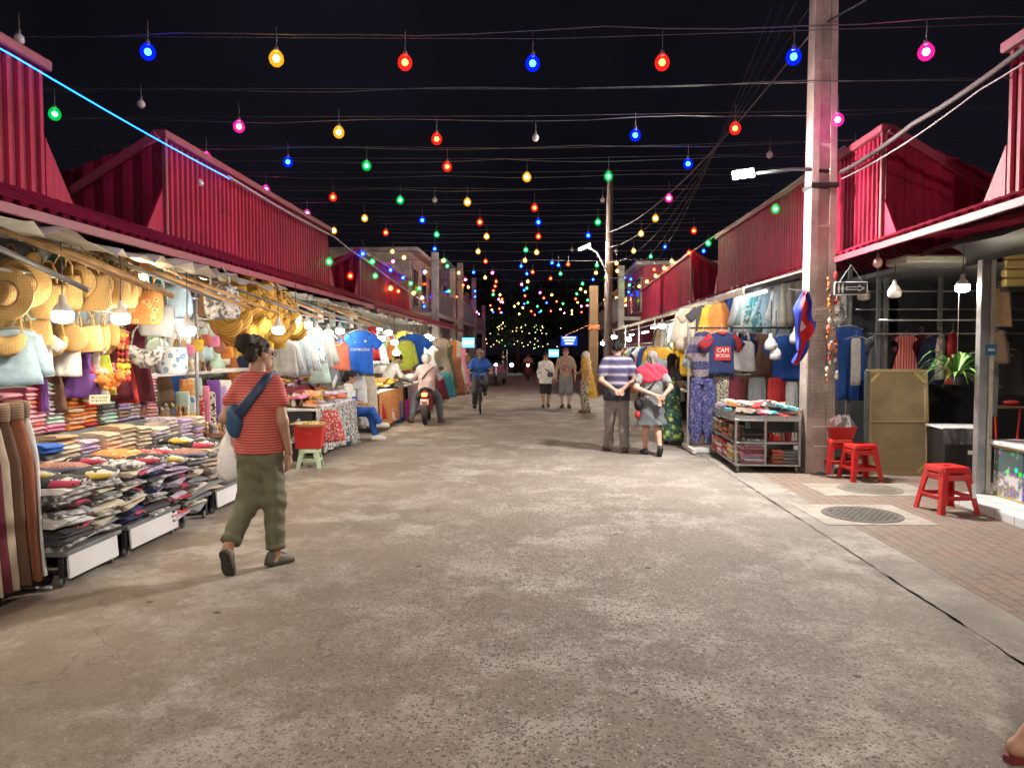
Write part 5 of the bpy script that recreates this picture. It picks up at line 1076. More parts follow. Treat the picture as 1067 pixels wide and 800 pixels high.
for x, sk in ((-.15, 0), (-.105, 1)):
    a.lathe([(.001, 0), (.010, 0), (.010, .003), (.001, .003)], (x, -.0155, .045), 10, 'y')
    a.prism([(x-.012, .03), (x+.012, .03), (x+(.02 if sk else .012), -.02), (x-(.02 if sk else .012), -.02)], .003, 'y', (0, -.014, 0)); a.box((x-.006, -.014, -.035), (.008, .003, .04)); a.box((x+.006, -.014, -.035), (.008, .003, .04))
part('figures', a, SGW, t)
a = MB(); a.prism([(-.065, .022), (.09, .022), (.09, .045), (.165, 0), (.09, -.045), (.09, -.022), (-.065, -.022)], .003, 'y', (0, -.014, 0)); part('arrow', a, SGW, t); a = MB(); a.prism([(-.052, .011), (.098, .011), (.10, .024), (.142, 0), (.10, -.024), (.098, -.011), (-.052, -.011)], .003, 'y', (0, -.0165, 0)); part('arrow_core', a, BLK, t)
a = MB(); a.tube([(-.14, .0, .08), (.0, 0, .30)], .005, 5); a.tube([(.14, 0, .08), (.0, 0, .30)], .005, 5); part('hanging_wire', a, STEEL, t)
# ------------------------------------------------------------------ shadowy stall right of the pole
S2 = 'clothes in the shadowy right stall'
def h2(k, c, u, v, Y, lb, sc, w=1.0, rz=0): o = hang(k, c, at(u, v, Y), rz, '', S2, sc, w=w); o['label'] = lb; PEND.pop()
h2('trousers', 'blue', 884, 341, 10.3, 'blue trousers with pale stripe hanging right of the concrete pole', .98, 1.05); h2('scarf', 'white', 892, 352, 10.25, 'pale cloth strip beside the blue trousers', .8); h2('cloth', 'grey patterned', 877, 300, 10.4, 'silver beaded cloth behind the toilet sign', .7, .6)
h2('dress', 'red and white checked', 944, 349, 10.2, 'red and white checked sleeveless dress in the shadowy stall', .5, 1.15); h2('tee', 'red', 993, 346, 10.0, 'plain red top beside the hanging plant', 1.0, .8, R(55)); h2('tee', 'white', 981, 348, 10.2, 'white top behind the plain red top', .9, .8, R(55)); h2('shirt', 'navy', 978, 350, 10.3, 'navy shirt left of the plain red top', .9)
h2('skirt', 'brown checked', 1038, 345, 9.0, 'brown and black checked skirt right of the metal post', .62, 1.1); h2('scarf', 'grey', 1030, 368, 9.1, 'grey striped cloth right of the metal post', .95, 1.6); h2('cloth', 'charcoal', 1050, 365, 9.3, 'charcoal cloth at the right edge of the shadowy stall', .8); h2('tee', 'maroon', 960, 350, 10.7, 'dim maroon T-shirt at the back of the shadowy stall', 1.0); h2('tee', 'charcoal', 920, 350, 10.8, 'dim grey T-shirt behind the checked dress', 1.0); h2('cloth', 'tan', 1040, 300, 9.6, 'tan cloth hanging high near the yellow shutter', .7)
t = thing('stall_frame', 'dark metal framework of posts and rails in the shadowy stall', 'frame', (4.2, 10.3, 0))
for x, z0, z1 in ((.03, 0, 2.75), (.42, 0, 2.75), (.52, 0, 2.7), (1.25, 1.9, 2.7)): a = MB(); a.box((x, .1, (z0+z1)/2), (.05, .05, z1-z0), b=.004); part('post', a, GREYM, t)
for z, y in ((2.02, -.4), (2.2, .3), (1.85, -.1), (2.45, .3)): a = MB(); a.tube([(0.2, y, z), (4, y, z)], .014, 6); part('rail', a, STEEL, t, True)
# the square metal post with ABA sticker
t = thing('metal_post', 'pale metal corner post with a blue ABA sticker beside the counter', 'post', (4.70, 8.08, 0))
a = MB(); a.box((-.02, 0, 1.29), (.09, .09, 2.58), b=.006); part('shaft', a, STEEL, t); a = MB(); a.box((.06, -.02, 1.29), (.05, .05, 2.58), b=.005); part('side_channel', a, M('cream_post', (.42, .40, .32), .6, 0, .25, 4, dirt=.3), t)
a = MB(); a.box((.045, -.052, 1.625), (.115, .006, .115), (0, 0, 0), .002); s_ = part('sticker', a, M('sticker_blue', (.02, .10, .22), .5), t)
link('lettering', text_mesh('ABA', .042), SGW, s_, (.045, -.058, 1.625), (PI/2, 0, 0))
# stretched canvas panel seen from its back
CANV = M('canvas_back', (.30, .235, .13), .85, 0, .2, 4, .3, 120, dirt=.25); BAR = M('stretcher_wood', (.36, .27, .14), .7, 0, .2, 6)
t = thing('canvas_panel', 'large tan canvas on a stretcher leaning behind the red stools', 'canvas', (4.66, 9.8, 0)); t.rotation_euler = (R(-5), 0, 0)
a = MB(); a.box((0, .012, .69), (.74, .012, 1.34)); part('canvas', a, CANV, t)
for x in (-.37, .37): a = MB(); a.box((x, 0, .69), (.045, .035, 1.38), b=.004); part('stretcher_bar', a, BAR, t)
for z in (.02, .69, 1.36): a = MB(); a.box((0, -.002 if z == .69 else 0, z), (.70, .03, .045 if z != .69 else .03), b=.004); part('stretcher_bar', a, BAR if z != .69 else CANV, t)
for x, z, q in ((-.29, 1.27, -45), (.29, 1.27, 45), (-.29, .10, 45), (.29, .10, -45)): a = MB(); a.box((x, -.016, z), (.17, .012, .035), (0, R(q), 0)); part('corner_brace', a, M('brace_wood', (.5, .36, .14), .7), t)
a = MB(); a.box((0, 0, .68), (.06, .05, 1.36), b=.004); solo('painted_board', a, M('weathered_board', (.10, .14, .12), .8, 0, .4, 9, dirt=.6), 'narrow weathered board left of the leaning canvas', 'board', loc=(4.24, 9.82, 0))
# black wrapped box
t = thing('storage_box', 'black box wrapped in clear plastic beside the leaning canvas', 'box', (5.28, 9.6, 0), R(-4)); a = MB(); a.box((0, 0, .32), (.55, .5, .62), b=.02); part('body', a, M('black_box', (.015, .015, .017), .45), t); a = MB(); a.box((0, 0, .655), (.58, .52, .03), b=.008); part('lid', a, WHITEP, t)
a = MB(); rng = random.Random(4); rows = [[(-.29+.58*i/14, -.262-.02*rng.random(), z-.01*rng.random()) for i in range(15)] for z in (.66, .6, .53, .46)]; a.loft(rows, closed=False); part('plastic_wrap', a, M('clear_wrap', (.12, .12, .13), .12, 0, .5, 20), t); a = MB(); a.box((.05, -.256, .36), (.07, .006, .05)); part('paper_tag', a, SGW, t)
RS = 'red plastic stools on the right pavement'
plastic_stool((4.08, 7.58, .004), R(8), .46, .29, .42, PLRED, 'red plastic stool in front of the white tiled step', RS)
a = MB(); a.box((0, 0, 0), (.035, .004, .14), (R(-8), 0, 0)); o = solo('price_tag', a, SGW, 'white paper tag stuck on the nearest red stool', 'tag', loc=(4.235, 7.382, .24))
plastic_stool((3.98, 9.38, .004), R(5), .46, .29, .40, PLRED, 'red plastic stool beside the leaning canvas', RS); plastic_stool((3.93, 9.95, .004), R(-4), .46, .29, .40, PLRED, 'red plastic stool half hidden behind another one next to the pole', RS)
t = thing('crate', 'red plastic tub of papers standing on the hidden red stool', 'tub', (3.94, 9.95, .47)); a = MB(); a.loft([[(x*s_, y*s_, z) for x, y in ((-.17,-.14),(.17,-.14),(.17,.14),(-.17,.14))] for s_, z in ((.85, 0), (1, .13), (1.06, .135), (1.06, .15), (.95, .15), (.82, .02))]); part('body', a, PLRED, t)
for i in range(5): a = MB(); a.box((0, 0, 0), (.16, .004, .2), (random.uniform(-.6, .6), random.uniform(-.9, .9), random.uniform(-.5, .5))); lab(solo('paper_sheet', a, [SGW, F['grey'], P['grey patterned']][i % 3], '', 'paper', loc=(3.90+.04*i, 9.93+.01*i, .66)), 'loose printed sheet sticking out of the red tub', 'paper', 'papers in the red tub')
# tiled step and printed counter
m, N, L, B = new_mat('white_tiles'); B.inputs['Roughness'].default_value = .25; bk = nd(N, 'ShaderNodeTexBrick', Scale=1.0, Color1=(.62,.66,.66,1), Color2=(.58,.62,.63,1), Mortar=(.3,.3,.3,1)); bk.offset = 0; bk.inputs['Brick Width'].default_value = .3; bk.inputs['Row Height'].default_value = .3; bk.inputs['Mortar Size'].default_value = .006; L.new(coords(N, L), bk.inputs[0]); L.new(bk.outputs['Color'], B.inputs['Base Color'])
a = MB(); a.box((0, 0, .045), (1.6, 3.6, .09), b=.006); solo('tiled_step', a, m, 'low white tiled step under the printed counter', 'step', loc=(5.16, 6.35, .0))
t = thing('display_counter', 'white topped counter with a collage of gem and mosaic prints', 'counter', (5.1, 6.55, .09))
a = MB(); a.box((0, 0, .27), (.62, 2.9, .54), b=.004); part('body', a, WHITEP, t); a = MB(); a.box((0, -.0, .56), (.72, 3.0, .05), b=.012); part('counter_top', a, PLWHITE, t)
GOLD = M('gold_trim', (.5, .38, .12), .4, .4)
for y0 in (-1.44, -.48, .48):
    for k, (c1, c2, c3, ya, za, hh) in enumerate([((.02,.04,.16),(.5,.08,.08),(.3,.55,.65),.24,.385,.24), ((.02,.05,.30),(.3,.35,.6),(.6,.6,.7),.24,.14,.24), ((.06,.10,.10),(.2,.35,.3),(.55,.6,.5),.72,.385,.24), ((.25,.18,.17),(.66,.64,.62),(.5,.2,.15),.72,.14,.24)]):
        a = MB(); a.box((-.316, y0+ya+.0, za), (.01, .465, hh)); part('print_panel', a, PAT(f'collage{k}', 'cells', c1, c2 if k == 3 else c1, c3, (17, 60, 15, 40)[k], .35) if y0 < -1 else bpy.data.materials[f'collage{k}'], t)
a = MB(); a.box((-.318, 0, .518), (.018, 2.9, .018)); a.box((-.318, 0, .012), (.018, 2.9, .018)); part('gold_edge', a, GOLD, t)
# two far counter ends face the viewer
for k, (c_, x, z) in enumerate([('collage0', -.15, .385), ('collage2', .15, .385), ('collage1', -.15, .14), ('collage3', .15, .14)]): pass
t = thing('side_table', 'small red legged table of trinkets behind the glass right of the post', 'table', at(1050, 424, 9.2)); a = MB(); a.box((0, 0, 0), (.4, .3, .02), b=.004); part('table_top', a, WOOD, t)
for x in (-.15, .15): a = MB(); a.tube([(x, 0, -.01), (x*.6, 0, -.9)], .014, 6); part('leg', a, PLRED, t)
a = MB(); a.ball((0, 0, .02), .07, 10, 6, (1.4, 1, .4)); solo('red_shoe', a, F['red'], 'small red cloth shoe on the red legged table', 'shoe', loc=at(1054, 421, 9.2))
t = thing('roller_shutter', 'yellow ribbed roller shutter box high above the counter', 'shutter', (6.85, 9.2, 2.6)); a = MB()
for k in range(4): a.box((0, 0, .17-.11*k), (2.6, .1, .10), b=.02)
part('slats', a, M('yellow_shutter', (.55, .42, .16), .5, .2, .15, 3), t); a = MB(); a.box((0, -.02, -.245), (2.6, .13, .05), b=.006); part('bottom_bar', a, DARKM, t)
# awning tarpaulin and fittings above the near right stall
TARP = M('grey_tarpaulin', (.05, .054, .055), .6, 0, .3, 2, .4, 6, dirt=.4)
rows = []
for i in range(9):
    a_ = -.5+i*.42; rows.append([(4.10+.30+.26*math.cos(a_)-.02*math.sin(k*.9), 3.2+k*.37, 2.62+.16*math.sin(a_)+.015*math.sin(k*1.7)) for k in range(15)])
solo('rolled_tarpaulin', MB().loft(rows, closed=False), TARP, 'dark grey rolled tarpaulin hanging under the near right roof edge', 'tarpaulin', smooth=True)
a = MB(); a.box((0, 0, 0), (1.0, .5, .09), (0, 0, 0), .02); solo('awning_box', a, M('pale_box', (.25, .24, .21), .6), 'pale flat box slung under the near right roof', 'box', loc=at(955, 272, 9.0)+Vector((.25, 0, 0)))
led(at(1003, 297, 8.2), 'lit white disc lamp hanging beside the metal post', LEDE, .95, 'LED bulbs over the stalls'); led(at(932, 303, 9.0), 'unlit white drum bulb hanging near the checked dress', LEDE, 1.05, 'unlit bulbs at the right stall', False)
t = thing('string_bulb', 'unlit pinkish clear bulb under the red eave near the toilet sign', 'light bulb', at(914.5, 273, 9.2)); t.scale = (.95,)*3; link('globe', globe_me, M('pink_lit_glass', (.5, .28, .28), .25), t); link('socket', cap_me, SOCK, t)  # pink light on this unlit clear bulb is put into its glass colour
led(at(900, 306, 10.1), 'brown shaded bulb beside the toilet sign', LEDE, 1.1, 'unlit bulbs at the right stall', False)
# hanging plant
t = thing('hanging_plant', 'leafy green spider plant hanging beside the metal post', 'plant', at(997, 392, 8.3)); t.scale = (1.3,)*3; a = MB(); a.lathe([(.05, -.12), (.085, -.02), (.09, 0), (.08, 0), (.05, -.1)], n=14); pt_ = part('pot', a, DARKM, t, 'auto'); pt_.scale = (.6, .6, .6)
a = MB(); a.tube([(0, 0, 0), (0, 0, .75)], .003, 4); part('hanger', a, WIREL, t); rng = random.Random(2)
for k in range(46):
    q = rng.uniform(0, 2*PI); l = rng.uniform(.14, .34); up = rng.uniform(.02, .22); a = MB(); w_ = rng.uniform(.012, .02); rows = []
    for i in range(7):
        s_ = i/6; r_ = l*s_; z = up*math.sin(s_*2.2)*1.3-.12*s_*s_; ww = w_*math.sin(PI*min(.97, s_+.12)); c, s2 = math.cos(q), math.sin(q)
        rows.append([(r_*c-ww*s2, r_*s2+ww*c, z), (r_*c, r_*s2, z-.006), (r_*c+ww*s2, r_*s2-ww*c, z)])
    a.loft(rows, closed=False); part('leaf', a, M('spider_leaf%d' % (k % 3), [(.10,.26,.04),(.16,.36,.07),(.06,.16,.03)][k % 3], .5) if k < 3 else bpy.data.materials['spider_leaf%d' % (k % 3)], t, True)
# charms strung on the pole
rng = random.Random(8)
for i in range(40):
    t2 = MB().ball((0, 0, 0), rng.uniform(.014, .03), 8, 6, (1, .7, rng.uniform(.9, 2.2))); o = solo('charm', t2, F[rng.choice(['red','coral','orange','cream','brown'])], '', 'charm', loc=(3.80+(.045 if i % 2 else -.05)+rng.uniform(-.035, .03), 9.845+rng.uniform(-.02, .01), 1.25+.034*i+rng.uniform(-.02, .02))); lab(o, 'small red or orange charm strung on the concrete pole', 'charm', 'charms strung on the concrete pole')
a = MB(); a.tube([(0, 0, 0), (.06, .05, .015), (.15, .0, .012), (.1, -.08, .012), (0, -.06, .012), (-.06, 0, .01)], .014, 6); solo('cable_coil', a, RUB, 'short coil of black cable lying at the foot of the pole', 'cable', smooth=True, loc=(3.55, 9.72, .016))
# ------------------------------------------------------------------ implicit-surface figures
def V3(p): return np.array(p, float)
def surfnet(F, o, h):
    S = F < 0; nx, ny, nz = F.shape
    c = np.zeros((nx-1, ny-1, nz-1), np.int8); off = [(i, j, k) for i in (0, 1) for j in (0, 1) for k in (0, 1)]
    for i, j, k in off: c += S[i:nx-1+i, j:ny-1+j, k:nz-1+k]
    act = (c > 0) & (c < 8); I = np.argwhere(act); idx = -np.ones(act.shape, np.int64); idx[act] = np.arange(len(I))
    P_ = np.zeros((len(I), 3)); n = np.zeros(len(I))
    for a in range(8):
        for b in range(a+1, 8):
            A, B_ = np.array(off[a]), np.array(off[b])
            if np.abs(A-B_).sum() != 1: continue
            fa = F[tuple((I+A).T)]; fb = F[tuple((I+B_).T)]; m = (fa < 0) != (fb < 0)
            t = np.where(m, fa/np.where(np.abs(fa-fb) < 1e-12, 1, fa-fb), 0)
            P_ += np.where(m[:, None], A+(B_-A)*t[:, None], 0); n += m
    Vt = (I+P_/n[:, None])*h+o; Q = []
    for ax in range(3):
        sl0 = [slice(None)]*3; sl1 = [slice(None)]*3; sl0[ax] = slice(0, -1); sl1[ax] = slice(1, None)
        E = np.argwhere(S[tuple(sl0)] != S[tuple(sl1)]); u, w = (ax+1) % 3, (ax+2) % 3
        E = E[(E[:, u] > 0) & (E[:, w] > 0) & (E[:, u] < F.shape[u]-1) & (E[:, w] < F.shape[w]-1)]
        if not len(E): continue
        du = np.zeros(3, int); du[u] = 1; dw = np.zeros(3, int); dw[w] = 1
        q = np.stack([idx[tuple((E-du-dw).T)], idx[tuple((E-dw).T)], idx[tuple(E.T)], idx[tuple((E-du).T)]], 1)
        fl_ = S[tuple(E.T)]; q[~fl_] = q[~fl_][:, ::-1]; Q.append(q)
    return Vt, np.concatenate(Q)
def evalp(pr, X, Y, Z):
    k = pr[0]
    if k in ('c', '-c'):
        _, a, b, ra, rb = pr[:5]; a, b = V3(a), V3(b); ba = b-a; L2 = ba@ba+1e-12
        px, py, pz = X-a[0], Y-a[1], Z-a[2]; t = np.clip((px*ba[0]+py*ba[1]+pz*ba[2])/L2, 0, 1)
        return np.sqrt((px-t*ba[0])**2+(py-t*ba[1])**2+(pz-t*ba[2])**2)-(ra+(rb-ra)*t)
    if k in ('e', '-e'):
        _, c, r = pr[:3]; q = np.sqrt(((X-c[0])/r[0])**2+((Y-c[1])/r[1])**2+((Z-c[2])/r[2])**2); return (q-1)*min(r)
    if k == 't':     # tapered elliptic segment a->b, lateral axis ux
        _, a, b, ra, rb, ux = pr[:6]; a, b, ux = V3(a), V3(b), V3(ux); ba = b-a; L = np.sqrt(ba@ba); d = ba/L; ux = ux-d*(ux@d); ux /= np.sqrt(ux@ux); uy = np.cross(d, ux)
        px, py, pz = X-a[0], Y-a[1], Z-a[2]; s = px*d[0]+py*d[1]+pz*d[2]; t = np.clip(s/L, 0, 1); e = s-t*L
        u = px*ux[0]+py*ux[1]+pz*ux[2]; w = px*uy[0]+py*uy[1]+pz*uy[2]
        rx = ra[0]+(rb[0]-ra[0])*t; ry = ra[1]+(rb[1]-ra[1])*t; m = np.minimum(rx, ry)
        return (np.sqrt((u/rx)**2+(w/ry)**2+(e/m)**2)-1)*m
def pb(pr):
    k = pr[0].lstrip('-')
    if k == 'e': c, r = V3(pr[1]), V3(pr[2]); return c-r, c+r
    a, b = V3(pr[1]), V3(pr[2]); r = max(np.max(pr[3]), np.max(pr[4])); return np.minimum(a, b)-r, np.maximum(a, b)+r
def sdf(prims, h, k=.03, fold=None, cuts=()):
    pos = [p for p in prims if p[0][0] != '-']; lo = np.min([pb(p)[0] for p in pos], 0)-.03; hi = np.max([pb(p)[1] for p in pos], 0)+.03
    n = np.ceil((hi-lo)/h).astype(int)+2; ax = [lo[i]+h*np.arange(n[i]) for i in range(3)]; F_ = np.full(n, .5)
    for pr in prims:
        l, u = pb(pr); kk = pr[-1] if pr[0][-1] != 't' and len(pr) > (5 if pr[0][-1] == 'c' else 3) else (pr[6] if pr[0] == 't' and len(pr) > 6 else k)
        i0 = np.maximum(((l-kk-.02-lo)/h).astype(int), 0); i1 = np.minimum(((u+kk+.02-lo)/h).astype(int)+2, n)
        sl = tuple(slice(a, b) for a, b in zip(i0, i1)); X, Y, Z = np.meshgrid(ax[0][sl[0]], ax[1][sl[1]], ax[2][sl[2]], indexing='ij', sparse=True)
        d = evalp(pr, X, Y, Z); G = F_[sl]
        if pr[0][0] == '-': hh = np.maximum(kk-np.abs(G+d), 0)/kk; F_[sl] = np.maximum(G, -d)+hh*hh*kk/4
        else: hh = np.maximum(kk-np.abs(G-d), 0)/kk; F_[sl] = np.minimum(G, d)-hh*hh*kk/4
    X, Y, Z = np.meshgrid(*ax, indexing='ij', sparse=True)
    if fold: F_ = F_+fold(X, Y, Z)
    for nrm, d in cuts: F_ = np.maximum(F_, X*nrm[0]+Y*nrm[1]+Z*nrm[2]-d)
    return surfnet(F_, lo, h)
def np_mesh(name, parts, scale=1.0):
    vs = []; fs = []; o = 0
    for v, f in parts: vs.append(v); fs.append(f+o); o += len(v)
    me = bpy.data.meshes.new(name); v = np.concatenate(vs)*scale; f = np.concatenate(fs)
    me.from_pydata(v.tolist(), [], f.tolist()); me.polygons.foreach_set('use_smooth', [True]*len(me.polygons)); return me
def cloth_fold(a, s=0):
    return lambda X, Y, Z: a*(np.sin(Z*38+X*26+s+2.2*np.sin(X*15+Z*9))*.5+np.sin(Z*17-X*31+Y*23+s*2)*.5)
HEAD = sdf([('e',(0,-.015,.03),(.073,.092,.085)),('e',(0,.025,-.03),(.058,.064,.085)),('e',(0,.037,-.078),(.040,.043,.032)),('c',(0,.086,.008),(0,.106,-.026),.009,.014,.012),('e',(0,.078,.030),(.05,.018,.012)),('e',(0,.082,-.062),(.024,.013,.009),.01),
    ('e',(.076,-.008,-.01),(.010,.024,.032),.008),('e',(-.076,-.008,-.01),(.010,.024,.032),.008),('-e',(.031,.098,.008),(.015,.014,.010),.012),('-e',(-.031,.098,.008),(.015,.014,.010),.012),('c',(0,-.022,-.05),(0,-.03,-.15),.052,.056)], .0065, .03)
def handmesh(curl, spread=.05):   # wrist at origin, fingers along +Z, palm faces +Y, thumb towards +X
    pr = [('t',(0,0,.0),(0,0,.085),(.026,.018),(.040,.014),(1,0,0))]
    for i, (x, l) in enumerate(((.030,.066),(.010,.075),(-.010,.070),(-.029,.054))):
        p = V3((x,0,.085)); a = 0
        for s, f in ((.45,.55),(.32,.9),(.23,.8)):
            a += curl*f; q = p+l*s*V3((x*spread*6 if s > .4 else 0, math.sin(a), math.cos(a))); pr.append(('c',p,q,.0095-.001*(s < .4),.0085-.001*(s < .3),.008)); p = q
    pr += [('c',(.022,.006,.02),(.050,.018,.055),.013,.011,.012),('c',(.050,.018,.055),(.052,.032+.015*curl,.085),.0105,.008,.006)]
    return sdf(pr, .0042, .012)
HANDS = {'relaxed': handmesh(.35), 'grip': handmesh(1.0), 'flat': handmesh(.12)}
def frame(d, n):
    d = V3(d); d /= np.linalg.norm(d); n = V3(n); n = n-d*(n@d); n /= np.linalg.norm(n); return np.stack([np.cross(n, d), n, d], 1)
def base_joints(**kw):
    J = dict(pel=(0,0,.93), mid=(0,-.005,1.08), chest=(0,0,1.25), neck=(0,-.015,1.43), head=(0,.02,1.575), shR=(.165,-.01,1.375), elR=(.215,-.04,1.10), wrR=(.225,.05,.865), hipR=(.085,0,.90), knR=(.095,.03,.50), anR=(.10,-.02,.09), toR=(.125,.13,.03))
    for k in list(J):
        if k.endswith('R'): J[k[:-1]+'L'] = (-J[k][0],)+J[k][1:]
    J['hdR'] = (0,.15,-1); J['hdL'] = (0,.15,-1); J['hnR'] = (-1,.1,0); J['hnL'] = (1,.1,0)
    J.update(kw); return J
def lerp(a, b, t): return tuple(V3(a)+(V3(b)-V3(a))*t)
def lat(J): return tuple(V3(J['shR'])-V3(J['shL']))
def torso_pr(J, f=1.0, add=0.0, belly=0.0, low=0.0):
    ux = lat(J); up = lerp(J['shR'], J['shL'], .5); p0 = V3(J['pel'])-V3((0,0,low))
    return [('t',p0,J['mid'],(.155*f+add,.108*f+add+belly*.6),(.128*f+add,.092*f+add+belly),ux,.05),('t',J['mid'],J['chest'],(.128*f+add,.092*f+add+belly),(.150*f+add,.112*f+add+belly*.4),ux,.05),('t',J['chest'],up,(.150*f+add,.112*f+add),(.135*f+add,.070+add),ux,.05)]
def body_pr(J, f=1.0, foot=True):
    P_ = torso_pr(J, f)+[('c',J['neck'],J['head'],.056,.050,.03)]
    for s in 'RL':
        P_ += [('c',lerp(J['sh'+s],J['chest'],.1),J['el'+s],.052*f,.040,.03),('c',J['el'+s],J['wr'+s],.041,.027,.02),('c',J['hip'+s],J['kn'+s],.088*f,.056,.03),('c',J['kn'+s],J['an'+s],.055,.036,.02)]
        k = lerp(J['kn'+s],J['an'+s],.12); k2 = lerp(J['kn'+s],J['an'+s],.5); P_.append(('c',(k[0],k[1]-.012,k[2]-.004),(k2[0],k2[1]-.012,k2[2]-.004),.056,.046,.03))
        a = V3(J['an'+s]); t = V3(J['to'+s]); d = t-a; hl = a+V3((-d[0]*.3,-d[1]*.3,-.05)) if a[2] < .14 else a+V3((0,-.02,-.045))
        P_ += [('c',a,hl,.036,.034,.02),('c',hl,t,.034,.026,.02)]
        q = lerp(hl,t,.75); 
    return P_
def shoe_pr(J, s, g=.008):
    a = V3(J['an'+s]); t = V3(J['to'+s]); d = t-a; hl = a+V3((-d[0]*.35,-d[1]*.35,-.045)) if a[2] < .14 else a+V3((0,-.03,-.04))
    return [('c',a+V3((0,0,-.01)),hl,.038+g,.037+g,.02),('c',hl,t,.036+g,.034+g,.02),('c',lerp(hl,t,.5),t,.040+g,.036+g,.02)]
SKINS = {k: M('skin_'+k, c, .55, 0, .12, 9) for k, c in dict(tan=(.40,.22,.14), fair=(.52,.30,.22), brown=(.24,.12,.07)).items()}
HAIRM = {k: M('hair_'+k, c, .75, 0, .6, 70, 1.0, 110) for k, c in dict(dark=(.030,.015,.009), grey=(.26,.24,.22), black=(.012,.011,.012)).items()}
SHOEM = {k: M('shoe_'+k, c, .6, 0, .2) for k, c in dict(olive=(.10,.09,.065), black=(.02,.02,.022), brown=(.10,.055,.03), white=(.6,.58,.52)).items()}
EYEM = M('eye_dark', (.02,.015,.012), .2)
def hairmesh(style):
    st = lambda X, Y, Z: .0035*np.sin(X*210+Z*60+Y*90)+.004*np.sin(X*75-Y*60+Z*20)
    pr = [('e',(0,-.025,.042),(.085,.098,.088))]; cuts = [((0,.80,-.60), .038)]
    if style == 'bun':
        pr += [('e',(0,-.125,.075),(.075,.062,.07),.015),('c',(0,-.06,.09),(0,-.1,.06),.05,.04),('e',(.03,-.095,.0),(.055,.045,.06),.02),('e',(-.05,-.11,.11),(.035,.04,.03),.01),('e',(.06,-.12,.10),(.03,.035,.04),.01)]; b0 = st; st = lambda X, Y, Z: b0(X, Y, Z)+.006*np.sin(X*120+Y*80+Z*40)*np.sin(Z*95-Y*70)
    if style == 'bob': pr += [('c',(0,-.05,.02),(0,-.055,-.075),.088,.075,.03)]
    if style == 'long': pr += [('c',(0,-.06,.0),(0,-.085,-.20),.075,.06,.03)]
    if style == 'short': cuts.append(((0,0,-1), .065))
    return sdf(pr, .0065, .03, st, cuts)
HAIR = {s: hairmesh(s) for s in ('bun','bob','short','long')}
def place_head(J, mesh):
    yaw, pit = J.get('yaw', 0), J.get('nod', 0); E = np.array(Euler((-pit, 0, yaw)).to_matrix()); return (mesh[0]@E.T+V3(J['head']), mesh[1])
def person(label, loc, rz, J, H, skin, hair, clothes, f=1.0, h=.013, shoes=None, hand=('relaxed','relaxed'), group=None, hstyle='short', foot=True):
    s = H/1.70; t = thing('person', label, 'person', loc, rz, group)
    bp = [sdf(body_pr(J, f), h, .03), place_head(J, HEAD)]
    for k, sd in enumerate('RL'):
        Rm = frame(J['hd'+sd], J['hn'+sd]); v, fc = HANDS[hand[k]]; v = v.copy()
        if sd == 'L': v[:, 0] *= -1; fc = fc[:, ::-1]
        d = V3(J['hd'+sd]); d /= np.linalg.norm(d); bp.append((v@Rm.T+V3(J['wr'+sd])-d*.008, fc))
    link('body', np_mesh('body', bp, s), SKINS[skin], t)
    if hair: link('hair', np_mesh('hair', [place_head(J, HAIR[hstyle])], s), HAIRM[hair], t)
    ev = MB().ball((.031,.084,.008),.0115,8,6); ev.ball((-.031,.084,.008),.0115,8,6); v = np.array(ev.v); fcs = [list(x) for x in ev.f]
    for sx in (.031,-.031):
        e = MB().ball((sx,.0835,.008),.0115,8,6); e.v = [tuple(q*s) for q in place_head(J,(np.array(e.v),None))[0]]; part('eye', e, EYEM, t, True)
    if shoes:
        for sd in 'RL': link('shoe', np_mesh('shoe', [sdf(shoe_pr(J, sd), .009, .02)], s), SHOEM[shoes], t)
    for c in clothes:
        fo = c[3] if callable(c[3]) else None
        nm, prims, mt, fold, cuts = c[:5]; link(nm, np_mesh(nm, [sdf(prims, c[5] if len(c) > 5 else h, .04, fo or (cloth_fold(fold, len(label)) if fold else None), cuts)], s), mt, t)
    return t, s
def shirt(J, mt, hem, add=.02, f=1.0, sl=.55, belly=0, name='shirt', fold=.007, low=.06, sr=.068, cuts=(), sl2=0):
    P_ = torso_pr(J, f, add, belly, low)
    for s in 'RL':
        e = lerp(J['sh'+s],J['el'+s],min(sl,1)); P_.append(('c',lerp(J['sh'+s],J['chest'],.12),e,sr,sr-.002,.035))
        if sl2: P_.append(('c',J['el'+s],lerp(J['el'+s],J['wr'+s],sl2),sr-.012,sr-.02,.03))
    return (name, P_, mt, fold, [((0,0,-1),-hem)]+list(cuts))
def trousers(J, mt, top, r=(.115,.088,.072), to=.92, f=1.0, fold=.009, name='trousers', hipw=(.165,.125)):
    ux = (1,0,0); pe = V3(J['pel']); P_ = [('t',pe+V3((0,0,.03)),pe-V3((0,0,.09)),(hipw[0]*f,hipw[1]*f),(hipw[0]*f*1.03,hipw[1]*f),ux,.06)]
    for s in 'RL':
        P_.append(('c',J['hip'+s],J['kn'+s],r[0]*f,r[1],.05)); P_.append(('c',pe-V3((0,0,.10)),pe-V3((0,.0,.20)),r[0]*.85*f,r[0]*.62*f,.06)) if r[0] < .2 and J['pel'][2] > .9 else None
        if to > 0: P_.append(('c',J['kn'+s],lerp(J['kn'+s],J['an'+s],to),r[1],r[2],.04))
    return (name, P_, mt, fold, [((0,0,1),top)])
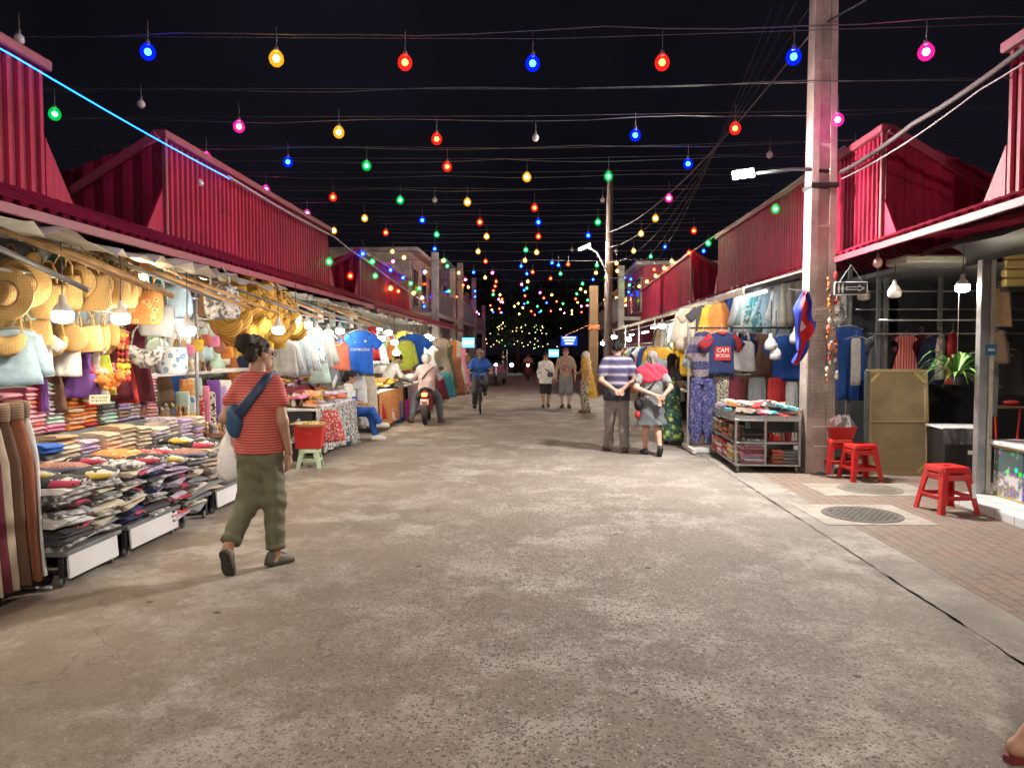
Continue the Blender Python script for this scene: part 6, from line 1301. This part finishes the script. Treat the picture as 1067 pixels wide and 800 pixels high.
# --- the woman in the foreground
SOLE = M('shoe_sole', (.05,.045,.035), .8, 0, .4, 40, .8, 60)
def dressup(t, J, s):
    for sd in 'RL':
        a = V3(J['an'+sd]); q = V3(J['to'+sd]); d = q-a; hl = a+V3((-d[0]*.35,-d[1]*.35,-.045)) if a[2] < .14 else a+V3((0,-.03,-.04))
        ax = q-hl; ax /= np.linalg.norm(ax); up = V3((0,0,1)) if a[2] < .14 else V3((0,1,.15)); up = up-ax*(up@ax); up /= np.linalg.norm(up)
        lt = np.cross(ax, up); Lg = np.linalg.norm(q-hl); h0 = hl-up*.030
        def pt(f, w, z): return h0+ax*f+lt*w+up*z
        sole = [(-.045,.020),(-.035,.034),(0,.040),(.05,.037),(.10,.042),(.15,.048),(.19,.044),(.215,.030),(.222,.014)]
        k = (Lg+.075)/.267
        ring = [pt(f*k, w, 0) for f, w in sole]+[pt(f*k, -w, 0) for f, w in sole[::-1]]
        mb = MB(); mb.loft([[tuple(p*s) for p in ring], [tuple((p+up*.022)*s) for p in ring]])
        for i in range(9): f0 = (-.03+i*.027)*k; w0 = .031; mb.loft([[tuple(pt(f0+x, w, z)*s) for x, w in ((0,-w0),(.016,-w0),(.016,w0),(0,w0))] for z in (-.005, .002)])
        rows = []
        for f, w, hh in ((-.044,.022,.045),(-.03,.034,.075),(0,.038,.092),(.035,.037,.092),(.065,.038,.074),(.10,.041,.060),(.15,.045,.048),(.19,.040,.038),(.214,.024,.026)):
            rows.append([tuple(pt(f*k, w*math.cos(b)*(1 if b < PI else 1), .018+hh*max(0, math.sin(b))**.8)*s) for b in [PI*j/10 for j in range(11)]]+[tuple(pt(f*k, 0, .016)*s)])
        o = part('shoe', MB().loft(rows), SHOEM['olive'], t, 'auto'); link('sole', mb.mesh('sole'), SOLE, o)
        lc = MB()
        for i in range(4): f0 = (.065+i*.022)*k; hh = .078-.0085*i; lc.tube([tuple(pt(f0, w, .018+hh*(1-(w/.045)**2)**.5)*s) for w in (-.024,-.012,0,.012,.024)], .0035, 5)
        link('laces', lc.mesh('laces', True), F['charcoal'], o)
    for sd, tt in (('L', .80), ('R', .80)):
        a, b = V3(J['kn'+sd]), V3(J['an'+sd]); c = a+(b-a)*(tt+.05); d = (b-a)/np.linalg.norm(b-a)
        part('cuff', MB().tube([tuple((c-d*.02)*s), tuple((c+d*.02)*s)], .073, 20), OLV, t, True)
def wrinkle(X, Y, Z):
    kn = np.exp(-((Z-.47)/.13)**2); hp = np.exp(-((Z-.74)/.12)**2); an = np.exp(-((Z-.26)/.09)**2)
    ph = 1.8*np.sin(X*17+.7)+1.2*np.sin(Y*19)+.8*np.sin(Z*9+X*8)
    return .0042*(kn+.8*an)*np.sin(Z*62+ph*1.3+Y*24)+.0040*hp*np.sin(Z*40+np.abs(X)*55+ph)+.0045*np.sin(X*48+Y*30+ph*.6)*(1-kn*.5)
OLV = FAB('grey_olive', (.155,.150,.092)); STRIPE = PAT('tee_stripes', 'hstripe', (.40,.035,.03), (.40,.035,.03), (.52,.27,.22), 16)
J = base_joints(yaw=R(-33), nod=R(2), head=(.005,.02,1.575), shR=(.152,-.01,1.375), shL=(-.152,-.01,1.375), elR=(.195,-.03,1.09), wrR=(.205,.05,.845), hdR=(-.05,.22,-1), elL=(-.215,-.09,1.11), wrL=(-.225,.14,1.06), hdL=(.35,1,.05), hnL=(.4,-.1,-1), hipR=(.075,0,.89), knR=(.085,.05,.49), anR=(.09,.06,.09), toR=(.15,.175,.032), hipL=(-.075,0,.89), knL=(-.095,.02,.49), anL=(-.125,-.25,.215), toL=(-.13,-.215,.040))
sh_ = shirt(J, STRIPE, .855, .024, .93, .50, name='striped_tshirt', fold=.008, low=.09, sr=.060)
sh = (sh_[0], sh_[1]+[('t',(0,0,1.08),(0,0,.82),(.138,.112),(.168,.138),(1,0,0),.05)])+sh_[2:]
tr = trousers(J, OLV, .90, (.090,.084,.066), .80, 1.0, wrinkle, hipw=(.142,.122))
w1, s = person('woman in red striped T-shirt and olive trousers walking away past the left tables', (-2.095, 5.37, .0), R(-3), J, 1.71, 'tan', 'dark', [sh+(.008,), tr+(.008,)], .88, .010, None, ('relaxed','grip'), hstyle='bun')
dressup(w1, J, s)
NAVY = M('navy_nylon', (.018,.035,.09), .55, 0, .2, 9, .5, 14); NAVB = M('blue_nylon', (.015,.06,.14), .5, 0, .2, 9, .5, 14)
a = MB(); a.tube([tuple(V3(p)*s) for p in ((.09,.10,1.30),(.12,.03,1.435),(.11,-.075,1.42),(.05,-.145,1.31),(-.04,-.155,1.20),(-.12,-.140,1.11))], [.02,.027,.031,.036,.040,.044], 10, True, -.28); sl_ = part('sling_strap', a, NAVY, w1, True)
link('sling_pouch', np_mesh('sling_pouch', [sdf([('e',(-.125,-.120,1.12),(.055,.038,.10)),('e',(-.135,-.12,1.06),(.048,.034,.07))], .01, .04, cloth_fold(.006))], s), NAVB, w1)
a = MB()
for sx in (-1, 1): a.tube([tuple(place_head(J,(V3((sx*(.031+.024*math.cos(q)),.104,.008+.019*math.sin(q)))[None],None))[0][0]*s) for q in np.linspace(0, 2*PI, 13)], .0022, 5); a.tube([tuple(place_head(J,(V3(p)[None],None))[0][0]*s) for p in ((sx*.055,.103,.012),(sx*.078,.06,.012),(sx*.080,-.01,.008))], .0022, 5)
part('glasses', a, M('glasses_frame', (.02,.02,.02), .3), w1)
# white plastic shopping bag in her left hand: a thing of its own
rows = []; rng = random.Random(6)
for z, r_ in ((.0,.012),(-.06,.03),(-.13,.055),(-.22,.085),(-.32,.10),(-.40,.088),(-.43,.05)): rows.append([(r_*1.15*math.cos(q)*(1+.14*math.sin(5*q+z*20))+rng.uniform(-.006,.006), r_*.9*math.sin(q)*(1+.14*math.cos(4*q+z*14)), z+rng.uniform(-.008,.008)) for q in [2*PI*k/26 for k in range(26)]])
pm, N_, L_, B_ = new_mat('thin_white_plastic'); B_.inputs['Base Color'].default_value = (.78,.76,.76,1); B_.inputs['Roughness'].default_value = .35; B_.inputs['Transmission Weight'].default_value = .0
bumpn(N_, L_, B_, noise(N_, L_, coords(N_, L_), 22, 5), .8, .02)
t = thing('shopping_bag', 'thin white plastic shopping bag hanging from the walking woman\'s left hand', 'bag', (-2.345, 5.47, 1.06)); part('bag_body', MB().loft(rows), pm, t, True); a = MB(); a.tube([(-.012,0,-.05),(-.03,.01,.0),(.0,.02,.035),(.02,.0,-.05)], .01, 6, True, .4); part('handle', a, pm, t, True)
# --- couple seen from behind
POLO = PAT('polo_stripes', 'hstripe', (.045,.04,.10), (.13,.115,.20), (.33,.32,.34), 2.4); DEN = F['grey']
J = base_joints(shR=(.20,-.01,1.40), shL=(-.20,-.01,1.40), chest=(0,0,1.26), head=(.01,.035,1.585), yaw=R(-8), elR=(.265,-.15,1.12), elL=(-.265,-.15,1.12), wrR=(.065,-.225,.985), wrL=(-.055,-.235,.965), hdR=(-.8,-.1,-.5), hdL=(.85,-.12,-.35), hnR=(0,-1,0), hnL=(0,-1,.1), hipR=(.095,0,.90), hipL=(-.095,0,.90), knR=(.11,-.0,.5), anR=(.115,-.10,.09), toR=(.15,.05,.032), knL=(-.10,.06,.5), anL=(-.11,.12,.09), toL=(-.14,.27,.032))
m1, s = person('man in striped polo shirt and beige trousers strolling away with hands clasped behind', (1.20, 11.95, 0), R(2), J, 1.76, 'fair', 'black', [shirt(J, POLO, 1.0, .035, 1.18, .62, .02, 'polo_shirt', .006, .05, .082), shirt(J, M('dark_shirt_hem', (.03,.035,.05), .8), .80, .034, 1.18, .1, .02, 'shirt_hem', .006, .12, .05, [((0,0,1),1.005)]), trousers(J, FAB('greige', (.26,.24,.22)), .93, (.100,.080,.076), .98, 1.0, .007, hipw=(.175,.13))], 1.12, .013, 'brown', ('relaxed','relaxed'))
J = base_joints(shR=(.18,-.01,1.37), shL=(-.18,-.01,1.37), yaw=R(5), elR=(.29,-.12,1.11), elL=(-.28,-.13,1.11), wrR=(.12,-.22,.95), wrL=(.03,-.235,.985), hdR=(-.35,-.12,-.9), hdL=(.9,-.05,-.25), hnR=(0,-1,0), hnL=(0,-1,.1), knR=(.095,-.0,.5), anR=(.10,-.22,.17), toR=(.10,-.17,.03), knL=(-.08,.06,.5), anL=(-.085,.09,.085), toL=(-.10,.23,.028))
SK = ('skirt', [('t',(0,0,.98),(0,.0,.46),(.165,.13),(.25,.20),(1,0,0),.05)], M('denim_skirt', (.13,.15,.17), .85, 0, .3, 5, .4, 14), .010, [((0,0,1),.96),((0,0,-1),-.50)])
SC_ = ('scarf', [('t',(0,-.01,1.24),(0,-.02,1.42),(.215,.165),(.165,.11),(1,0,0),.05),('c',(.17,-.01,1.36),(-.17,-.01,1.36),.09,.09,.05)], M('pink_scarf', (.55,.035,.075), .85, 0, .2, 9, .5, 14), .010, [((.25,0,-1),-1.21)])
g1, s = person('grey haired woman in pink scarf and denim skirt strolling away beside the striped polo man', (1.70, 11.55, 0), R(2), J, 1.62, 'fair', 'grey', [shirt(J, F['grey'], .93, .022, 1.08, .6, .01, 'tshirt', .006, .06, .068), SK, SC_], 1.08, .013, 'black', hstyle='bob')
a = MB(); a.tube([(.15,-.06,1.30),(.0,-.16,1.12),(-.17,-.13,.92)], .012, 6); part('bag_strap', a, F['black'], g1, True); a = MB(); a.ball((-.22,-.06,.80), .09, 10, 7, (.7,1,1.1)); part('shoulder_bag', a, F['black'], g1, True); a = MB(); a.ball((-.23,-.08,.64), .06, 8, 6, (.7,1,1.1)); part('red_pouch', a, F['red'], g1, True)
# --- vendor in floral dress
J = base_joints(yaw=R(20), elR=(.21,.05,1.12), wrR=(.12,.22,1.08), hdR=(-.3,1,0), hnR=(0,0,-1))
DR = ('floral_dress', [('t',(0,0,1.05),(0,.0,.06),(.15,.115),(.26,.21),(1,0,0),.05)]+torso_pr(J,1.05,.02), P['green floral'], .016, [((0,0,1),1.40),((0,0,-1),-.08)])
person('dark haired vendor in a green floral long dress half hidden by the printed jumpsuit', (2.25, 12.9, 0), R(-70), J, 1.58, 'tan', 'black', [DR, shirt(J, F['charcoal'], 1.2, .03, 1.0, .6)], 1.0, .014, 'brown', hstyle='long')
# --- couple walking towards the viewer
J = base_joints(yaw=R(8), nod=R(6), wrL=(-.27,.04,.86), elL=(-.26,-.04,1.1), knR=(.09,.08,.5), anR=(.09,.14,.085), toR=(.10,.28,.03), knL=(-.09,-.0,.5), anL=(-.09,-.14,.10), toL=(-.1,-.0,.03))
p1, s = person('dark haired woman in loose white cardigan and black shorts walking towards the viewer', (.10, 21.6, 0), PI+R(4), J, 1.58, 'tan', 'black', [shirt(J, F['white'], .74, .05, 1.1, 1.0, 0, 'cardigan', .012, .16, .07, sl2=.7), trousers(J, F['black'], .92, (.11,.10,.1), 0, 1.05, .008, 'shorts')], .98, .016, 'black', hstyle='bob')
a = MB(); a.tube([(.13,.04,1.35),(.02,.17,1.12),(-.15,.14,.98)], .012, 6); part('bag_strap', a, F['black'], p1, True); a = MB(); a.ball((-.12,.15,.95), .09, 8, 6, (1,.5,.8)); part('crossbody_bag', a, F['charcoal'], p1, True)
J = base_joints(yaw=R(10), nod=R(4), shR=(.19,-.01,1.39), shL=(-.19,-.01,1.39), elL=(-.25,-.02,1.1), wrL=(-.27,.07,.87), elR=(.25,-.02,1.1), wrR=(.27,.06,.87), knR=(.10,-.0,.5), anR=(.1,-.10,.09), toR=(.11,.04,.03), knL=(-.10,.07,.5), anL=(-.10,.10,.09), toL=(-.12,.24,.03))
TS = PAT('mural_tee', 'blotch', (.30,.22,.17), (.36,.27,.21), (.45,.18,.06), 7)
p2, s = person('man in brown patterned T-shirt and grey shorts walking beside the white cardigan woman', (.68, 21.4, 0), PI-R(4), J, 1.72, 'fair', 'black', [shirt(J, TS, .86, .035, 1.05, .8, 0, 'tshirt', .008, .08, .075), trousers(J, F['grey'], .92, (.115,.105,.1), .12, 1.05, .008, 'shorts')], 1.0, .016, 'black')
a = MB(); a.box((0,.155,1.13),(.2,.02,.22),b=.008); part('chest_print', a, PAT('chest_art', 'blotch', (.12,.12,.3), (.6,.16,.05), (.6,.42,.08), 11), p2)
link('cap', np_mesh('cap', [sdf([('e',V3(J['head'])+V3((0,-.01,.06)),(.088,.10,.07)),('e',V3(J['head'])+V3((0,.10,.045)),(.07,.07,.012),.01)], .01, .02, None, [((0,0,-1),-(J['head'][2]+.03))])], s), F['maroon'], p2)
# --- shawl figure near the orange pillar
J = base_joints(yaw=R(-20), elR=(.22,.1,1.1), wrR=(.1,.22,1.1), hdR=(-.4,.8,.2), knL=(-.09,.06,.5))
SHW = ('shawl', [('t',(0,0,1.40),(0,-.14,.35),(.17,.12),(.19,.22),(1,0,0),.05),('c',(.1,0,1.38),(-.1,0,1.38),.09,.09,.05)], F['mustard'], .02, [((0,0,-1),-.42)])
person('person in ochre shawl and black and white print trousers by the far right stalls', (1.15, 19.6, 0), R(100), J, 1.62, 'tan', None, [SHW, trousers(J, P['black and cream leaf'], .9, (.12,.11,.1), .98, 1.0, .012), ('headscarf', [('e',V3(J['head'])+V3((0,-.02,.02)),(.10,.11,.125)),('c',V3(J['head'])+V3((0,-.03,-.05)),V3(J['neck'])-V3((0,.03,.03)),.09,.11,.05)], F['cream'], .006, [((0,.86,-.5), J['head'][1]*.86-J['head'][2]*.5+.045)])], 1.0, .016, 'brown')
# --- person in brown top and blue shorts at the far left
J = base_joints(yaw=R(60), elR=(.22,.06,1.1), wrR=(.16,.24,1.05), hdR=(0,1,0))
person('person in brown top and blue shorts standing at the far left dress stalls', (-2.92, 28, 0), R(20), J, 1.72, 'tan', 'dark', [shirt(J, F['brown'], .86, .03, 1.0, .7), trousers(J, F['blue'], .92, (.115,.105,.1), .1, 1.0, .008, 'shorts')], 1.0, .018, 'brown')
# --- vendor bending over the table
J = base_joints(pel=(0,-.1,.92), mid=(0,.0,1.06), chest=(0,.10,1.2), neck=(0,.20,1.34), head=(0,.27,1.46), nod=R(35), shR=(.17,.16,1.31), shL=(-.17,.16,1.31), elR=(.22,.26,1.06), elL=(-.22,.26,1.06), wrR=(.12,.46,.95), wrL=(-.12,.46,.95), hdR=(-.2,1,-.3), hdL=(.2,1,-.3), hnR=(0,0,-1), hnL=(0,0,-1))
person('vendor in pale shirt bending over the goods table past the blue jersey', (-3.62, 17.25, 0), R(-60), J, 1.66, 'tan', 'black', [shirt(J, F['white'], .80, .03, 1.02, 1.0, sl2=.5), trousers(J, F['charcoal'], .95)], 1.0, .018, 'black')
# --- seated woman
J = base_joints(pel=(0,0,.55), mid=(0,.015,.70), chest=(0,.03,.86), neck=(0,.045,1.04), head=(0,.09,1.18), nod=R(28), yaw=R(12), shR=(.165,.03,.99), shL=(-.165,.03,.99), elR=(.22,.10,.74), elL=(-.22,.10,.74), wrR=(.08,.30,.70), wrL=(-.08,.30,.70), hdR=(-.6,.7,0), hdL=(.6,.7,0), hnR=(0,0,-1), hnL=(0,0,-1), hipR=(.09,.03,.53), knR=(.04,.44,.62), anR=(-.02,.62,.33), toR=(.02,.75,.29), hipL=(-.09,.03,.53), knL=(-.09,.43,.52), anL=(-.09,.52,.09), toL=(-.10,.67,.03))
person('woman in white and blue top and jeans seated with crossed legs under the blue jersey', (-3.52, 13.12, 0), R(-84), J, 1.66, 'tan', 'black', [shirt(J, F['white'], .5, .022, 1.0, .6, 0, 'top', .006, .02), ('blue_shawl', [('t',(0,.05,.76),(0,.05,.86),(.20,.15),(.185,.14),(1,0,0),.04)], F['royal'], .006, [((0,0,-1),-.76),((0,0,1),.83)]), trousers(J, F['blue'], .64, (.095,.075,.062), .88, 1.0, .008, 'jeans', (.17,.13))], 1.0, .014, 'white', hstyle='bob')
plastic_stool((-3.52, 13.12, 0), 0, .44, .29, .38, PLWHITE, 'pale plastic stool under the seated woman in jeans')
# ------------------------------------------------------------------ motorbike and rider
BIKE = M('bike_dark_plastic', (.03,.025,.03), .35, 0, .1); BRED = M('bike_red', (.30,.02,.025), .3, 0, .1); CHR = M('chrome', (.5,.5,.5), .25, .9, .1)
def wheel(parent, c, r, w_, spoke=True):
    prf = [(r-.09*r/.3, -w_*.5), (r-.02, -w_*.5), (r, -w_*.2), (r, w_*.2), (r-.02, w_*.5), (r-.09*r/.3, w_*.5)]
    t_ = part('wheel', MB().lathe([(r*.10, -w_*.6), (r*.12, -w_*.3), (r*.12, w_*.3), (r*.10, w_*.6)], (0,0,0), 12, 'x'), CHR, parent, 'auto', c)
    part('tyre', MB().lathe(prf+[prf[0]], (0,0,0), 28, 'x', cap=False), RUB, t_, 'auto'); a = MB(); a.lathe([(r*.80,-w_*.35),(r*.72,-w_*.3),(r*.72,w_*.3),(r*.80,w_*.35),(r*.80,-w_*.35)], (0,0,0), 28, 'x', cap=False)
    for k in range(14 if spoke else 5): q = 2*PI*k/(14 if spoke else 5); a.tube([(0,0,0),(0,r*.75*math.cos(q),r*.75*math.sin(q))], .003 if spoke else .018, 5)
    part('rim', a, CHR, t_, 'auto')
def motorbike(loc, rz, label, lit=True):
    t = thing('motorbike', label, 'motorbike', loc, rz)
    wheel(t, (0,-.58,.27), .27, .085, False); wheel(t, (0,.62,.27), .27, .075, False)
    v = sdf([('t',(0,-.62,.66),(0,-.05,.60),(.09,.10),(.13,.11),(1,0,0)),('t',(0,-.05,.58),(0,.30,.42),(.12,.10),(.10,.10),(1,0,0)),('t',(0,.32,.40),(0,.48,.88),(.17,.04),(.14,.06),(1,0,0)),('c',(0,.48,.86),(0,.52,1.0),.09,.07),('e',(0,.0,.36),(.13,.22,.12))], .018, .06); link('body', np_mesh('body', [v]), BRED, t)
    part('seat', MB().loft([[(x*w_, y, z+.045*(1-x*x)) for x in (-1,-.6,0,.6,1)]+[(x*w_, y, z-.04) for x in (1,-1)] for y, w_, z in ((-.62,.06,.80),(-.5,.13,.79),(-.2,.14,.77),(.08,.12,.74),(.16,.06,.73))]), RUB, t, 'auto')
    a = MB(); a.tube([(-.34,.40,1.02),(-.2,.48,1.03),(0,.5,1.0),(.2,.48,1.03),(.34,.40,1.02)], .014, 8); part('handlebar', a, BIKE, t, True)
    for sx in (-1, 1): a = MB(); a.tube([(sx*.22,.46,1.03),(sx*.30,.46,1.20)], .007, 6); a.ball((sx*.31,.45,1.23), .05, 10, 6, (1.2,.3,.9)); part('mirror', a, BIKE, t, True)
    a = MB(); a.tube([(.12,.1,.26),(.14,-.3,.28),(.14,-.72,.34)], [.03,.04,.05], 10); part('exhaust', a, CHR, t, True)
    a = MB(); a.box((0,-.78,.68),(.16,.07,.12),(R(15),0,0),.03); tl = part('tail_housing', a, BRED, t); a = MB(); a.box((0,-.825,.68),(.11,.02,.07),(R(15),0,0),.01); part('tail_light', a, EM('tail_light', (1,.16,.02), 6) if lit else F['red'], tl)
    a = MB(); a.box((0,-.80,.52),(.18,.012,.13),(R(-12),0,0),.004); part('number_plate', a, WHITEP, t); a = MB(); a.loft([[(x,-.60-.33*math.sin(q),.28+.33*math.cos(q)) for x in (-.06,.06)] for q in np.linspace(.1,1.9,8)], closed=False); part('mudguard', a, BIKE, t)
    a = MB(); a.lathe([(.002,0),(.06,.0),(.065,-.03),(.002,-.05)], (0,.62,.88), 14, 'y'); part('headlight', a, EM('headlight', (1,.9,.7), 8) if not lit else PLWHITE, t); a = MB()
    for sx in (-1, 1): a.tube([(sx*.055,.62,.27),(sx*.055,.52,.75)], .02, 6)
    part('fork', a, BIKE, t); return t
motorbike((-2.62, 16.7, 0), R(5), 'dark red motorbike with glowing tail light stopped at the left stalls')
J = base_joints(pel=(0,-.12,.83), mid=(0,-.12,.98), chest=(0,-.08,1.14), neck=(0,-.05,1.31), head=(-.01,.0,1.44), yaw=R(25), shR=(.17,-.06,1.26), shL=(-.17,-.06,1.26), elR=(.27,.08,1.03), elL=(-.27,.08,1.03), wrR=(.31,.34,1.04), wrL=(-.31,.34,1.04), hdR=(0,1,-.1), hdL=(0,1,-.1), hnR=(0,-.1,-1), hnL=(0,-.1,-1), hipR=(.09,-.08,.80), hipL=(-.09,-.08,.80), knR=(.26,.22,.53), knL=(-.27,.22,.53), anR=(.31,.0,.09), anL=(-.36,.02,.09), toR=(.36,.14,.03), toL=(-.42,.15,.03))
r1, s = person('rider in pale pink shirt and white helmet sitting on the stopped motorbike', (-2.62, 16.7, 0), R(5), J, 1.68, 'tan', 'black', [shirt(J, FAB('pale_pink', (.55,.42,.42)), .74, .035, 1.08, 1.0, 0, 'shirt', .010, .05, .075, sl2=.8), trousers(J, FAB('grey_jeans', (.12,.14,.18)), .92, (.105,.085,.07), .95, 1.0, .009, 'jeans')], 1.0, .015, 'brown', ('grip','grip'))
link('helmet', np_mesh('helmet', [sdf([('e',V3(J['head'])+V3((0,-.012,.045)),(.118,.132,.115))], .011, .02, None, [((0,.5,-.86), .5*J['head'][1]-.86*J['head'][2]+.03)])], s), M('helmet_white', (.55,.55,.55), .25), r1)
a = MB(); a.tube([(.16,-.12,1.28),(.03,-.250,1.16),(-.10,-.262,1.0)], .024, 8, True, .4); part('strap', a, F['black'], r1, True)
# ------------------------------------------------------------------ bicycle and cyclist
BL = (-1.64, 19.4, 0)
t = thing('bicycle', 'black bicycle ridden towards the viewer by the man in blue', 'bicycle', BL, PI+R(6))
wheel(t, (0,.52,.34), .34, .04); wheel(t, (0,-.52,.34), .34, .04); a = MB()
for A, B2 in (((0,-.52,.34),(0,-.1,.30)),((0,-.1,.30),(0,-.22,.82)),((0,-.1,.30),(0,.38,.75)),((0,-.20,.74),(0,.38,.80)),((0,-.52,.34),(0,-.20,.74)),((0,.36,.95),(0,.40,.68))): a.tube([A, B2], .017, 8)
for sx in (-.035,.035): a.tube([(sx,.40,.68),(sx,.52,.34)], .012, 6)
part('frame', a, BIKE, t, True); a = MB(); a.tube([(-.29,.20,1.06),(-.2,.34,1.08),(0,.38,1.02),(.2,.34,1.08),(.29,.20,1.06)], .012, 8); part('handlebar', a, CHR, t, True); a = MB(); a.loft([[(x*w_,y,.84+.03*(1-x*x)) for x in (-1,0,1)]+[(x*w_,y,.80) for x in (1,-1)] for y, w_ in ((-.36,.08),(-.28,.10),(-.12,.03),(-.06,.02))]); part('saddle', a, RUB, t, 'auto')
a = MB(); a.lathe([(.002,-.006),(.09,-.006),(.09,.006),(.002,.006)], (.05,-.1,.30), 16, 'x'); a.tube([(.07,-.1,.30),(.09,-.06,.14)], .01, 6); a.tube([(-.07,-.1,.30),(-.09,-.14,.46)], .01, 6); part('crank', a, CHR, t)
for sx, z in ((.13,.14),(-.13,.46)): a = MB(); a.box((sx,-.06 if sx > 0 else -.14,z),(.09,.08,.025),b=.005); part('pedal', a, RUB, t)
part('front_mudguard', MB().loft([[(x,.52+.37*math.sin(q),.34+.37*math.cos(q)) for x in (-.03,.03)] for q in np.linspace(-.6,1.2,7)], closed=False), BIKE, t)
J = base_joints(pel=(0,-.22,.93), mid=(0,-.19,1.07), chest=(0,-.13,1.23), neck=(0,-.07,1.41), head=(0,-.01,1.55), shR=(.18,-.09,1.36), shL=(-.18,-.09,1.36), elR=(.27,.0,1.14), elL=(-.27,.0,1.14), wrR=(.27,.16,1.08), wrL=(-.27,.16,1.08), hdR=(0,1,-.15), hdL=(0,1,-.15), hnR=(0,-.1,-1), hnL=(0,-.1,-1), hipR=(.09,-.18,.90), hipL=(-.09,-.18,.90), knR=(.12,.06,.54), knL=(-.13,.20,.78), anR=(.13,-.10,.24), anL=(-.13,-.13,.56), toR=(.14,.04,.165), toL=(-.14,.02,.50))
c1, s = person('bearded man in blue shirt and dark trousers riding a bicycle towards the viewer', BL, PI+R(6), J, 1.72, 'brown', 'grey', [shirt(J, F['blue'], .84, .035, 1.08, .75, .01, 'shirt', .009, .06, .075), trousers(J, F['charcoal'], 1.0, (.105,.085,.07), .92, 1.0, .009)], 1.0, .015, 'black', ('grip','grip'))
link('beard', np_mesh('beard', [sdf([('e',V3(J['head'])+V3((0,.045,-.085)),(.05,.045,.04)),('e',V3(J['head'])+V3((0,.03,-.06)),(.062,.05,.035))], .009, .02, None, [((0,0,1), J['head'][2]-.045)])], s), HAIRM['grey'], c1)
# ------------------------------------------------------------------ passer-by stepping out of the frame at the lower right
J = base_joints(elR=(.22,-.15,1.12), wrR=(.22,-.05,.88), elL=(-.22,.1,1.1), wrL=(-.2,.25,.92), knL=(-.09,-.06,.50), anL=(-.09,-.30,.105), toL=(-.09,-.14,.05), knR=(.09,.16,.52), anR=(.09,.36,.09), toR=(.1,.5,.03))
pb_, s = person('barely visible passer-by stepping out past the lower right photo edge with bare heel', (2.195, 2.82, 0), R(-90), J, 1.65, 'tan', 'dark', [shirt(J, F['maroon'], .88, .03), trousers(J, F['maroon'], .92, (.11,.09,.08), .35, 1.0, .008, 'shorts')], 1.0, .014)
a = MB(); a.loft([[(x*s,y*s,z*s) for x, y in ((-.055,-.38),(-.055,-.26),(-.05,-.14),(-.13,-.14),(-.135,-.26),(-.125,-.38),(-.09,-.40))] for z in (.004,.030)]); part('sandal', a, M('sandal_maroon', (.16,.02,.025), .5), pb_)
# ------------------------------------------------------------------ far traffic
motorbike((-.80, 42, 0), PI, 'far scooter with its headlight on coming up the middle of the street', False)
J = base_joints(pel=(0,-.12,.83), mid=(0,-.12,.98), chest=(0,-.08,1.14), neck=(0,-.05,1.31), head=(0,.0,1.44), shR=(.17,-.06,1.26), shL=(-.17,-.06,1.26), elR=(.27,.08,1.03), elL=(-.27,.08,1.03), wrR=(.31,.34,1.04), wrL=(-.31,.34,1.04), hdR=(0,1,-.1), hdL=(0,1,-.1), hnR=(0,-.1,-1), hnL=(0,-.1,-1), hipR=(.09,-.08,.80), hipL=(-.09,-.08,.80), knR=(.16,.22,.6), knL=(-.16,.22,.6), anR=(.16,.1,.32), anL=(-.16,.1,.32), toR=(.17,.24,.27), toL=(-.17,.24,.27))
person('far rider in beige top on the scooter in the middle of the street', (-.80, 42, 0), PI, J, 1.65, 'tan', 'black', [shirt(J, F['peach'], .74, .035), trousers(J, F['brown'], .92)], 1.0, .022, 'black', ('grip','grip'))
t = thing('tuk_tuk', 'dark three wheeled tuk-tuk parked in shadow at the far left', 'tuk-tuk', (-2.35, 36, 0), PI+R(10))
a = MB(); a.loft([[(-.6,y,z0),(.6,y,z0),(.6,y,z1),(-.6,y,z1)] for y, z0, z1 in ((-1.2,.35,.95),(-.2,.32,.7),(.3,.32,.6))]); part('body', a, BIKE, t); a = MB(); a.loft([[(-.66,y,1.72-.05*abs(y)),(-.4,y,1.84-.05*abs(y)),(.4,y,1.84-.05*abs(y)),(.66,y,1.72-.05*abs(y))] for y in (-1.3,-.6,0,.6)], closed=False); part('roof', a, F['charcoal'], t)
for x in (-.58,.58):
    for y in (-1.15,.45): a = MB(); a.tube([(x,y,.4),(x,y,1.72)], .02, 6); part('post', a, CHR, t)
    wheel(t, (x,-.8,.25), .25, .1, False)
wheel(t, (0,.95,.25), .25, .09, False); a = MB(); a.tube([(0,.95,.25),(0,.75,.95)], .03, 6); a.tube([(-.35,.7,1.0),(.35,.7,1.0)], .015, 6); part('fork', a, CHR, t)
t = thing('car', 'far dark car facing the viewer with two headlights on', 'car', (-2.9, 58, 0), PI)
a = MB(); a.loft([[(x*w_,y,z) for x, z in ((-1,.3),(1,.3),(1,z1),(.8,z1+.06),(-.8,z1+.06),(-1,z1))] for y, w_, z1 in ((2.1,.75,.62),(1.9,.84,.75),(.8,.86,.9),(-1.6,.86,.95),(-2.1,.8,.8))]); part('body', a, BIKE, t, 'auto'); a = MB(); a.loft([[(-w_,y,.95),(w_,y,.95),(w_*.85,y,z),(-w_*.85,y,z)] for y, w_, z in ((.9,.78,.98),(.2,.8,1.42),(-1.1,.8,1.45),(-1.7,.78,1.0))]); part('cabin', a, WIN, t, 'auto')
for x in (-.6,.6): a = MB(); a.lathe([(.002,0),(.12,0),(.12,-.04),(.002,-.05)], (x,2.10,.62), 14, 'y'); part('headlight', a, EM('car_headlight', (.75,1,.9), 40), t)
for x in (-.8,.8):
    for y in (-1.3,1.35): wheel(t, (x,y,.31), .31, .18, False)
finalize(); trim_labels()
